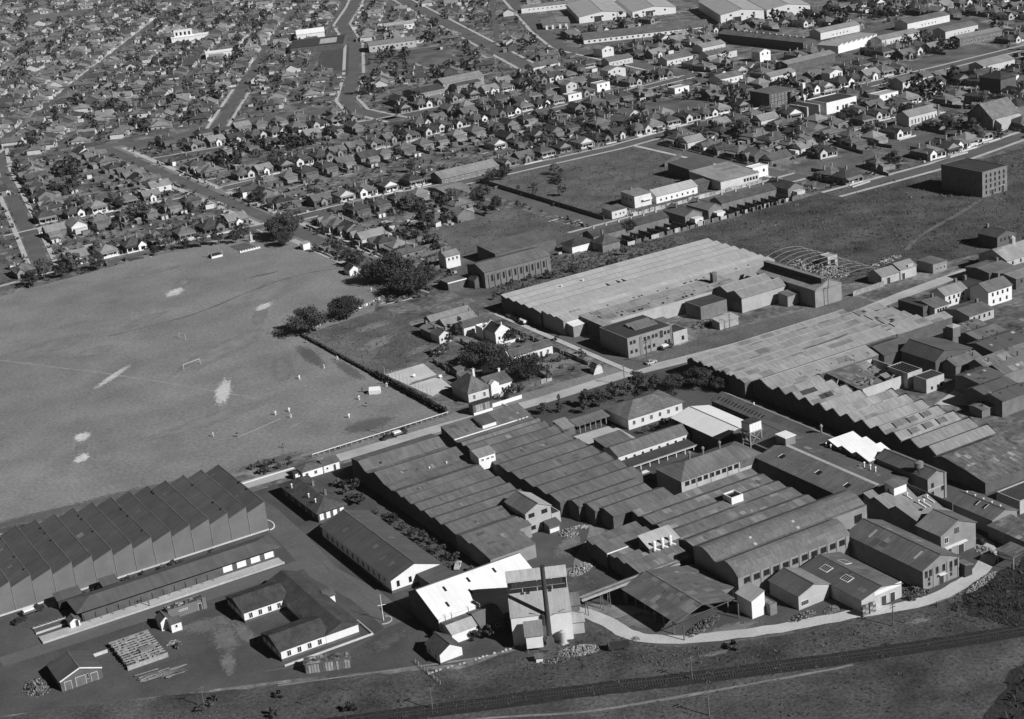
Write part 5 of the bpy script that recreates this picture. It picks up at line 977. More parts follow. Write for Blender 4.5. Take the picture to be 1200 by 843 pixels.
# works in the vacant lot street
b = ridge_x('lot_store', 'square pale store with dark back at the vacant lot corner', 'store', 404.6, 413, [(646, 4.2), (637.8, 3.8)], wall='cream_paint', roof='iron_mid'); windows(b, 'v-', (-2, .4, 2.4), 1.4, .9, 1.1)
b = ridge_x('lot_block', 'two-storey pale block with balcony and chimney beside the yard', 'block', 422.8, 432.4, [(657, 6.4), (645.6, 5.8)], wall='cream_paint', roof='iron_light'); windows(b, 'u-', (-2.5, 1, 3.4), 3.2, .9, 1.1, 'dark_paint'); part('balcony', MB().box(-.6, 4.4, b.v0 - 1.4, b.v0, 3.0, 3.3).box(-.6, 4.4, b.v0 - 1.4, b.v0 - 1.3, 3.3, 4.0), 'white_paint', b.o); chimney(b, 0, 4, 6, 7.8)
b = gable_x('lot_works', 'long workshop with white roof slope facing the street', 'workshop', 434.2, 458.4, 644.2, 654, 3.6, 6.0, wall='white_paint', roof=['iron_mid', 'fibro_pale'], caps=False); windows(b, 'v-', lin(-11, 11, 7), 1.1, .8, .9, 'dark_paint')
b = ridge_x('lot_works', 'dark sheeted shed end behind the long workshop', 'workshop', 459, 468, [(652, 4.4), (646, 3.8)], wall='brick_dark', roof='iron_mid')
b = ridge_x('street_works', 'wide flat works with pale front and step-windowed face', 'works', 468.2, 491.4, [(664, 6.0), (638.6, 4.4)], wall='cream_paint', roof='iron_pale_old'); windows(b, 'v-', lin(2, 11, 5), 1.6, 1.2, 1.4, 'dark_paint')
b = ridge_x('street_works', 'black-fronted barn roof behind the wide flat works', 'works', 471, 486, [(686, 6.6), (668, 5.6)], wall='brick_dark', roof='iron_dark')
b = flat('corner_shop', 'white flat-topped corner building with two square windows', 'shop', 492, 501.4, 644, 650, 5.2, wall='white_paint', roof='white_roof', par=.3); windows(b, 'v-', (-2.4, 2), 2.6, 1.1, 1.3, 'dark_paint')
w = thing('street_wall', 'broken pale paling wall along the cobbled street', 'wall', (414, 634.4, 0), .01)
for i in range(24): part('wall_panel', MB().box(i * 3.2, i * 3.2 + rnd(2.4, 3.15), -.1, .1, 0, rnd(1.4, 2.1)), 'timber_pale' if i % 4 else 'render_pale', w)
w = thing('lot_wall', 'long dark paling fence along the vacant lot edge', 'fence', (401.4, 640, 0)); part('paling', MB().box(-.1, .1, 0, 118, 0, 2.2), 'timber', w)
w = thing('lot_wall', 'dark wall closing the upper side of the vacant lot', 'fence', (480, 702, 0), .55); part('paling', MB().box(-.1, 22, -.1, .1, 0, 2.6), 'timber', w)
# long shed rows on the second street
b = ridge_x('long_row', 'long corrugated terrace roof with notched ridge on the second street', 'terrace', 386, 421, [(783.6, 3.6), (779, 5.6), (771.4, 3.0)], wall='brick_mid', roof='iron_light'); windows(b, 'v-', lin(-16.5, 16.5, 10), .8, 1.0, 1.4)
for u in lin(-17, 17, 8): part('party_wall', MB().box(u - .1, u + .1, 1.4, 3.6, 5.0, 6.2), 'brick_mid', b.o)
b = gable_x('street_shed', 'pale flat-gabled shed opposite the long corrugated terrace', 'shed', 370.4, 384.6, 738.6, 757, 4.0, 5.0, wall='brick_mid', roof='iron_light', caps=False)
# school-like blocks
for (x0_, x1_, y0_, y1_, he, hr, lab) in ((489.4, 511.4, 1001.2, 1020, 5.0, 7.0, 'dark-roofed two-storey school block with regular windows'), (516, 548, 1012, 1026, 6.0, 8.6, 'long pale-roofed hall behind the school block'), (521.4, 540, 1002.6, 1011, 4.6, 5.6, 'lower school wing with row of white windows')):
    b = gable_x('school_block', lab, 'school', x0_, x1_, y0_, y1_, he, hr, wall='brick_grey', roof='iron_light' if 'long' in lab else 'tile_dark'); win_row(b, 'v-', b.u0 + 1, b.u1 - 1, int((x1_ - x0_) / 3), he - 2, 1.0, 1.4)
    if he > 4.8: win_row(b, 'v-', b.u0 + 1, b.u1 - 1, int((x1_ - x0_) / 3), .9, 1.0, 1.4)
dirv = math.atan2(291, 160) - PI / 2     # the turned street grid
def gable_r(name, label, cat, cx, cy, L, W, he, hr, rz, wall, roof, group=None):
    OCC.append((cx - L * .55, cx + L * .55, cy - L * .5, cy + L * .5))
    return profile_building(name, label, cat, (cx, cy), rz, -L / 2, L / 2, [(W / 2, he), (0, hr), (-W / 2, he)], wall=wall, roof=roof, group=group)
g1 = math.atan2(-14, 35)
b = gable_r('dark_works', 'broad black-roofed works with one pale roof triangle far up the town', 'works', 556, 1308, 44, 46, 5, 7.5, dirv, 'brick_dark', 'bitumen'); sky_panel(b, 2, 16, -20, -4, lambda v: prof_z(b.prof)(v), 'fibro_pale')
b = gable_r('pale_works', 'pale-roofed long works opposite the black-roofed works', 'works', 588, 1236, 38, 24, 5.5, 7, g1, 'render_pale', 'iron_light'); win_row(b, 'v-', -17, 17, 9, 2.4, 1.6, 1.6)
b = gable_r('white_works', 'long white works building up the avenue', 'works', 640, 1326, 26, 16, 5, 6.4, g1, 'white_paint', 'fibro_pale'); win_row(b, 'v-', -11, 11, 6, 2, 1.6, 1.6)
b = gable_r('white_hall', 'low white hall with zigzag front on the far street', 'hall', 487, 1356, 26, 14, 4.6, 5.6, g1, 'white_paint', 'white_roof'); win_row(b, 'v-', -11, 11, 7, 1.4, 1.2, 1.6)
b = gable_r('white_school', 'white far building with raised three-window upper block', 'building', 508, 1490, 34, 14, 4.0, 5.0, g1, 'white_paint', 'white_roof'); part('upper_block', MB().box(-14, 2, -4, 4, 4, 10), 'white_paint', b.o)
for i in range(4): part('window', MB().box(-12.6 + i * 3.8, -10.8 + i * 3.8, -4.1, -4, 5.6, 8.6), 'glass', b.o)
b = gable_r('white_silo_house', 'bright white round-topped building beside the black-roofed works', 'building', 572, 1362, 24, 16, 6, 9, g1, 'white_paint', 'white_roof')
# far warehouses
gw = math.atan2(-13, 24)
for (cx, cy, L, W, he, hr, lab, ap) in ((770, 1212, 90, 39, 5, 7.6, 'grey double warehouse with white gable ends and ridge slot', 0), (806, 1190, 92, 36, 5, 7.6, 'third grey warehouse beside the double warehouse', 0), (818, 1088, 90, 34, 7, 9.6, 'big pale warehouse with white windowed gable end', 0), (850, 1072, 92, 34, 7, 9.6, 'last pale warehouse beside the tree belt', 0)):
    b = gable_r('warehouse', lab, 'warehouse', cx, cy, L, W, he, hr, math.atan2(80, 38), 'white_paint', 'fibro_pale'); windows(b, 'u-', (-9, 0, 9), he - 1.6, 1.6, 1.2, 'dark_paint'); door(b, 'u-', 4, 6, 4.4)
b = gable_r('warehouse', 'white-fronted long warehouse behind the porch-posted works', 'warehouse', 771, 1281, 58, 20, 4.6, 5.8, gw, 'white_paint', 'iron_light'); win_row(b, 'v-', -24, 24, 12, 2.2, 1.2, 1.0)
b = gable_r('porch_works', 'small works with ribbed roof and four white porch posts', 'works', 718, 1193, 34, 22, 3.6, 5.0, math.atan2(40, 22), 'brick_mid', 'iron_light')
for v in (-8, -3, 3, 8): part('porch_post', MB().box(b.u0 - 2.4, b.u0 - 1.6, v - .8, v + .8, 0, 3.2), 'white_paint', b.o)
b = profile_building('long_store', 'very long low store with white eave and raised ridge', 'store', (724, 1072), math.atan2(-42, 80), -48, 48, [(14, 3.4), (5, 5.4), (4.9, 6.2), (-2, 4.9), (-10, 3.2)], wall='white_paint', roof='iron_mid', caps=False); occ(676, 770, 1040, 1100); win_row(b, 'v-', -46, 46, 22, 1.0, 1.6, 1.4)
b = gable_r('dark_long_shed', 'very long dark-sided shed with pale end', 'shed', 740, 945, 92, 12, 6, 8, PI / 2 + .03, 'brick_dark', 'iron_mid')
for i in range(12): part('roof_vent', MB().box(-40 + i * 7, -39 + i * 7, -.6, .6, 7.8, 8.8), 'render_pale', b.o)
b = gable_r('dark_long_shed', 'mid-length pale-roofed shed below the dark-sided shed', 'shed', 702, 856, 42, 11, 5, 6.6, .06, 'brick_dark', 'iron_light')
pr = []
for i in range(8): pr += [(20 - i * 5, 5.0), (15.1 - i * 5, 6.4)]
b = profile_building('far_sawtooth', 'small far saw-tooth works with bright stepped roofs', 'works', (760, 882), PI / 2 + .15, -9, 9, pr, wall='white_paint', roof='fibro_pale', caps=False); occ(742, 782, 860, 905)
b = gable_r('arcade_block', 'long two-storey arcade building beyond the sports grounds', 'building', 815, 818, 36, 10, 5, 6.6, -.06, 'brick_mid', 'iron_light'); win_row(b, 'v-', -16, 16, 10, 1, 1.2, 2.2)
b = gable_x('long_hall', 'pale-roofed hall with row of tall white windows beside gardens', 'hall', 613, 634, 664.6, 674.4, 5.6, 8.0, wall='cream_paint', roof='iron_light'); win_row(b, 'v-', -9.6, 9.6, 8, 1.4, .9, 2.4); part('end_pier', MB().box(9.9, 11, -5.4, -4.2, 0, 8.4), 'brick_mid', b.o)
b = flat('white_theatre', 'tall blank white-fronted building with stepped grey party walls', 'building', 610, 632, 727.6, 745, 6.2, wall='white_paint', roof='bitumen', par=.5); windows(b, 'v-', (-3, 1, 3), 1.4, 1.2, 2.0, 'dark_paint')
for k in range(3): part('stepped_wall', MB().box(b.u0 - 5 - k * 6, b.u0 - 4 - k * 6, -8 + k * 3, 8 + k * 3, 0, 6.5 - k * .6), 'render_pale', b.o)
c = thing('white_stack', 'thin white chimney standing behind the blank white building', 'chimney', (622, 762, 0)); part('shaft', MB().box(-.9, .9, -.9, .9, 0, 12), 'white_paint', c); part('cap', MB().box(-1.1, 1.1, -1.1, 1.1, 12, 12.5), 'white_paint', c)
b = gable_x('church', 'church with high steep grey nave roof and lower aisles', 'church', 631, 650, 622, 640, 6, 13, wall='brick_grey', roof='tile_mid', over=.6); part('aisle', MB().prism([(-9, 0), (-9, 5.6), (-13.5, 3.4), (-13.5, 0)], -8, 9), 'render_pale', b.o); win_row(b, 'u-', -5, 5, 3, 3, 1.2, 3)
b = gable_x('church_hall', 'lower ribbed hall roof beside the steep church', 'church', 650.6, 668, 622, 632, 4.4, 7, wall='brick_grey', roof='iron_mid'); win_row(b, 'v-', -8, 8, 6, 1, 1, 2)
b = flat('flats_block', 'three-storey dark brick flats with rows of white windows', 'flats', 604, 624, 771, 789, 8, wall='brick_dark', roof='iron_mid', par=.3)
for z in (1, 3.6, 6.0): win_row(b, 'v-', -9, 9, 7, z, 1.0, 1.3)
b = hip('tower_house', 'tall dark brick house with corner gables among trees', 'house', 695, 707, 679, 695, 9.5, 13, wall='brick_dark', roof='tile_dark')
for z in (1.4, 4.6, 7): win_row(b, 'v-', -5, 5, 4, z, .9, 1.6)
chimney(b, 3, 2, 11, 15, 1.0)
for (cx, cy, w_, d_, he, lab) in ((655, 1025, 10, 12, 6.0, 'small white cube house below the long store'), (700, 900, 9, 9, 6.5, 'white gabled villa with tall end wall beyond the second street'), (552, 905, 10, 7, 4, 'white flat-topped shop up the wide avenue'), (562, 925, 8, 8, 6.5, 'pale tall gable beside the wide avenue'), (604, 862, 11, 8, 3.4, 'bright white flat bungalow on an open lawn'), (610, 945, 14, 10, 6, 'tall white rendered block behind dark hedge'), (580, 915, 10, 8, 5, 'white two-gabled hall on the first street'), (676, 800, 10, 8, 6, 'white end gable house near the dark shed'), (650, 725, 14, 9, 5.5, 'white corner house with two square windows right of the blank white building'), (720, 700, 12, 10, 5, 'white flat house above the church roofs')):
    if he > 5.5: b = gable_y('pale_house', lab, 'house', cx - w_ / 2, cx + w_ / 2, cy - d_ / 2, cy + d_ / 2, he, he + 1.8, wall='white_paint' if 'white' in lab and cy < 930 else 'cream_paint', roof='iron_light')
    else: b = flat('pale_house', lab, 'house', cx - w_ / 2, cx + w_ / 2, cy - d_ / 2, cy + d_ / 2, he, wall='white_paint', roof='fibro_pale', par=.25)
    windows(b, 'u-' if he > 5.5 else 'v-', (-2, 2), he - 2, 1.0, 1.2, 'dark_paint')
for (cx, cy, w_, d_, he, lab, rf) in ((600, 1020, 22, 12, 4, 'long grey factory shed with clerestory amid houses', 'iron_mid'), (640, 985, 20, 10, 4, 'grey shed with white gable beside the lane', 'iron_mid'), (665, 950, 22, 11, 4, 'second grey shed in the row below the store', 'iron_mid'), (690, 935, 24, 12, 4.5, 'third grey shed in the row, white front', 'iron_mid'), (705, 965, 20, 12, 4.5, 'light barn roof above the third grey shed', 'iron_light'), (640, 860, 18, 12, 4, 'flat grey works with stepped white parapets', 'iron_mid'), (662, 835, 20, 10, 4, 'pale works roof beside the brick flats', 'iron_light'), (790, 868, 34, 11, 4.5, 'long light-roofed shed beyond the small saw-tooth works', 'iron_light'), (828, 850, 30, 12, 5, 'grey shed with dark end behind the arcade building', 'iron_mid'), (845, 900, 40, 13, 5, 'broad grey shed at the tree belt', 'iron_mid'), (790, 930, 36, 12, 5, 'light shed between the dark-sided shed and tree belt', 'iron_light'), (690, 745, 24, 11, 5, 'grey hall beside the town gardens', 'iron_mid'), (745, 735, 26, 12, 6, 'large pale hall above the tall dark house', 'iron_light')):
    b = gable_x('town_shed', lab, 'shed', cx - w_ / 2, cx + w_ / 2, cy - d_ / 2, cy + d_ / 2, he, he + 2, wall='cream_paint', roof=rf); win_row(b, 'v-', -8, 8, 5, 1.4, 1, 1.2)
# park buildings and field furniture
b = ridge_y('park_pavilion', 'small white park pavilion by the avenue trees', 'pavilion', 711.4, 715, [(280, 2.8), (283.6, 3.2)], wall='white_paint', roof='fibro_pale')
b = gable_y('park_kiosk', 'dark-roofed kiosk with white front under the great fig trees', 'kiosk', 276.8, 281.8, 653.4, 659, 2.4, 4.2, wall='white_paint', roof='tile_dark'); door(b, 'u-', 0, .9, 1.8)
m = thing('war_memorial', 'pale stone memorial pillar among park trees', 'memorial', (268.6, 748.4, 0)); part('step', MB().box(-1.4, 1.4, -1.4, 1.4, 0, .5), 'concrete', m); part('shaft', MB().box(-.6, .6, -.6, .6, .5, 3.6), 'render_pale', m); part('figure', MB().cyl(0, 0, 3.6, 5.0, .35, .25, 8), 'render_pale', m)
t = thing('garden_bed', 'low clipped hedge bed with white posts at the field corner', 'garden bed', (262, 741, 0)); part('kerb', MB().box(-5.4, 5, -8, -7.6, 0, .6), 'white_paint', t); part('lawn', MB().box(-4.6, 4, -6.6, 8, 0, .12), 'lot_grass', t)
for i in range(8): part('kerb_post', MB().box(-5.4 + i * 1.35, -4.9 + i * 1.35, -8.1, -7.5, 0, 1.0), 'white_paint', t)
t = thing('picnic_enclosure', 'small enclosure with white base wall and tall posts on the field edge', 'enclosure', (245.8, 736.4, 0)); part('base_wall', MB().box(-2.8, 2.6, -1.9, -1.6, 0, 1.0), 'white_paint', t); part('hedge', MB().box(-2.6, 2.4, -1.5, 2.4, 0, 1.3), 'leaf', t)
for x in (-2.8, 2.6):
    for y in (-1.7, 2.4): part('post', MB().box(x - .15, x + .15, y - .15, y + .15, 0, 3.2), 'timber_pale', t)
t = thing('grandstand_fence', 'white slatted fence along the avenue edge of the field', 'fence', (284, 710, 0))
for i in range(14): part('panel', MB().box(-.1, .1, -22 + i * 1.6, -20.7 + i * 1.6, 0, 1.1), 'white_paint', t)
for (x, y, w_, d_) in ((286.4, 702, 3.6, 8), (285.4, 668, 3.6, 7)):
    b = ridge_y('tram_shelter', 'low pale-roofed shelter at the avenue kerb ' + ('by the slatted fence' if y > 690 else 'near the great figs'), 'shelter', y - d_ / 2, y + d_ / 2, [(x - w_ / 2, 2.4), (x + w_ / 2, 2.7)], wall='timber', roof='iron_light')
# rail fence along the road side of the field
f = thing('white_rail_fence', 'white post-and-rail fence along the road side of the field', 'fence', (178, 471.4, 0), .018)
for i in range(26): part('post', MB().box(i * 2 - .08, i * 2 + .08, -.08, .08, 0, 1.0), 'timber_pale', f)
part('rail', MB().box(0, 50.4, -.08, .08, .95, 1.15), 'white_paint', f)
w = thing('kerb_line', 'thin pale kerb along the works road bend', 'kerb', (0, 0, 0)); part('kerb', MB().bar((150, 467.4, .12), (180, 467.6, .12), .35, .24), 'white_paint', w)
f = thing('white_paling_fence', 'low white picket fence between the field and the rough lot', 'fence', (233, 596, 0), math.atan2(16, 42))
for i in range(30): part('picket_panel', MB().box(i * 1.5, i * 1.5 + rnd(.9, 1.45), -.08, .08, 0, rnd(1.0, 1.5)), 'timber_pale' if i % 3 else 'white_paint', f)
f = thing('court_fence', 'tall mesh fence round the concrete court', 'fence', (0, 0, 0))
for i in range(13): y = 524.8 - i * 2.7; x = 230.4 + i * .17; part('post', MB().box(x - .06, x + .06, y - .06, y + .06, 0, 3), 'timber_pale', f)
for (dx, dy, lab) in ((3, 4, 'small white box seat on the concrete court'), (9.5, -4, 'white umpire stand beside the court net')):
    t = thing('court_bench', lab, 'bench', (234 + dx, 510 + dy, 0)); part('seat', MB().box(-.5, .5, -.3, .3, .5, .7), 'white_paint', t); part('back', MB().box(-.5, .5, .25, .35, .7, 1.3), 'white_paint', t)
    for x in (-.4, .4): part('leg', MB().box(x - .05, x + .05, -.25, .25, 0, .5), 'white_paint', t)
n_ = thing('court_net', 'thin court net stretched across the concrete court', 'net', (232.5, 508, 0), .02); part('net', MB().box(0, 11.4, -.03, .03, .1, .9), 'timber', n_); part('post', MB().box(-.05, .05, -.05, .05, 0, 1.0).box(11.35, 11.45, -.05, .05, 0, 1.0), 'white_paint', n_)
# goals
def goal(x, y, rz, w, h, lab, group=None):
    t = thing('goal_posts', lab, 'goal', (x, y, 0), rz, group)
    for s in (0, w): part('post', MB().cyl(s, 0, 0, h, .07, .07, 8), 'cream_paint', t)
    part('crossbar', MB().bar((-.05, 0, h - .05), (w + .05, 0, h - .05), .11), 'cream_paint', t)
goal(176.6, 588.7, .22, 7.4, 2.3, 'white football goal with crossbar near the long worn pitch')
goal(190.0, 623.8, 1.7, 5.4, 2.6, 'pair of upright goal posts in mid field')
# wagon-like hut on the field
t = thing('marquee', 'small pale canvas marquee near the hedge', 'tent', (219.4, 510.4, 0), -.6); part('canvas', MB().prism([(1.5, 0), (1.5, 1.4), (0, 2.4), (-1.5, 1.4), (-1.5, 0)], -1.9, 1.9), 'cloth_white', t)
for s in (-1, 1): part('guy_rope', MB().bar((s * 1.9, 1.5, 1.4), (s * 3.0, 2.6, 0), .05).bar((s * 1.9, -1.5, 1.4), (s * 3.0, -2.6, 0), .05), 'timber_pale', t)
# poles
def pole(x, y, h, lab, arms=1, tilt=0.0):
    t = thing('power_pole', lab, 'pole', (x, y, 0)); part('shaft', MB().cyl(0, 0, 0, h, .16, .11, 8), 'timber', t)
    for k in range(arms): part('cross_arm', MB().box(-.9, .9, -.06, .06, h - .5 - k * .7, h - .36 - k * .7), 'timber', t)
for x, y, h, lab in ((168.7, 472, 6.9, 'tall dark power pole with cross arms at the field edge by the bend'), (204.3, 472.8, 5.2, 'power pole beside the parked lorry on the works road'), (100.9, 405.6, 4.2, 'slim post standing on the long platform'), (189.2, 281.2, 6.2, 'lone power pole beside the railway track'), (183, 266.4, 6.2, 'power pole on the paddock side of the track path'), (136.2, 309.3, 5.8, 'power pole in the paddock below the paling shed'), (94.2, 346, 5.6, 'power pole beside the round bush in the paddock'), (304.3, 464.8, 6.5, 'power pole by the white car on the works road'), (310.5, 471.4, 6.5, 'power pole against the brick offices front'), (387.4, 465.9, 8, 'tall power pole before the crow-stepped gable'), (360.5, 441.5, 5.5, 'pole rising through the pale shed roofs'), (346, 472, 6, 'pole by the small pale-roofed hut'), (286, 452, 8, 'pole among trees by the hipped office'), (240, 270, 6.2, 'power pole by the bend of the gravel drive'), (281.2, 404.5, 6, 'pole at the ridge of the white-roofed store'), (292, 410, 6, 'pole behind the hipped office'), (300, 630, 7, 'power pole by the end of the avenue')): pole(x, y, h, lab, 2 if h > 6 else 1)
t = thing('flag_pole', 'white flag pole with spreader on a round kerbed island', 'pole', (146.6, 355.9, 0)); part('mast', MB().cyl(0, 0, 0, 7.4, .12, .07, 8), 'white_paint', t); part('spreader', MB().bar((-1.0, .3, 4.4), (1.0, -.3, 4.4), .12), 'white_paint', t)
ring = MB()
for i in range(12): a = PI * i / 12 - 2.2; b_ = PI * (i + 1) / 12 - 2.2; ring.bar((2.1 * math.cos(a), 2.1 * math.sin(a), .1), (2.1 * math.cos(b_), 2.1 * math.sin(b_), .1), .3, .2)
part('kerb', ring, 'concrete', t)
w = thing('curved_kerb', 'white curved kerb at the saw-tooth factory corner', 'kerb', (145.4, 433, 0)); ring = MB()
for i in range(14): a = -PI / 2 + PI * i / 14; b_ = -PI / 2 + PI * (i + 1) / 14; ring.bar((2.6 * math.cos(a), 4.4 * math.sin(a), .12), (2.6 * math.cos(b_), 4.4 * math.sin(b_), .12), .35, .24)
part('kerb', ring, 'white_paint', w)
# people
def person(x, y, rz, lab, top, legs, stride=.25, arm=.3, group=None, crouch=0):
    t = thing('person', lab, 'person', (x, y, 0), rz, group)
    m = bpy.data.meshes.new('body'); V = [(0, 0, .92), (0, 0, 1.15), (0, 0, 1.42), (0, 0, 1.52), (0, 0, 1.66), (.1, 0, .88), (.12, stride, .48), (.12, stride * .9, .06), (.12, stride * .9 + .14, .03), (-.1, 0, .88), (-.12, -stride * .7, .48), (-.12, -stride, .06), (-.12, -stride + .14, .03), (.2, 0, 1.4), (.28, arm, 1.14), (.26, arm + .18, .98), (-.2, 0, 1.4), (-.28, -arm * .5, 1.14), (-.26, -arm * .3, .9)]
    Ed = [(0, 1), (1, 2), (2, 3), (3, 4), (0, 5), (5, 6), (6, 7), (7, 8), (0, 9), (9, 10), (10, 11), (11, 12), (2, 13), (13, 14), (14, 15), (2, 16), (16, 17), (17, 18)]
    m.from_pydata(V, Ed, []); m.materials.append(MATS[top]); o = link('body', m, t)
    o.modifiers.new('skin', 'SKIN'); m.skin_vertices[0].data[0].use_root = True
    rr = [.15, .17, .18, .07, .12, .1, .08, .055, .05, .1, .08, .055, .05, .08, .055, .045, .08, .055, .045]
    for i, r in enumerate(rr): m.skin_vertices[0].data[i].radius = (r * 1.1, r)
    h = MB().cyl(0, 0, 1.6, 1.8, .11, .06, 8); part('hair', h, 'cloth_dark', t)
    part('trousers', MB().cyl(0, 0, .72, 1.0, .2, .19, 10), legs, t)
for i, (x, y, lab, top) in enumerate(((212.3, 508.3, 'person in pale clothes walking toward the marquee', 'cloth_white'), (211.1, 500.3, 'person in dark top standing apart below the marquee', 'cloth_dark'), (216.4, 514.6, 'dark-clothed person beside the marquee ropes', 'cloth_dark'), (225.3, 513, 'person in pale shirt behind the marquee by the hedge', 'cloth_white'), (225.2, 516.4, 'dark-clothed person by the hedge behind the marquee', 'cloth_dark'), (202, 494.8, 'person standing alone on open grass near the fence', 'cloth_white'), (184.1, 516.5, 'person in white at the end of the chalk strip', 'cloth_white'), (187, 509.9, 'person in white stooping beside the second chalk line', 'cloth_white'), (189, 516, 'person in white facing the chalk strip bowler', 'cloth_white'), (159.9, 513.4, 'person in white far down the chalk strip', 'cloth_white'), (205.3, 544.6, 'person in white alone in the outfield', 'cloth_white'), (217, 548.6, 'person in pale clothes near the dark mown patch', 'cloth_white'), (224.7, 553.7, 'person against the dark hedge, pale shirt', 'cloth_white'), (224.4, 581.8, 'person at the hedge corner under the spreading tree', 'cloth_dark'), (273.4, 624.8, 'person in white beside the great fig shadow', 'cloth_white'), (287.2, 711.4, 'person on the avenue footpath by the pavilion', 'cloth_dark'), (166, 507, 'crouching dark figure at the lower end of the chalk strip', 'cloth_dark'), (174, 486, 'pair-like dark figure near the roadside pole', 'cloth_dark'))):
    person(x, y, rnd(0, 6.2), lab, top, 'cloth_dark' if i % 3 == 0 else 'cloth_white')
# vehicles
def car(x, y, rz, lab, paint, L=4.2, cat='car', lorry=False):
    t = thing('lorry' if lorry else 'car', lab, cat, (x, y, 0), rz); h = L / 2
    if lorry:
        part('tray', MB().box(-h, .6, -1.0, 1.0, .95, 1.15).box(-h, .6, -1.0, -.92, 1.15, 1.55).box(-h, .6, .92, 1.0, 1.15, 1.55), 'timber', t); part('cab', MB().hexa([(.7, -.9, .6), (1.9, -.9, .6), (1.9, .9, .6), (.7, .9, .6), (.75, -.8, 2.1), (1.7, -.8, 2.1), (1.7, .8, 2.1), (.75, .8, 2.1)]), paint, t); part('bonnet', MB().box(1.9, h, -.6, .6, .6, 1.3), paint, t)
        part('load', MB().box(-h + .3, .2, -.8, .8, 1.15, 1.9), 'cloth_white', t)
    else:
        part('body', MB().hexa([(-h, -.75, .35), (h, -.72, .35), (h, .72, .35), (-h, .75, .35), (-h, -.72, .95), (h, -.6, .9), (h, .6, .9), (-h, .72, .95)]), paint, t); c_ = part('cabin', MB().hexa([(-h + .5, -.7, .95), (.5, -.7, .95), (.5, .7, .95), (-h + .5, .7, .95), (-h + .9, -.6, 1.6), (.1, -.6, 1.6), (.1, .6, 1.6), (-h + .9, .6, 1.6)]), paint, t)
        part('windscreen', MB().hexa([(.42, -.58, 1.05), (.5, -.58, 1.05), (.5, .58, 1.05), (.42, .58, 1.05), (.14, -.54, 1.52), (.22, -.54, 1.52), (.22, .54, 1.52), (.14, .54, 1.52)]), 'glass', t)
        for s in (-1, 1): part('side_window', MB().hexa([(-h + .9, s * .69, 1.05), (.3, s * .69, 1.05), (.3, s * .72, 1.05), (-h + .9, s * .72, 1.05), (-h + 1.0, s * .61, 1.5), (.05, s * .61, 1.5), (.05, s * .64, 1.5), (-h + 1.0, s * .64, 1.5)]), 'glass', t)
    for sx in (-h + .8, h - .75):
        for s in (-.78, .62):
            mb = MB(); k = 12
            for yy in (s, s + .16):
                for i in range(k): a = 2 * PI * i / k; mb.v.append((sx + .34 * math.cos(a), yy, .34 + .34 * math.sin(a)))
            for i in range(k): mb.f.append((i, (i + 1) % k, k + (i + 1) % k, k + i))
            mb.f.append(tuple(range(k))); mb.f.append(tuple(range(2 * k - 1, k - 1, -1))); part('wheel', mb, 'dark_paint', t)
car(207.6, 467.4, .05, 'dark lorry with pale load parked on the works road', 'car_paint_dark', 5.4, 'lorry', True); car(203.2, 467.6, .05, 'dark car parked behind the lorry on the works road', 'car_paint_dark')
car(175.8, 369.4, .9, 'pale car parked in the garden beside the long hall', 'car_paint_pale'); car(304.6, 462.9, .05, 'pale car parked by the brick offices corner', 'car_paint_pale'); car(317.5, 471.6, .1, 'dark loaded lorry against the brick offices', 'car_paint_dark', 5.2, 'lorry', True)
car(285.6, 288.2, 1.9, 'dark car on the curved drive by the tall pale gable', 'car_paint_dark'); car(166.4, 455.8, 1.2, 'dark van by the gate lodges', 'car_paint_dark'); car(74.5, 424.6, .1, 'dark lorry with boxy load below the saw-tooth wall', 'car_paint_dark', 6, 'lorry', True); car(70, 421.6, .4, 'dark car near the saw-tooth wall end', 'car_paint_dark')
car(296.6, 548, 1.5, 'pale van among parked vehicles at the pale factory corner', 'car_paint_pale'); car(296.4, 543, 1.6, 'dark car among parked vehicles at the pale factory corner', 'car_paint_dark'); car(295.8, 536.5, 1.5, 'pale lorry with cab open near the chapel street', 'car_paint_pale', 5.4, 'lorry', True); car(156.2, 407, 1.4, 'dark car in shade beside the long hall', 'car_paint_dark')
# heaps
def heap(x, y, a, b_, h, n, lab, mats, rz=0, cat='rubble', s=.5):
    s *= .62; n *= 3
    t = thing('rubble_heap', lab, cat, (x, y, 0), rz)
    for k in range(3):
        mb = MB(); r = RN
        for i in range(n // 3):
            q = rnd(0, 2 * PI); rr_ = math.sqrt(rnd(0, 1)); px, py = a * rr_ * math.cos(q), b_ * rr_ * math.sin(q); pz = h * (1 - rr_) * rnd(.4, 1); d = rnd(.3, 1.2) * s; an = rnd(0, 3)
            c0, s0 = math.cos(an) * d, math.sin(an) * d; e = d * rnd(.4, .9); zt = pz + rnd(.15, .5) * s * 1.6
            mb.hexa([(px - c0, py - s0, 0), (px + s0 * .6, py - c0 * .6, 0), (px + c0, py + s0, 0), (px - s0 * .6, py + c0 * .6, 0), (px - c0, py - s0, zt), (px + s0 * .6, py - c0 * .6, zt * rnd(.7, 1)), (px + c0, py + s0, zt), (px - s0 * .6, py + c0 * .6, zt * rnd(.8, 1.1))])
        o = part('rubble', mb, mats[k % len(mats)], t); o['kind'] = 'stuff'
heap(176.5, 309.5, 5.2, 2.6, 1.6, 150, 'heap of pale broken stone below the boiler house', ['rubble', 'bare_wicket', 'rubble'], -.4)
heap(169.6, 309.6, 3.6, 1.6, .8, 60, 'tangle of dark scrap and boards beside the stone heap', ['timber', 'bitumen', 'timber_pale'], -.4, 'scrap')
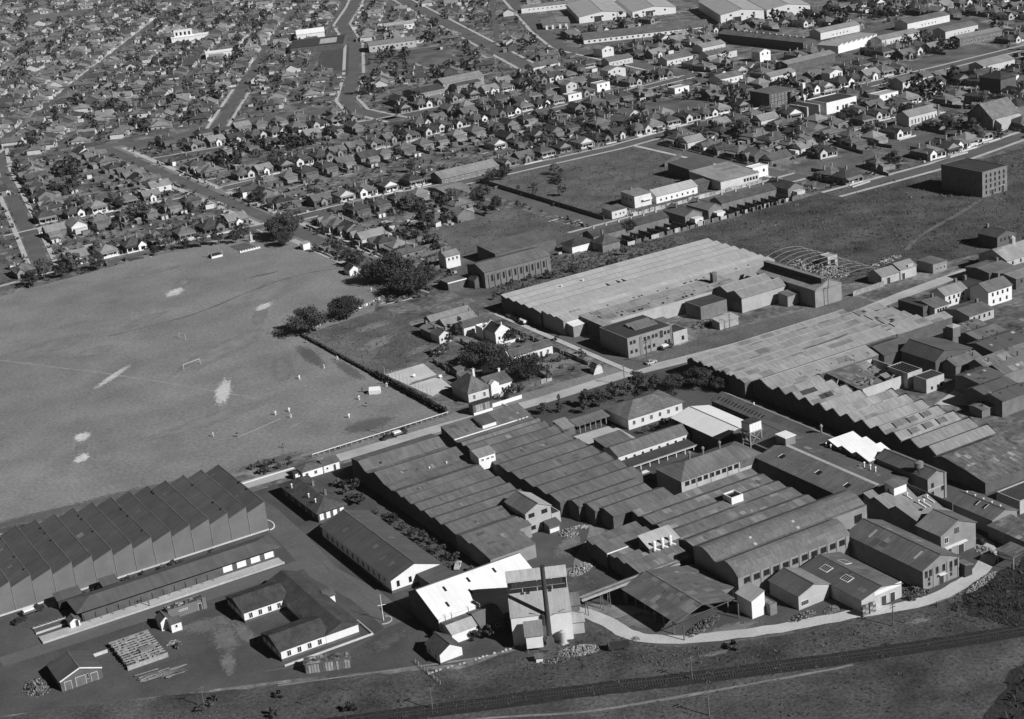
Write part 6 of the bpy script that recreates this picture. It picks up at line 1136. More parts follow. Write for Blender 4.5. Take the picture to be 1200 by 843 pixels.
heap(200, 345.8, 4.6, 2.4, 1.2, 110, 'pale heap of scrap beside the inner lane', ['rubble', 'timber_pale', 'bare_wicket'], .4, 'scrap'); heap(209.5, 366.8, 2.6, 3.2, 1.0, 70, 'scattered pale bales by the two-storey block', ['bare_wicket', 'rubble', 'timber'], 0, 'scrap')
heap(214, 367.4, 3.4, 1.0, .8, 34, 'row of white sacks on the inner lane edge', ['bare_wicket', 'rubble'], -.5, 'scrap'); heap(206, 299.8, 6.5, 2.0, 1.0, 120, 'dark machinery scrap under the open shed', ['steel_dark', 'timber', 'rubble'], .3, 'scrap')
heap(256, 279, 3.2, 3.2, 1.6, 110, 'dark drums and crates in the gap between store and hall', ['steel_dark', 'timber', 'rubble'], 0, 'scrap'); heap(271, 272.2, 7, 1.2, 1.1, 90, 'line of pale bales along the drive edge', ['rubble', 'bare_wicket', 'timber_pale'], .25, 'scrap'); heap(234.6, 285.6, 2.8, 1.6, 1.0, 80, 'smooth sand heap before the small gabled shed', ['packed_earth'], .2, 'sand', .4)
heap(227, 287.6, 4, 1.6, .9, 70, 'crates and beams beside the small gabled shed', ['timber', 'timber_pale', 'bitumen'], 0, 'scrap'); heap(99, 381.6, 1.8, 1.4, 1.0, 40, 'small pale junk pile behind the white huts', ['bare_wicket', 'timber', 'rubble'], 0, 'scrap'); heap(284, 284, 2, 3, .8, 60, 'planks and steps heap below the tall pale gable', ['timber_pale', 'rubble'], 0, 'scrap')
heap(392, 428, 6, 9, 1.6, 160, 'wrecked rafters and rubble beyond the broken roofs', ['timber', 'bitumen', 'render_pale'], 0, 'rubble', .9); heap(416, 505, 9, 16, 1.4, 260, 'rubble and slabs under the bare steel arches', ['rubble', 'render_pale', 'bitumen'], 0, 'rubble', .9); heap(440, 492, 9, 2.2, 1.0, 70, 'row of pale sheds wreckage on the vacant ground', ['render_pale', 'bitumen', 'rubble'], .15, 'rubble', 1.2)
heap(345, 483, 8, 4, .9, 110, 'yard scrap between brick store and works road', ['timber', 'rubble', 'bitumen'], 0, 'scrap', .8); heap(415, 640.5, 5, 6, 1.2, 70, 'white machine scrap behind the square pale store', ['bare_wicket', 'timber', 'rubble'], 0, 'scrap', .8); heap(64, 383, 3.4, 5, 1.4, 90, 'dark junk heap at the paddock corner beside the brick shed', ['timber', 'bitumen', 'rubble'], 0, 'scrap'); heap(190, 305.4, 1, 1, .4, 10, 'few pale stones by the drive gate', ['rubble'], 0)
t = thing('low_wagon', 'low black railway-like wagon at the drive edge', 'wagon', (184.4, 304.2, 0), -.42); part('body', MB().box(-2.6, 2.6, -1, 1, .5, 1.5), 'dark_paint', t); part('end_board', MB().box(-2.6, -2.4, -1, 1, 1.5, 2.1), 'timber', t)
for x in (-1.7, 1.7): part('axle', MB().box(x - .3, x + .3, -1.05, 1.05, 0, .6), 'steel_dark', t)

# gardens of the block beside the field
for i, (x, y, L_, rz, lab) in enumerate(((247, 474, 24, .02, 'dark hedge fence before the villa garden'), (247.5, 491, 34, 1.5, 'paling fence behind the concrete court'), (258, 508, 18, .05, 'leaning paling fence by the broad dark tree'), (256, 518, 26, .03, 'pale fence across the cottage yards'), (267, 524, 12, 1.5, 'side fence of the chapel yard'), (270, 476, 24, 1.52, 'garden fence of the long low cottage'), (288, 478, 60, 1.56, 'street fence along the chapel street'))):
    f = thing('garden_fence', lab, 'fence', (x, y, 0), rz)
    k = int(L_ / 2.4)
    for q in range(k): part('fence_panel', MB().box(q * 2.4, q * 2.4 + rnd(2.0, 2.38), -.06, .06, 0, rnd(1.2, 1.7)), RN.choice(('timber', 'timber_pale', 'timber')), f)
for (cx, cy, a, b_, m_) in ((262, 488, 7, 4, 'packed_earth'), (275, 488, 8, 6, 'worn_turf'), (268, 512, 6, 3, 'packed_earth'), (256, 522, 7, 3, 'packed_earth'), (252, 540, 8, 3, 'worn_turf'), (244, 560, 10, 5, 'worn_turf'), (252, 580, 9, 4, 'worn_turf'), (286, 540, 4, 8, 'packed_earth'), (240, 545, 6, 3, 'dark_turf')): blob('garden_patch', cx, cy, a, b_, rnd(0, 1), m_, .066)
# ------------------------------------------------------------------ trees and shrubs
def crown_mesh(name, rx, rz_, z0, n_clump, n_leaf, leaf, m, seed, flat_=.75, cone=False):
    r = random.Random(seed); mb = MB(); cl = []
    for i in range(n_clump):
        a = r.uniform(0, 2 * PI); u = r.random() ** .5; h = r.uniform(-.9, 1)
        if cone: h = r.uniform(-1, 1); k = (1 - h) * .5 + .12; cl.append((rx * k * u * math.cos(a), rx * k * u * math.sin(a), z0 + rz_ * h, rx * .3 * (k + .3)))
        else:
            k = math.sqrt(max(.06, 1 - h * h)); cl.append((rx * k * u * math.cos(a), rx * k * u * math.sin(a), z0 + rz_ * h * flat_ * (1 if h > 0 else .6), rx * r.uniform(.2, .38)))
    for (cx, cy, cz, cr_) in cl:
        for k in range(n_leaf):
            d = Vector((r.gauss(0, 1), r.gauss(0, 1), r.gauss(0, .8))); d = d.normalized() * cr_ * r.uniform(.55, 1.05); d.z *= .75
            p = Vector((cx, cy, cz)) + d; nrm = (d.normalized() + Vector((r.uniform(-.7, .7), r.uniform(-.7, .7), r.uniform(-.3, .9)))).normalized()
            t = nrm.cross(Vector((r.uniform(-1, 1), r.uniform(-1, 1), r.uniform(-1, 1)))).normalized(); s = nrm.cross(t); q = leaf * r.uniform(.6, 1.3)
            n = len(mb.v); mb.v += [tuple(p - t * q), tuple(p + s * q * .6), tuple(p + t * q), tuple(p - s * q * .6)]; mb.f.append((n, n + 1, n + 2, n + 3))
    me = bpy.data.meshes.new(name); me.from_pydata(mb.v, [], mb.f); me.materials.append(MATS[m]); return me
def trunk_mesh(h, r0, limbs, rx, seed):
    r = random.Random(seed); mb = MB().cyl(0, 0, 0, h * .55, r0, r0 * .7, 8)
    for i in range(limbs): a = 2 * PI * i / limbs + r.uniform(-.4, .4); mb.bar((0, 0, h * .5), (rx * .55 * math.cos(a), rx * .55 * math.sin(a), h * r.uniform(.75, .95)), r0 * .8)
    return mb.mesh('trunk', 'bark')
TP = {}
for i in range(3): TP['fig%d' % i] = (crown_mesh('crown', 8.2, 4.6, 6.0, 64, 62, .42, 'leaf', 20 + i), trunk_mesh(6.2, .55, 6, 8, i))
for i in range(4): TP['tree%d' % i] = (crown_mesh('crown', 3.6, 3.0, 4.4, 30, 40, .36, 'leaf' if i < 2 else 'leaf_pale', 40 + i, .9), trunk_mesh(4.6, .24, 4, 3.4, 9 + i))
for i in range(3): TP['small%d' % i] = (crown_mesh('crown', 2.3, 1.9, 2.6, 16, 26, .38, 'leaf' if i else 'leaf_pale', 60 + i, .9), trunk_mesh(2.8, .14, 3, 2, 19 + i))
for i in range(3): TP['bush%d' % i] = (crown_mesh('crown', 1.25, .95, .8, 9, 20, .3, 'leaf' if i < 2 else 'leaf_pale', 80 + i, .9), None)
TP['conifer'] = (crown_mesh('crown', 2.0, 3.6, 4.2, 34, 34, .3, 'leaf', 99, cone=True), trunk_mesh(5, .2, 0, 1, 5))
NT = [0]
def tree(kind, x, y, s, label, group=None, name='tree', cat='tree', z=0):
    NT[0] += 1; t = thing(name, label, cat, (x, y, z), rnd(0, 6.28), group); t.scale = (s * rnd(.92, 1.08), s * rnd(.92, 1.08), s * rnd(.9, 1.1))
    c, k = TP[kind]; link('crown', c, t)
    if k: link('trunk', k, t)
    return t
for x, y, s, k, lab in ((230.5, 592, 1.08, 'fig0', 'great spreading tree at the hedge corner of the field'), (249, 597, .82, 'fig1', 'rounder spreading tree next to the hedge corner tree'), (286, 628, 1.15, 'fig2', 'huge dark fig tree shading the end of the avenue'), (279, 636, .8, 'fig0', 'dark fig joined to the huge fig, over the kiosk side'), (283, 605, 1.05, 'fig1', 'huge dark fig tree overhanging the field corner lot'), (292, 612, .8, 'fig2', 'dark fig behind the overhanging fig'), (283, 738, 1.1, 'fig1', 'huge dark tree at the avenue crossing'), (277, 727, .6, 'fig0', 'lower dark tree against the crossing tree'), (261, 504, 1.0, 'fig2', 'broad dark garden tree between chapel and villa'), (265, 482, .9, 'fig0', 'paler broad garden tree beside the villa'), (259, 494, .5, 'fig1', 'dark tree squeezed between the two garden trees'), (303, 432, .62, 'fig0', 'tall dark tree screening the pale sheds end'), (296, 437, .5, 'fig1', 'dark round tree before the screening tree'), (306, 424, .42, 'fig2', 'smaller dark tree beside the brick parapets')): tree(k, x, y, s, lab)
tree('conifer', 272.2, 543.6, 1.0, 'upright palm-like tree between the cottages'); tree('conifer', 256.5, 446.5, .75, 'small round-headed conifer by the works road')
for i, (x, y, s) in enumerate(((265.6, 445.3, .75), (268.6, 441, .85), (275.5, 442.5, .9), (281, 443, .6), (286, 445, .85), (289.5, 440, .8), (262, 440, .5), (251.9, 449.4, .55), (279.5, 433.5, .7), (288, 428, .6))): tree('tree%d' % (i % 4), x, y, s, 'leafy tree in the belt between works road and hipped office', 'trees between works road and hipped office')
for i, (x, y, s) in enumerate(((266, 411, .55), (269.5, 410.5, .6), (273, 411, .7), (277, 411, .7), (281, 412, .7))): tree('small%d' % (i % 3), x, y, s, 'small tree in the row before the hipped office front', 'tree row before the hipped office')
for i, (x, y) in enumerate(((174.2, 444), (175.6, 441), (177, 437), (173.6, 436), (172.2, 430), (173.4, 426), (173.8, 415.8), (174.2, 409.6), (174.6, 405.5), (174.8, 400.4), (175.4, 394.8), (176, 389.5))): tree('small%d' % (i % 3), x, y, .62 + .1 * (i % 3), 'round clipped shrub in the garden row beside the ridged factory', 'shrub row beside the ridged factory', 'shrub', 'shrub')
for i in range(20): tree('bush%d' % (i % 3), rnd(170.8, 178.5), rnd(362, 392), rnd(.7, 1.2), 'low garden bush between the long hall and the ridged factory', 'garden bushes by the long hall', 'bush', 'bush')
for x, y, s in ((268.1, 756.8, .9), (280.1, 750, .8), (262, 752, .7), (255, 757, .7), (247, 760, .8), (240, 764, .7), (232.3, 768.5, 1.0), (225, 764, .5), (196.1, 762, .9), (188, 767, .9), (186.1, 771, .9), (180, 764, .8), (172, 766, 1.0), (165, 760, .9), (289, 700, .6), (288.6, 690, .7), (287.5, 680, .6), (286, 663, .8), (284, 668, .6), (283, 704, .4)): tree('tree%d' % RN.randrange(4), x, y, s * 1.3, 'street tree along the far edge of the playing field', 'street trees along the field edge')
for x, y in ((95.4, 345.5), (93, 344.6), (97.2, 346.6), (106, 331), (121, 321.5), (110, 338), (99.4, 378.4), (204.6, 286), (252, 276.6)): tree('bush%d' % RN.randrange(3), x, y, rnd(.8, 1.4), 'dark round bush in the paddock grass', 'bushes in the paddock', 'bush', 'bush')
for i in range(16): tree('bush%d' % (i % 3), rnd(88, 128), rnd(424.4, 426.8), rnd(.5, .9), 'small dark bush against the saw-tooth wall', 'bushes along the saw-tooth wall', 'bush', 'bush')
for i in range(14): tree('bush%d' % (i % 3), rnd(159, 172), rnd(474.6, 477.4) if i % 2 else rnd(470, 472), rnd(.6, 1.1), 'dark bush at the field edge by the roadside pole', 'bushes by the roadside pole', 'bush', 'bush')
tree('small1', 152.6, 337.6, .6, 'small shrub at the dark end of the white-roofed shed'); tree('small2', 163, 329.5, .8, 'round shrub in shade before the boiler house'); tree('bush1', 159.8, 331.6, 1.4, 'bush beside the white lean-to front')
for i in range(34):
    x, y = RN.choice(((rnd(247, 258), rnd(470, 475)), (rnd(268, 287), rnd(474, 497)), (rnd(248, 256), rnd(490, 515)), (rnd(262, 286), rnd(505, 522)), (rnd(254, 275), rnd(524, 540)), (rnd(284, 295), rnd(478, 520)))); tree(RN.choice(('bush0', 'bush1', 'bush2', 'small0', 'small1')), x, y, rnd(.6, 1.1), 'garden bush in the cottage block beside the field', 'garden bushes in the cottage block', 'bush', 'bush')
# hedge of the rough lot
h = thing('field_hedge', 'long dark clipped hedge between field and rough lot', 'hedge', (0, 0, 0)); hr_ = random.Random(5)
for (y0_, y1_, w_, hh) in ((473.5, 527, .75, 2.2), (527, 592, .4, 1.6)):
    mb = MB(); y = y0_
    while y < y1_:
        for k in range(26):
            px = 228 + (y - 473) * -.012 + hr_.gauss(0, w_ * .5); pz = hr_.uniform(.1, hh) * (1 if abs(px - 228) < w_ else .7); py = y + hr_.uniform(-.5, .5); t = Vector((hr_.gauss(0, 1), hr_.gauss(0, 1), hr_.gauss(0, 1))).normalized(); s = t.cross(Vector((hr_.gauss(0, 1), hr_.gauss(0, 1), hr_.gauss(0, 1)))).normalized(); q = .32; p = Vector((px, py, pz)); n = len(mb.v); mb.v += [tuple(p - t * q), tuple(p + s * q), tuple(p + t * q), tuple(p - s * q)]; mb.f.append((n, n + 1, n + 2, n + 3))
        y += .5
    me = bpy.data.meshes.new('hedge_run'); me.from_pydata(mb.v, [], mb.f); me.materials.append(MATS['leaf']); link('hedge_run', me, h)
# weeds and tussocks
def tussocks(name, poly, n, m, s0, s1, seed):
    r = random.Random(seed); mb = MB(); xs = [p[0] for p in poly]; ys = [p[1] for p in poly]
    def inside(x, y):
        c = False; j = len(poly) - 1
        for i in range(len(poly)):
            if (poly[i][1] > y) != (poly[j][1] > y) and x < (poly[j][0] - poly[i][0]) * (y - poly[i][1]) / (poly[j][1] - poly[i][1]) + poly[i][0]: c = not c
            j = i
        return c
    k = 0
    while k < n:
        x, y = r.uniform(min(xs), max(xs)), r.uniform(min(ys), max(ys)); k += 1
        if not inside(x, y): continue
        s = r.uniform(s0, s1) * (1.7 if r.random() < .08 else 1)
        for q in range(6):
            a = r.uniform(0, 2 * PI); b = len(mb.v); ox, oy = r.gauss(0, .35) * s, r.gauss(0, .35) * s; w = s * r.uniform(.12, .3); h = s * r.uniform(.4, 1.1); le = r.uniform(.1, .7) * s
            mb.v += [(x + ox - w * math.sin(a), y + oy + w * math.cos(a), 0), (x + ox + w * math.sin(a), y + oy - w * math.cos(a), 0), (x + ox + le * math.cos(a), y + oy + le * math.sin(a), h)]; mb.f.append((b, b + 1, b + 2))
    me = bpy.data.meshes.new(name); me.from_pydata(mb.v, [], mb.f); me.materials.append(MATS[m]); o = link(name, me); o['kind'] = 'stuff'; return o
tag(tussocks('rough_grass', [(120, 311), (150, 318), (186, 314), (192, 297), (220, 281), (256, 269), (290, 268), (300, 250), (262, 246), (223, 262), (187, 279), (150, 300)], 11700, 'scrub', .2, .5, 1), 'rough tussock grass between the drive and the railway', 'grass')
tag(tussocks('rough_grass', [(40, 372), (110, 338), (150, 320), (135, 306), (100, 322), (40, 360)], 4500, 'scrub', .2, .5, 2), 'rough tussock grass below the yard sheds', 'grass')
tag(tussocks('rough_grass', [(140, 298), (187, 277), (261, 244), (330, 210), (300, 160), (130, 230)], 9000, 'scrub', .2, .5, 3), 'rough tussock grass on the near side of the railway', 'grass')
tag(tussocks('scrub_growth', [(225, 222), (262, 246), (330, 222), (330, 180), (250, 180)], 4680, 'leaf', .4, 1.1, 12), 'dark scrub covering the near bank', 'scrub')
tag(tussocks('scrub_growth', [(262, 247), (254, 271), (284, 274), (330, 282), (330, 225)], 3960, 'leaf', .3, .9, 13), 'dark scrub beside the railway below the brick halls', 'scrub')
tag(tussocks('lot_weeds', [(404, 638), (498, 638), (498, 698), (494, 756), (406, 756)], 3456, 'lot_grass', .25, .7, 4), 'weeds and scrub on the fenced vacant lot', 'weeds')
tag(tussocks('lot_weeds', [(402, 486), (480, 472), (540, 480), (640, 482), (640, 582), (560, 580), (500, 594), (402, 592)], 8640, 'lot_grass', .3, .8, 6), 'weeds on the wide vacant ground before the warehouse block', 'weeds')
tag(tussocks('lot_weeds', [(300, 558), (400, 562), (402, 593), (360, 604), (310, 587)], 2808, 'leaf_pale', .3, 1.0, 7), 'weeds along the back of the pale factory', 'weeds')
tag(tussocks('lot_weeds', [(229.5, 528), (262, 531), (266, 595), (229, 591)], 1944, 'lot_grass', .2, .55, 8), 'weeds in the rough lot beside the field', 'weeds')
tag(tussocks('lot_weeds', [(303, 640), (340, 690), (372, 735), (386, 760), (386, 622), (364, 632), (330, 640)], 2376, 'lot_grass', .25, .7, 9), 'weeds on the open ground behind the avenue houses', 'weeds')
for i in range(12): x, y = rnd(404, 440), rnd(690, 740); tree('tree%d' % (2 + i % 2) if i % 3 == 0 else 'small%d' % (i % 3), x, y, rnd(.5, .9), 'scrubby bush on the fenced vacant lot', 'bushes on the vacant lot', 'bush', 'bush')
for x, y in ((404, 752), (408, 755), (412, 752), (416, 756), (396, 610)): tree('tree1', x, y, .9, 'dark dense tree at the vacant lot corner', 'trees at the vacant lot corner')
for i in range(16): tree('small%d' % (i % 3), rnd(300, 396), rnd(570, 586), rnd(.5, .9), 'bush in the weedy strip behind the pale factory', 'bushes behind the pale factory', 'bush', 'bush')
for i in range(12): tree('tree%d' % (i % 4), rnd(345, 384), rnd(690, 735), rnd(.6, 1.1), 'garden tree behind the pale flat-gabled shed', 'trees behind the street shed')

# ------------------------------------------------------------------ suburban houses
def gable_front(mb, x0, x1, y0, y1, he, hr):      # wall prism with ridge along y
    xm = (x0 + x1) / 2; n = len(mb.v); pr = [(x0, 0), (x0, he), (xm, hr), (x1, he), (x1, 0)]
    for y in (y0, y1): mb.v += [(p[0], y, p[1]) for p in pr]
    for i in range(5): j = (i + 1) % 5; mb.f.append((n + i, n + j, n + 5 + j, n + 5 + i))
    mb.f.append(tuple(n + i for i in range(5))); mb.f.append(tuple(n + 9 - i for i in range(5)))
def gable_roof(mb, x0, x1, y0, y1, he, hr, e=.35, t=.14):
    xm = (x0 + x1) / 2; sl_ = (hr - he) / (xm - x0)
    for s, xe in ((-1, x0 - e), (1, x1 + e)):
        ze = he - e * sl_; mb.hexa([(xe, y0, ze + .03), (xm, y0, hr + .03), (xm, y1, hr + .03), (xe, y1, ze + .03), (xe, y0, ze + t), (xm, y0, hr + t), (xm, y1, hr + t), (xe, y1, ze + t)])
def proto(kind, roofm, wallm, trimm, s=1):
    P_ = []; F = lambda mb: (setattr(mb, 'v', [(s * v[0], v[1], v[2]) for v in mb.v]), mb)[1]
    def add(nm, mb, m, par=None): P_.append((nm, F(mb).mesh(nm, m), par)); return len(P_) - 1
    if kind == 'bungalow':
        w, r = hip_parts(9.0, 10.0, 3.0, 5.7, .55); add('wall', w, wallm); ri = add('roof', r, roofm)
        g_ = MB(); gable_front(g_, .6, 4.4, -7.0, -4.9, 3.0, 4.7); gi = add('gable_front', g_, trimm); gr = MB(); gable_roof(gr, .6, 4.4, -7.35, -2.2, 3.0, 4.75); add('gable_roof', gr, roofm)
        add('window', MB().box(1.7, 3.3, -7.1, -7.0, .9, 2.3), 'glass'); add('verandah_roof', MB().hexa([(-4.7, -7.0, 2.45), (.5, -7.0, 2.45), (.5, -5.0, 2.95), (-4.7, -5.0, 2.95), (-4.7, -7.0, 2.57), (.5, -7.0, 2.57), (.5, -5.0, 3.07), (-4.7, -5.0, 3.07)]), roofm)
        add('verandah_wall', MB().box(-4.6, .4, -6.9, -6.75, 0, .85).box(-4.6, -4.3, -6.9, -6.6, .85, 2.4).box(-2.3, -2.0, -6.9, -6.6, .85, 2.4), trimm); add('door', MB().box(-.9, 0, -5.1, -5.0, 0, 2.1), 'dark_paint'); add('window', MB().box(-3.8, -2.2, -5.1, -5.0, .9, 2.2), 'glass')
        for x, y in ((-2.6, 1.2), (2.8, 2.0)): add('chimney', MB().box(x - .3, x + .3, y - .3, y + .3, 3.6, 6.2).box(x - .38, x + .38, y - .38, y + .38, 6.2, 6.4), 'brick_grey', ri)
        add('rear_wing', MB().box(-3.6, 3.0, 5.0, 7.6, 0, 2.3).hexa([(-3.8, 5.0, 2.75), (3.2, 5.0, 2.75), (3.2, 7.9, 2.2), (-3.8, 7.9, 2.2), (-3.8, 5.0, 2.87), (3.2, 5.0, 2.87), (3.2, 7.9, 2.32), (-3.8, 7.9, 2.32)]), 'iron_mid')
        for y in (-2, 2): add('window', MB().box(-4.6, -4.5, y - .6, y + .6, .9, 2.2), 'glass'); add('window', MB().box(4.5, 4.6, y - .6, y + .6, .9, 2.2), 'glass')
    elif kind == 'cottage':
        w, r = hip_parts(8.0, 8.6, 3.0, 5.6, .5); add('wall', w, wallm); ri = add('roof', r, roofm)
        add('verandah_roof', MB().hexa([(-4.2, -6.4, 2.3), (4.2, -6.4, 2.3), (4.2, -4.3, 2.9), (-4.2, -4.3, 2.9), (-4.2, -6.4, 2.4), (4.2, -6.4, 2.4), (4.2, -4.3, 3.0), (-4.2, -4.3, 3.0)]), 'iron_light'); add('verandah_post', MB().box(-4.1, -3.95, -6.3, -6.15, 0, 2.3).box(-1.4, -1.25, -6.3, -6.15, 0, 2.3).box(1.3, 1.45, -6.3, -6.15, 0, 2.3).box(3.95, 4.1, -6.3, -6.15, 0, 2.3).box(-4.1, 4.1, -6.3, -6.2, 0, .7), trimm)
        for x in (-2.4, 2.4): add('window', MB().box(x - .6, x + .6, -4.42, -4.3, .8, 2.2), 'glass')
        add('door', MB().box(-.5, .5, -4.42, -4.3, 0, 2.1), trimm); add('chimney', MB().box(1.7, 2.3, .7, 1.3, 3.6, 6.1).box(1.62, 2.38, .62, 1.38, 6.1, 6.3), 'brick_grey', ri)
        add('rear_wing', MB().box(-3.8, 2.4, 4.3, 7.6, 0, 2.2).hexa([(-4.0, 4.3, 2.7), (2.6, 4.3, 2.7), (2.6, 7.9, 2.1), (-4.0, 7.9, 2.1), (-4.0, 4.3, 2.82), (2.6, 4.3, 2.82), (2.6, 7.9, 2.22), (-4.0, 7.9, 2.22)]), 'iron_light')
        for y in (-1.6, 1.6): add('window', MB().box(-4.1, -4.0, y - .5, y + .5, .9, 2.1), 'glass')
    elif kind == 'gablefront':
        g_ = MB(); gable_front(g_, -3.6, 3.6, -5.6, 5.6, 3.1, 5.3); add('wall', g_, wallm); gr = MB(); gable_roof(gr, -3.6, 3.6, -6.0, 5.9, 3.1, 5.35); ri = add('roof', gr, roofm)
        f_ = MB(); gable_front(f_, -3.3, 3.3, -5.75, -5.6, 3.0, 5.0); add('gable_front', f_, trimm); add('porch_roof', MB().hexa([(-3.6, -7.2, 2.3), (3.6, -7.2, 2.3), (3.6, -5.7, 2.75), (-3.6, -5.7, 2.75), (-3.6, -7.2, 2.4), (3.6, -7.2, 2.4), (3.6, -5.7, 2.87), (-3.6, -5.7, 2.87)]), roofm)
        for x in (-1.9, 1.9): add('window', MB().box(x - .7, x + .7, -5.85, -5.75, .9, 2.2), 'glass')
        add('door', MB().box(-.45, .45, -5.85, -5.75, 0, 2.1), 'dark_paint'); [add('porch_post', MB().box(x - .1, x + .1, -7.1, -6.9, 0, 2.3), trimm) for x in (-3.4, 3.4)]; add('chimney', MB().box(-2.2, -1.5, 0, .7, 3.6, 6.3), 'brick_mid', ri); add('rear_wing', MB().box(-2.6, 2.8, 5.6, 8.4, 0, 2.3), wallm)
        for y in (-2, 2): add('window', MB().box(-3.7, -3.6, y - .5, y + .5, .9, 2.1), 'glass')
    elif kind == 'sidegable':
        m_ = MB().prism([(4.2, 0), (4.2, 3.1), (0, 5.4), (-4.2, 3.1), (-4.2, 0)], -4.8, 4.8); add('wall', m_, wallm); rr_ = slab(4.6, 2.9, 0, 5.4, -5.1, 5.1); r2 = slab(0, 5.4, -4.6, 2.9, -5.1, 5.1); n = len(rr_.v); rr_.v += r2.v; rr_.f += [tuple(i + n for i in f) for f in r2.f]; ri = add('roof', rr_, roofm)
        for x in (-3, 3.2): add('window', MB().box(x - .6, x + .6, -4.32, -4.2, .9, 2.2), 'glass')
        g_ = MB(); gable_front(g_, -1.6, 1.6, -5.9, -4.0, 2.6, 4.0); add('porch', g_, trimm); gr = MB(); gable_roof(gr, -1.6, 1.6, -6.2, -1.8, 2.6, 4.05, .3, .12); add('porch_roof', gr, roofm); add('door', MB().box(-.5, .5, -6.0, -5.9, 0, 2.0), 'dark_paint')
        for x in (-4.0, 4.0): add('chimney', MB().box(x - .28, x + .28, -.2, .4, 4.0, 6.2), 'brick_mid', ri)
        add('rear_wing', MB().box(-4.2, 1.5, 4.2, 7.4, 0, 2.3).hexa([(-4.4, 4.2, 2.8), (1.7, 4.2, 2.8), (1.7, 7.7, 2.2), (-4.4, 7.7, 2.2), (-4.4, 4.2, 2.92), (1.7, 4.2, 2.92), (1.7, 7.7, 2.32), (-4.4, 7.7, 2.32)]), 'iron_light')
    return P_
RT = {'tile_dark': 'dark-roofed', 'tile_mid': 'grey-roofed', 'iron_light': 'light-roofed', 'iron_mid': 'iron-roofed'}
KD = {'bungalow': 'bungalow with %s gable', 'cottage': 'cottage with %s verandah', 'gablefront': 'cottage with %s gable-front', 'sidegable': 'cottage with %s porch'}
TD = {'white_paint': 'white', 'cream_paint': 'pale', 'brick_mid': 'dark', 'brick_grey': 'grey'}
ORD = 'first second third fourth fifth sixth seventh eighth ninth tenth eleventh twelfth thirteenth fourteenth fifteenth sixteenth seventeenth eighteenth nineteenth twentieth twenty-first twenty-second twenty-third twenty-fourth twenty-fifth twenty-sixth twenty-seventh twenty-eighth twenty-ninth thirtieth'.split()
VAR = []
for kind, rf, wl_, tr, wt_, s in (('bungalow', 'tile_dark', 'brick_mid', 'white_paint', 3, 1), ('bungalow', 'tile_mid', 'brick_mid', 'white_paint', 2, -1), ('bungalow', 'tile_mid', 'brick_mid', 'cream_paint', 4, 1), ('bungalow', 'tile_dark', 'brick_mid', 'cream_paint', 4, -1), ('bungalow', 'tile_dark', 'brick_dark', 'brick_mid', 4, 1), ('bungalow', 'tile_mid', 'brick_mid', 'brick_grey', 4, -1), ('cottage', 'tile_dark', 'brick_mid', 'cream_paint', 4, 1), ('cottage', 'iron_light', 'cream_paint', 'white_paint', 4, -1), ('cottage', 'tile_mid', 'brick_grey', 'cream_paint', 4, 1), ('cottage', 'iron_mid', 'brick_mid', 'brick_grey', 3, -1), ('gablefront', 'tile_mid', 'brick_mid', 'white_paint', 2, 1), ('gablefront', 'iron_light', 'cream_paint', 'cream_paint', 3, 1), ('gablefront', 'tile_dark', 'brick_mid', 'brick_grey', 3, 1), ('sidegable', 'tile_dark', 'brick_mid', 'cream_paint', 3, 1), ('sidegable', 'iron_light', 'brick_mid', 'white_paint', 4, -1), ('sidegable', 'iron_mid', 'brick_dark', 'brick_grey', 3, 1)):
    VAR.append((kind, rf, wl_, tr, wt_, proto(kind, rf, wl_, tr, s)))
WTS = [v[4] for v in VAR]
def clear(x, y, r=5.5, roads=True):
    for (a, b, c, d) in OCC:
        if a - r < x < b + r and c - r < y < d + r: return False
    if roads:
        for pts, hw in ROADS:
            for i in range(len(pts) - 1):
                ax, ay = pts[i]; bx, by = pts[i + 1]; dx, dy = bx - ax, by - ay; l2 = dx * dx + dy * dy
                t = max(0, min(1, ((x - ax) * dx + (y - ay) * dy) / l2)); q = math.hypot(x - ax - t * dx, y - ay - t * dy)
                if q < hw + r - 1: return False
    return True
def in_poly(x, y, poly):
    c = False; j = len(poly) - 1
    for i in range(len(poly)):
        if (poly[i][1] > y) != (poly[j][1] > y) and x < (poly[j][0] - poly[i][0]) * (y - poly[i][1]) / (poly[j][1] - poly[i][1]) + poly[i][0]: c = not c
        j = i
    return c
OPEN = [FIELD, [(520, 2060), (640, 1960), (760, 2100), (600, 2260)], [(430, 1850), (500, 1800), (540, 1880), (460, 1930)], [(590, 1800), (650, 1770), (690, 1840), (620, 1880)], [(402, 634), (504, 634), (504, 760), (402, 760)], [(402, 478), (640, 470), (640, 588), (402, 600)], [(306, 605), (386, 618), (388, 700), (340, 690)], [(496, 1192), (516, 1150), (578, 1266), (550, 1310)], [(535, 1126), (590, 1104), (614, 1202), (560, 1226)], [(715, 745), (806, 760), (806, 815), (718, 800)], [(770, 846), (880, 828), (884, 900), (788, 922)], [(277, 1041), (450, 1012), (450, 1044), (370, 1066), (277, 1080)], [(560, 790), (602, 792), (602, 852), (562, 848)], [(514, 614), (568, 610), (566, 650), (514, 652)], [(570, 622), (624, 626), (618, 657), (573, 652)], [(-100, -100), (520, -100), (520, 590), (-100, 590)]]
def seen(x, y, m=1.0):
    """inside the wedge of ground the aircraft looks at, with a little margin"""
    a = math.atan2(x, y); return (.182 if y > 780 else .21) < a < .90 and math.hypot(x, y) < 2700
HS = []     # (x, y, rz, street, which)
GRID = {}
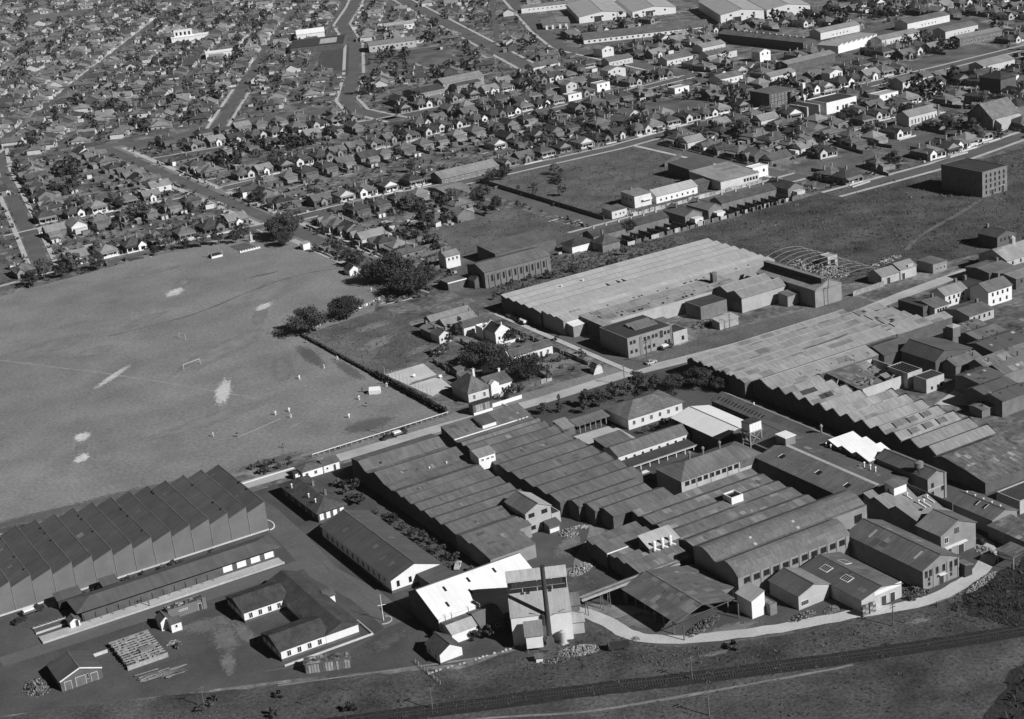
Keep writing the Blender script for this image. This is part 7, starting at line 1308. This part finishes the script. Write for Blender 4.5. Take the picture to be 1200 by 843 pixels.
def add_house(x, y, rz, street, r=5.0, who=None):
    if not seen(x, y) or not clear(x, y, r) or any(in_poly(x, y, p) for p in OPEN): return False
    k = (int(x // 10), int(y // 10))
    for i in (-1, 0, 1):
        for j in (-1, 0, 1):
            for h in GRID.get((k[0] + i, k[1] + j), ()):
                if abs(h[0] - x) < 9.3 and abs(h[1] - y) < 9.3: return False
    GRID.setdefault(k, []).append((x, y)); HS.append((x, y, rz, street, who)); return True
def row(ax, ay, bx, by, rz, street, step=12.2, skip=.06, r=3.2, frm='the avenue'):
    L = math.hypot(bx - ax, by - ay); n = int(L / step); c = 0
    for i in range(n):
        if RN.random() < skip: continue
        t = (i + .5) / n
        if add_house(ax + (bx - ax) * t + rnd(-1.0, 1.0), ay + (by - ay) * t + rnd(-1.6, 1.6), rz + rnd(-.03, .03), street, r, '%s house from %s' % (ORD[min(c, 29)], frm)): c += 1
row(282, 787, 160, 787, 0, 'facing the playing field', 12.6); row(282, 851, 182, 852, PI, 'backing the field-front houses'); row(272, 884, 198, 887, 0, 'on the short cross street', 12.6)
row(274.5, 896, 274.5, 1050, PI / 2, 'in the close avenue row', 10.4, frm='the cross street'); row(213, 890, 240, 1052, -PI / 2, 'on the tree-lined side street', 10.4, frm='the cross street')
row(309.5, 655, 309.5, 752, -PI / 2, 'on the lower avenue', 12, frm='the great figs'); row(322, 756, 384, 754, PI, 'first long street near side'); row(316, 788, 382, 787, 0, 'first long street far side', 12.4); row(424, 782, 600, 788, 0, 'first long street far side', 12.4, frm='the corrugated terrace')
row(316, 857, 590, 876, PI, 'second long street near side'); row(314, 888, 632, 915, 0, 'second long street far side', 12.0)
row(309.5, 800, 309.5, 850, -PI / 2, 'on the upper avenue', frm='the first long street'); row(309.5, 905, 309.5, 970, -PI / 2, 'on the upper avenue', frm='the second long street')
row(320, 968, 440, 950, PI, 'third street near side'); row(325, 1000, 440, 980, 0, 'third street far side', 12); row(465, 945, 600, 943, PI, 'school street near side', frm='the wide avenue'); row(462, 980, 600, 977, 0, 'school street far side', frm='the wide avenue')
row(318, 1034, 440, 1012, PI, 'backing the grassed street'); row(520, 752, 600, 757, PI, 'first long street near side', frm='the dirt street'); row(602, 786, 735, 787, 0, 'first long street far side', 11.5, frm='the brick flats'); row(620, 752, 735, 756, PI, 'first long street near side', 11.5, frm='the white stack')
row(519, 655, 519, 750, -PI / 2, 'along the dirt street', 12, frm='the corner shop'); row(545, 660, 545, 745, PI / 2, 'first garden row behind it', 13, frm='the dirt street'); row(575, 662, 575, 745, -PI / 2, 'second garden row behind it', 13, frm='the dirt street'); row(566, 606, 640, 620, 0, 'warehouse street far side', 10.5, frm='the warehouse'); row(552, 575, 640, 588, PI, 'warehouse street near side', 10.5, frm='the warehouse')
row(335, 660, 380, 740, PI / 2, 'behind the avenue houses', 18, frm='the dark hall'); row(655, 645, 760, 662, 0, 'in the row behind it', frm='the church'); row(660, 690, 780, 720, PI, 'in the upper row', frm='the church'); row(600, 690, 700, 735, 0, 'in the slanting row', frm='the long hall'); row(750, 790, 860, 800, 0, 'in the lower row', 11, frm='the arcade'); row(640, 812, 735, 818, PI, 'in the first town row', frm='the flats'); row(640, 875, 735, 884, 0, 'in the second town row', frm='the flats'); row(752, 760, 860, 764, PI, 'across the road', 11, frm='the arcade')
row(184, 800, 196, 872, PI / 2, 'beyond the side street', 11, frm='the field corner'); row(188, 885, 211, 1040, PI / 2, 'beyond the side street', 11, frm='the cross street')
CT = 11.5
for y in (822, 835, 925, 1000):           # infill between the rows
    for i in range(30):
        add_house(450 + i * 12.5 + rnd(-3, 3), y + rnd(-6, 6), RN.choice((0, PI)), 'in the dense town blocks')
# turned street grid up the hill: rows along the slanted streets
dv = Vector((.482, .876)); nv = Vector((.876, -.482)); o0 = Vector((252, 1156))
for j in range(-14, 46):
    off = (j // 2) * 48.7 + (12.0 if j % 2 else -12.0)
    for i in range(-14, 140):
        p = o0 + nv * off + dv * (i * 11.6 + rnd(-1.6, 1.6)) + nv * rnd(-1.3, 1.3)
        if p.y < 1078 - max(0, (p.x - 455)) * .16: continue
        if p.x > 640 and p.y < 1120: continue
        if p.x > 660 and p.y - 1300 < (p.x - 700) * -.55: continue
        if RN.random() < (.16 if p.length < 1650 else .45): continue
        add_house(p.x, p.y, dirv + (-PI / 2 if j % 2 else PI / 2) + RN.choice((0, 0, 0, 0, PI)), 'on the slanted hillside streets', 3.5)
for j in range(40):
    for i in range(40):
        x, y = 660 + i * 13 + rnd(-3, 3), 760 + j * 15 + rnd(-3, 3)
        if y > 1180 - (x - 660) * .3 or y < 800: continue
        if RN.random() < .62: add_house(x, y, RN.choice((0, PI)) + rnd(-.2, .2), 'in the dense town blocks')
for j in range(16):
    for i in range(30):
        x, y = 515 + i * 13 + rnd(-3, 3), 600 + j * 14 + rnd(-3, 3)
        if RN.random() < .6: add_house(x, y, RN.choice((0, PI)) + rnd(-.2, .2), 'in the town gardens round the church', 4)
HS.sort(key=lambda h: math.hypot(h[0], h[1]))
NEAR = 300
LIFT = {}
for (x, y, rz, street, who) in HS[:NEAR]:
    v = RN.choices(VAR, WTS)[0]
    look = '%s %s' % (RT[v[1]], KD[v[0]] % TD[v[3]]); lab = '%s, %s, %s' % (who, street, look) if who else look + ' ' + street
    t = thing('house', lab, 'house', (x, y, 0), rz, 'houses ' + street); sc = rnd(.98, 1.16); t.scale = (sc, sc * rnd(.94, 1.06), sc)
    ob = []
    for nm, me, par in v[5]: ob.append(link(nm, me, t if par is None else ob[par]))
# the rest of the town: one mass of roofs
far = {}
for (x, y, rz, street, who) in HS[NEAR:]:
    v = RN.choices(VAR, WTS)[0]; c, s = math.cos(rz), math.sin(rz); sc = rnd(.95, 1.18)
    for nm, me, par in v[5]:
        mn = me.materials[0].name
        if mn in ('tile_dark', 'tile_mid', 'brick_mid', 'cream_paint'): mn = mn if RN.random() < .6 else {'tile_dark': 'tile_mid', 'tile_mid': 'tile_dark', 'brick_mid': 'cream_paint', 'cream_paint': 'render_pale'}[mn]
        if mn == 'white_paint' and RN.random() < .5: mn = 'cream_paint'
        mb = far.setdefault(mn, MB()); n = len(mb.v)
        mb.v += [(x + sc * (c * q.co.x - s * q.co.y), y + sc * (s * q.co.x + c * q.co.y), sc * q.co.z) for q in me.vertices]; mb.f += [tuple(n + i for i in f.vertices) for f in me.polygons]
fm = MB(); names = []; fi = []
for k, (mn, mb) in enumerate(far.items()):
    n = len(fm.v); fm.v += mb.v; fm.f += [tuple(i + n for i in f) for f in mb.f]; fi += [k] * len(mb.f); names.append(mn)
me = bpy.data.meshes.new('far_houses'); me.from_pydata(fm.v, [], fm.f)
for mn in names: me.materials.append(MATS[mn])
me.polygons.foreach_set('material_index', fi)
o = link('far_houses', me); o['kind'] = 'stuff'; tag(o, 'mass of small distant house roofs covering the hillside suburbs', 'houses')
# back-yard sheds
shed_p = []
for rf, wl_ in (('iron_light', 'timber'), ('iron_mid', 'cream_paint'), ('fibro_pale', 'timber'), ('iron_dark', 'brick_mid')):
    shed_p.append((MB().prism([(1.5, 0), (1.5, 2.4), (-1.5, 2.0), (-1.5, 0)], -2.2, 2.2).mesh('wall', wl_), slab(1.7, 2.43, -1.7, 1.97, -2.4, 2.4, .1).mesh('roof', rf), MB().box(-.5, .5, -1.58, -1.5, 0, 1.8).mesh('door', 'dark_paint')))
cnt = 0; SH = []
for (x, y, rz, street, who) in HS:
    if RN.random() < .75:
        d = rnd(14, 18); e = rnd(-4.5, 4.5); sx, sy = x - math.sin(rz) * d + math.cos(rz) * e, y + math.cos(rz) * d + math.sin(rz) * e
        if clear(sx, sy, 1.5) and not any(in_poly(sx, sy, p) for p in OPEN) and all(abs(sx - h[0]) > 6 or abs(sy - h[1]) > 7 for h in HS[:NEAR]): SH.append((sx, sy, rz + RN.choice((0, PI / 2, PI)), street, who))
fs = MB(); fsr = MB()
for k, (x, y, rz, street, who) in enumerate(SH):
    p = RN.choice(shed_p)
    if k < 230:
        lab = 'skillion yard shed behind ' + ('the %s, %s' % (who, street) if who else 'houses ' + street); t = thing('backyard_shed', lab, 'shed', (x, y, 0), rz, 'yard sheds behind houses ' + street); link('wall', p[0], t); link('roof', p[1], t); link('door', p[2], t); sc = rnd(.7, 1.1); t.scale = (sc, sc, 1)
    else:
        for me, mb in ((p[0], fs), (p[1], fsr)):
            n = len(mb.v); c, s = math.cos(rz), math.sin(rz); mb.v += [(x + c * q.co.x - s * q.co.y, y + s * q.co.x + c * q.co.y, q.co.z) for q in me.vertices]; mb.f += [tuple(n + i for i in f.vertices) for f in me.polygons]
n = len(fs.v); k0 = len(fs.f); fs.v += fsr.v; fs.f += [tuple(i + n for i in f) for f in fsr.f]
me = bpy.data.meshes.new('far_sheds'); me.from_pydata(fs.v, [], fs.f); me.materials.append(MATS['cream_paint']); me.materials.append(MATS['iron_light']); me.polygons.foreach_set('material_index', [0] * k0 + [1] * (len(fs.f) - k0)); o = link('far_sheds', me); o['kind'] = 'stuff'; tag(o, 'mass of tiny distant back-yard sheds among the hillside houses', 'sheds')
# fences between lots
FEN = 0; fm_ = MB().box(-.05, .05, 0, 24, 0, 1.7).mesh('paling', 'timber'); fp_ = MB().box(-.09, .09, -.09, .09, 0, 1.85).mesh('post', 'timber'); ff = MB().box(-6, 6, -.08, .08, 0, .75).mesh('front_wall', 'concrete'); ff2 = MB().box(-6, 6, -.06, .06, 0, 1.0).mesh('front_wall', 'timber')
fa = MB()
for k, (x, y, rz, street, who) in enumerate(HS):
    if k < 200:
        lab = 'fence of ' + ('the %s, %s' % (who, street) if who else 'houses ' + street); t = thing('house_fence', lab, 'fence', (x, y, 0), rz, 'fences of houses ' + street); link('paling', fm_, t, (6.1, -5, 0)); link('post', fp_, t, (6.1, -5.2, 0)); link('front_wall', ff if RN.random() < .4 else ff2, t, (0, -10.2, 0))
    elif k < 900:
        c, s = math.cos(rz), math.sin(rz); n = len(fa.v); q = [(6.05, -5), (6.15, -5), (6.15, 19), (6.05, 19)]; w = [(x + c * a - s * b_, y + s * a + c * b_) for a, b_ in q]; fa.hexa([(a, b_, 0) for a, b_ in w] + [(a, b_, 1.7) for a, b_ in w])
o = part('far_fences', fa, 'timber', None); o['kind'] = 'stuff'; tag(o, 'mass of thin distant paling fences between the hillside lots', 'fences')
# garden trees
TR = []
for (x, y, rz, street, who) in HS:
    for q in range(RN.choice((1, 1, 2, 2))):
        d = rnd(-9.5, 20); e = RN.choice((-1, 1)) * rnd(4.6, 6.4) if -8 < d < 9 else rnd(-6, 6); tx, ty = x - math.sin(rz) * d + math.cos(rz) * e, y + math.cos(rz) * d + math.sin(rz) * e
        if clear(tx, ty, 2.6) and not any(in_poly(tx, ty, p) for p in OPEN): TR.append((tx, ty, street))
for i in range(650):
    x, y = rnd(300, 900), rnd(610, 1900); z_ = 0
    if seen(x, y) and clear(x, y, .5) and not any(in_poly(x, y, p) for p in OPEN): TR.append((x, y, 'in the dense town blocks'))
for (cx, cy, r_, n_) in ((330, 935, 14, 14), (355, 955, 12, 10), (375, 940, 10, 8), (500, 830, 16, 16), (470, 815, 12, 10), (540, 835, 14, 12), (430, 905, 12, 10), (560, 985, 16, 16), (590, 1000, 14, 12), (620, 640, 14, 12), (690, 660, 16, 18), (720, 670, 16, 16), (670, 710, 16, 14), (640, 700, 12, 10), (780, 820, 18, 18), (800, 860, 16, 16), (640, 800, 14, 12), (600, 825, 12, 10), (250, 1000, 10, 8), (232, 950, 10, 8), (330, 1180, 20, 18), (390, 1240, 20, 18), (450, 1180, 22, 20), (420, 1360, 24, 20), (560, 1180, 20, 18), (470, 1540, 30, 24), (610, 1500, 30, 24), (400, 1600, 36, 26), (540, 1700, 40, 30), (840, 990, 20, 20), (870, 960, 20, 20), (700, 1000, 16, 14), (560, 1080, 20, 18), (480, 1060, 14, 12)):
    for q in range(n_):
        x, y = RN.gauss(cx, r_ * .5), RN.gauss(cy, r_ * .5)
        if clear(x, y, .5): TR.append((x, y, 'in the dark tree clumps of the town'))
TR.sort(key=lambda t: math.hypot(t[0], t[1]))
fl = MB(); lr = random.Random(3)
for k, (x, y, street) in enumerate(TR):
    big_ = RN.random(); street = street if street.split()[0] in ('on', 'in', 'facing', 'backing', 'along', 'behind', 'across', 'beyond') else 'along the ' + street
    kind = 'tree%d' % RN.randrange(4) if big_ < .28 else ('small%d' % RN.randrange(3) if big_ < .72 else 'bush%d' % RN.randrange(3)); s = rnd(.5, 1.0) if RN.random() < .85 else rnd(1.0, 1.5)
    if k < 290:
        w_ = {'t': 'leafy garden tree ', 's': 'small garden tree ', 'b': 'garden bush '}[kind[0]] + street; tree(kind, x, y, s * (1.3 if kind[0] == 'b' else 1), w_, w_, 'bush' if kind[0] == 'b' else 'tree', 'bush' if kind[0] == 'b' else 'tree')
    else:
        R_ = {'t': 3.2, 's': 2.2, 'b': 1.5}[kind[0]] * s; H_ = R_ * lr.uniform(.9, 1.5)
        for q in range(46 if kind[0] != 'b' else 22):
            a, h_ = lr.uniform(0, 2 * PI), lr.uniform(-1, 1); rr_ = math.sqrt(max(.05, 1 - h_ * h_)) * R_ * lr.uniform(.5, 1.05); p = Vector((x + rr_ * math.cos(a), y + rr_ * math.sin(a), H_ * (1.05 + h_ * .95))); t = Vector((lr.gauss(0, 1), lr.gauss(0, 1), lr.gauss(0, 1))).normalized(); s_ = t.cross(Vector((lr.gauss(0, 1), lr.gauss(0, 1), lr.gauss(0, 1)))).normalized(); q_ = R_ * .33; n = len(fl.v); fl.v += [tuple(p - t * q_), tuple(p + s_ * q_), tuple(p + t * q_), tuple(p - s_ * q_)]; fl.f.append((n, n + 1, n + 2, n + 3))
me = bpy.data.meshes.new('far_trees'); me.from_pydata(fl.v, [], fl.f); me.materials.append(MATS['leaf']); o = link('far_trees', me); o['kind'] = 'stuff'; tag(o, 'mass of small distant garden trees among the hillside houses', 'trees')
print('HOUSES', len(HS), 'SHEDS', len(SH), 'TREES', len(TR), 'OBJECTS', len(bpy.data.objects))

# garden litter of the suburbs: shrubs, beds, paths, lumber, too small and many to count
def suburb_at(x, y): return seen(x, y) and clear(x, y, .6) and not any(in_poly(x, y, p) for p in OPEN)
lr = random.Random(8); sb = MB(); bd = MB(); bi = []
HG = {}
for h in HS: HG.setdefault((int(h[0] // 12), int(h[1] // 12)), []).append(h)
def near_house(x, y, d=4.6):
    k = (int(x // 12), int(y // 12))
    return any(abs(h[0] - x) < d and abs(h[1] - y) < d for i in (-1, 0, 1) for j in (-1, 0, 1) for h in HG.get((k[0] + i, k[1] + j), ()))
n1 = n2 = 0; tries = 0
while n1 < 7000 and tries < 60000:
    tries += 1; d = 620 + 1500 * lr.random() ** 1.7; a = lr.uniform(.2, .92); x, y = d * math.sin(a), d * math.cos(a)
    if y < 600 or not suburb_at(x, y) or near_house(x, y): continue
    n1 += 1; R_ = lr.uniform(.5, 1.5); m_ = 9
    for q in range(m_):
        p = Vector((x + lr.gauss(0, .5) * R_, y + lr.gauss(0, .5) * R_, abs(lr.gauss(.6, .4)) * R_)); t = Vector((lr.gauss(0, 1), lr.gauss(0, 1), lr.gauss(0, 1))).normalized(); s_ = t.cross(Vector((lr.gauss(0, 1), lr.gauss(0, 1), lr.gauss(0, 1)))).normalized(); q_ = R_ * .5; n = len(sb.v); sb.v += [tuple(p - t * q_), tuple(p + s_ * q_), tuple(p + t * q_), tuple(p - s_ * q_)]; sb.f.append((n, n + 1, n + 2, n + 3))
me = bpy.data.meshes.new('garden_shrubs'); me.from_pydata(sb.v, [], sb.f); me.materials.append(MATS['leaf']); o = link('garden_shrubs', me); o['kind'] = 'stuff'; tag(o, 'countless low shrubs scattered through the suburban gardens', 'shrubs')
tries = 0; BM = ['lot_grass', 'packed_earth', 'timber', 'concrete', 'render_pale', 'works_yard']
while n2 < 7000 and tries < 60000:
    tries += 1; d = 620 + 1500 * lr.random() ** 1.7; a = lr.uniform(.2, .92); x, y = d * math.sin(a), d * math.cos(a)
    if y < 600 or not suburb_at(x, y) or near_house(x, y): continue
    n2 += 1; k = lr.choices(range(6), (5, 4, 5, 2, 2, 4))[0]; L_, W_ = {0: (3.2, 2.4), 1: (2.6, 1.6), 2: (1.8, .12), 3: (3.4, .45), 4: (.7, .5), 5: (2.6, 1.8)}[k]; L_ *= lr.uniform(.5, 1.3); W_ *= lr.uniform(.7, 1.3); h_ = {0: .06, 1: .08, 2: 1.5, 3: .1, 4: .9, 5: .07}[k]; r = lr.choice((0, PI / 2)) + lr.uniform(-.12, .12) + (dirv if y > 1080 else 0); c, s = math.cos(r), math.sin(r)
    w = [(x + c * p - s * q, y + s * p + c * q) for p, q in ((-L_, -W_), (L_, -W_), (L_, W_), (-L_, W_))]; bd.hexa([(p, q, 0) for p, q in w] + [(p, q, h_) for p, q in w]); bi += [k] * 6
me = bpy.data.meshes.new('yard_litter'); me.from_pydata(bd.v, [], bd.f)
for m_ in BM: me.materials.append(MATS[m_])
me.polygons.foreach_set('material_index', bi); o = link('yard_litter', me); o['kind'] = 'stuff'; tag(o, 'countless garden beds, paths and lumber scattered through the back yards', 'yard litter')


# ------------------------------------------------------------------ the air between aircraft and town
hz = MB().box(-1600, 4600, -900, 6600, -1.5, 214); ho = link('haze', hz.mesh('haze', 'glass')); ho['kind'] = 'stuff'; tag(ho, 'thin pale haze in the air over the whole town', 'haze')
hm = bpy.data.materials.new('haze_air'); hm.use_nodes = True; hn = hm.node_tree.nodes
hn.remove(hn['Principled BSDF']); pv = hn.new('ShaderNodeVolumePrincipled'); pv.inputs['Color'].default_value = (.9, .9, .9, 1); pv.inputs['Density'].default_value = 0.000028; pv.inputs['Anisotropy'].default_value = 0.2
hm.node_tree.links.new(pv.outputs[0], hn['Material Output'].inputs['Volume']); ho.data.materials.clear(); ho.data.materials.append(hm)
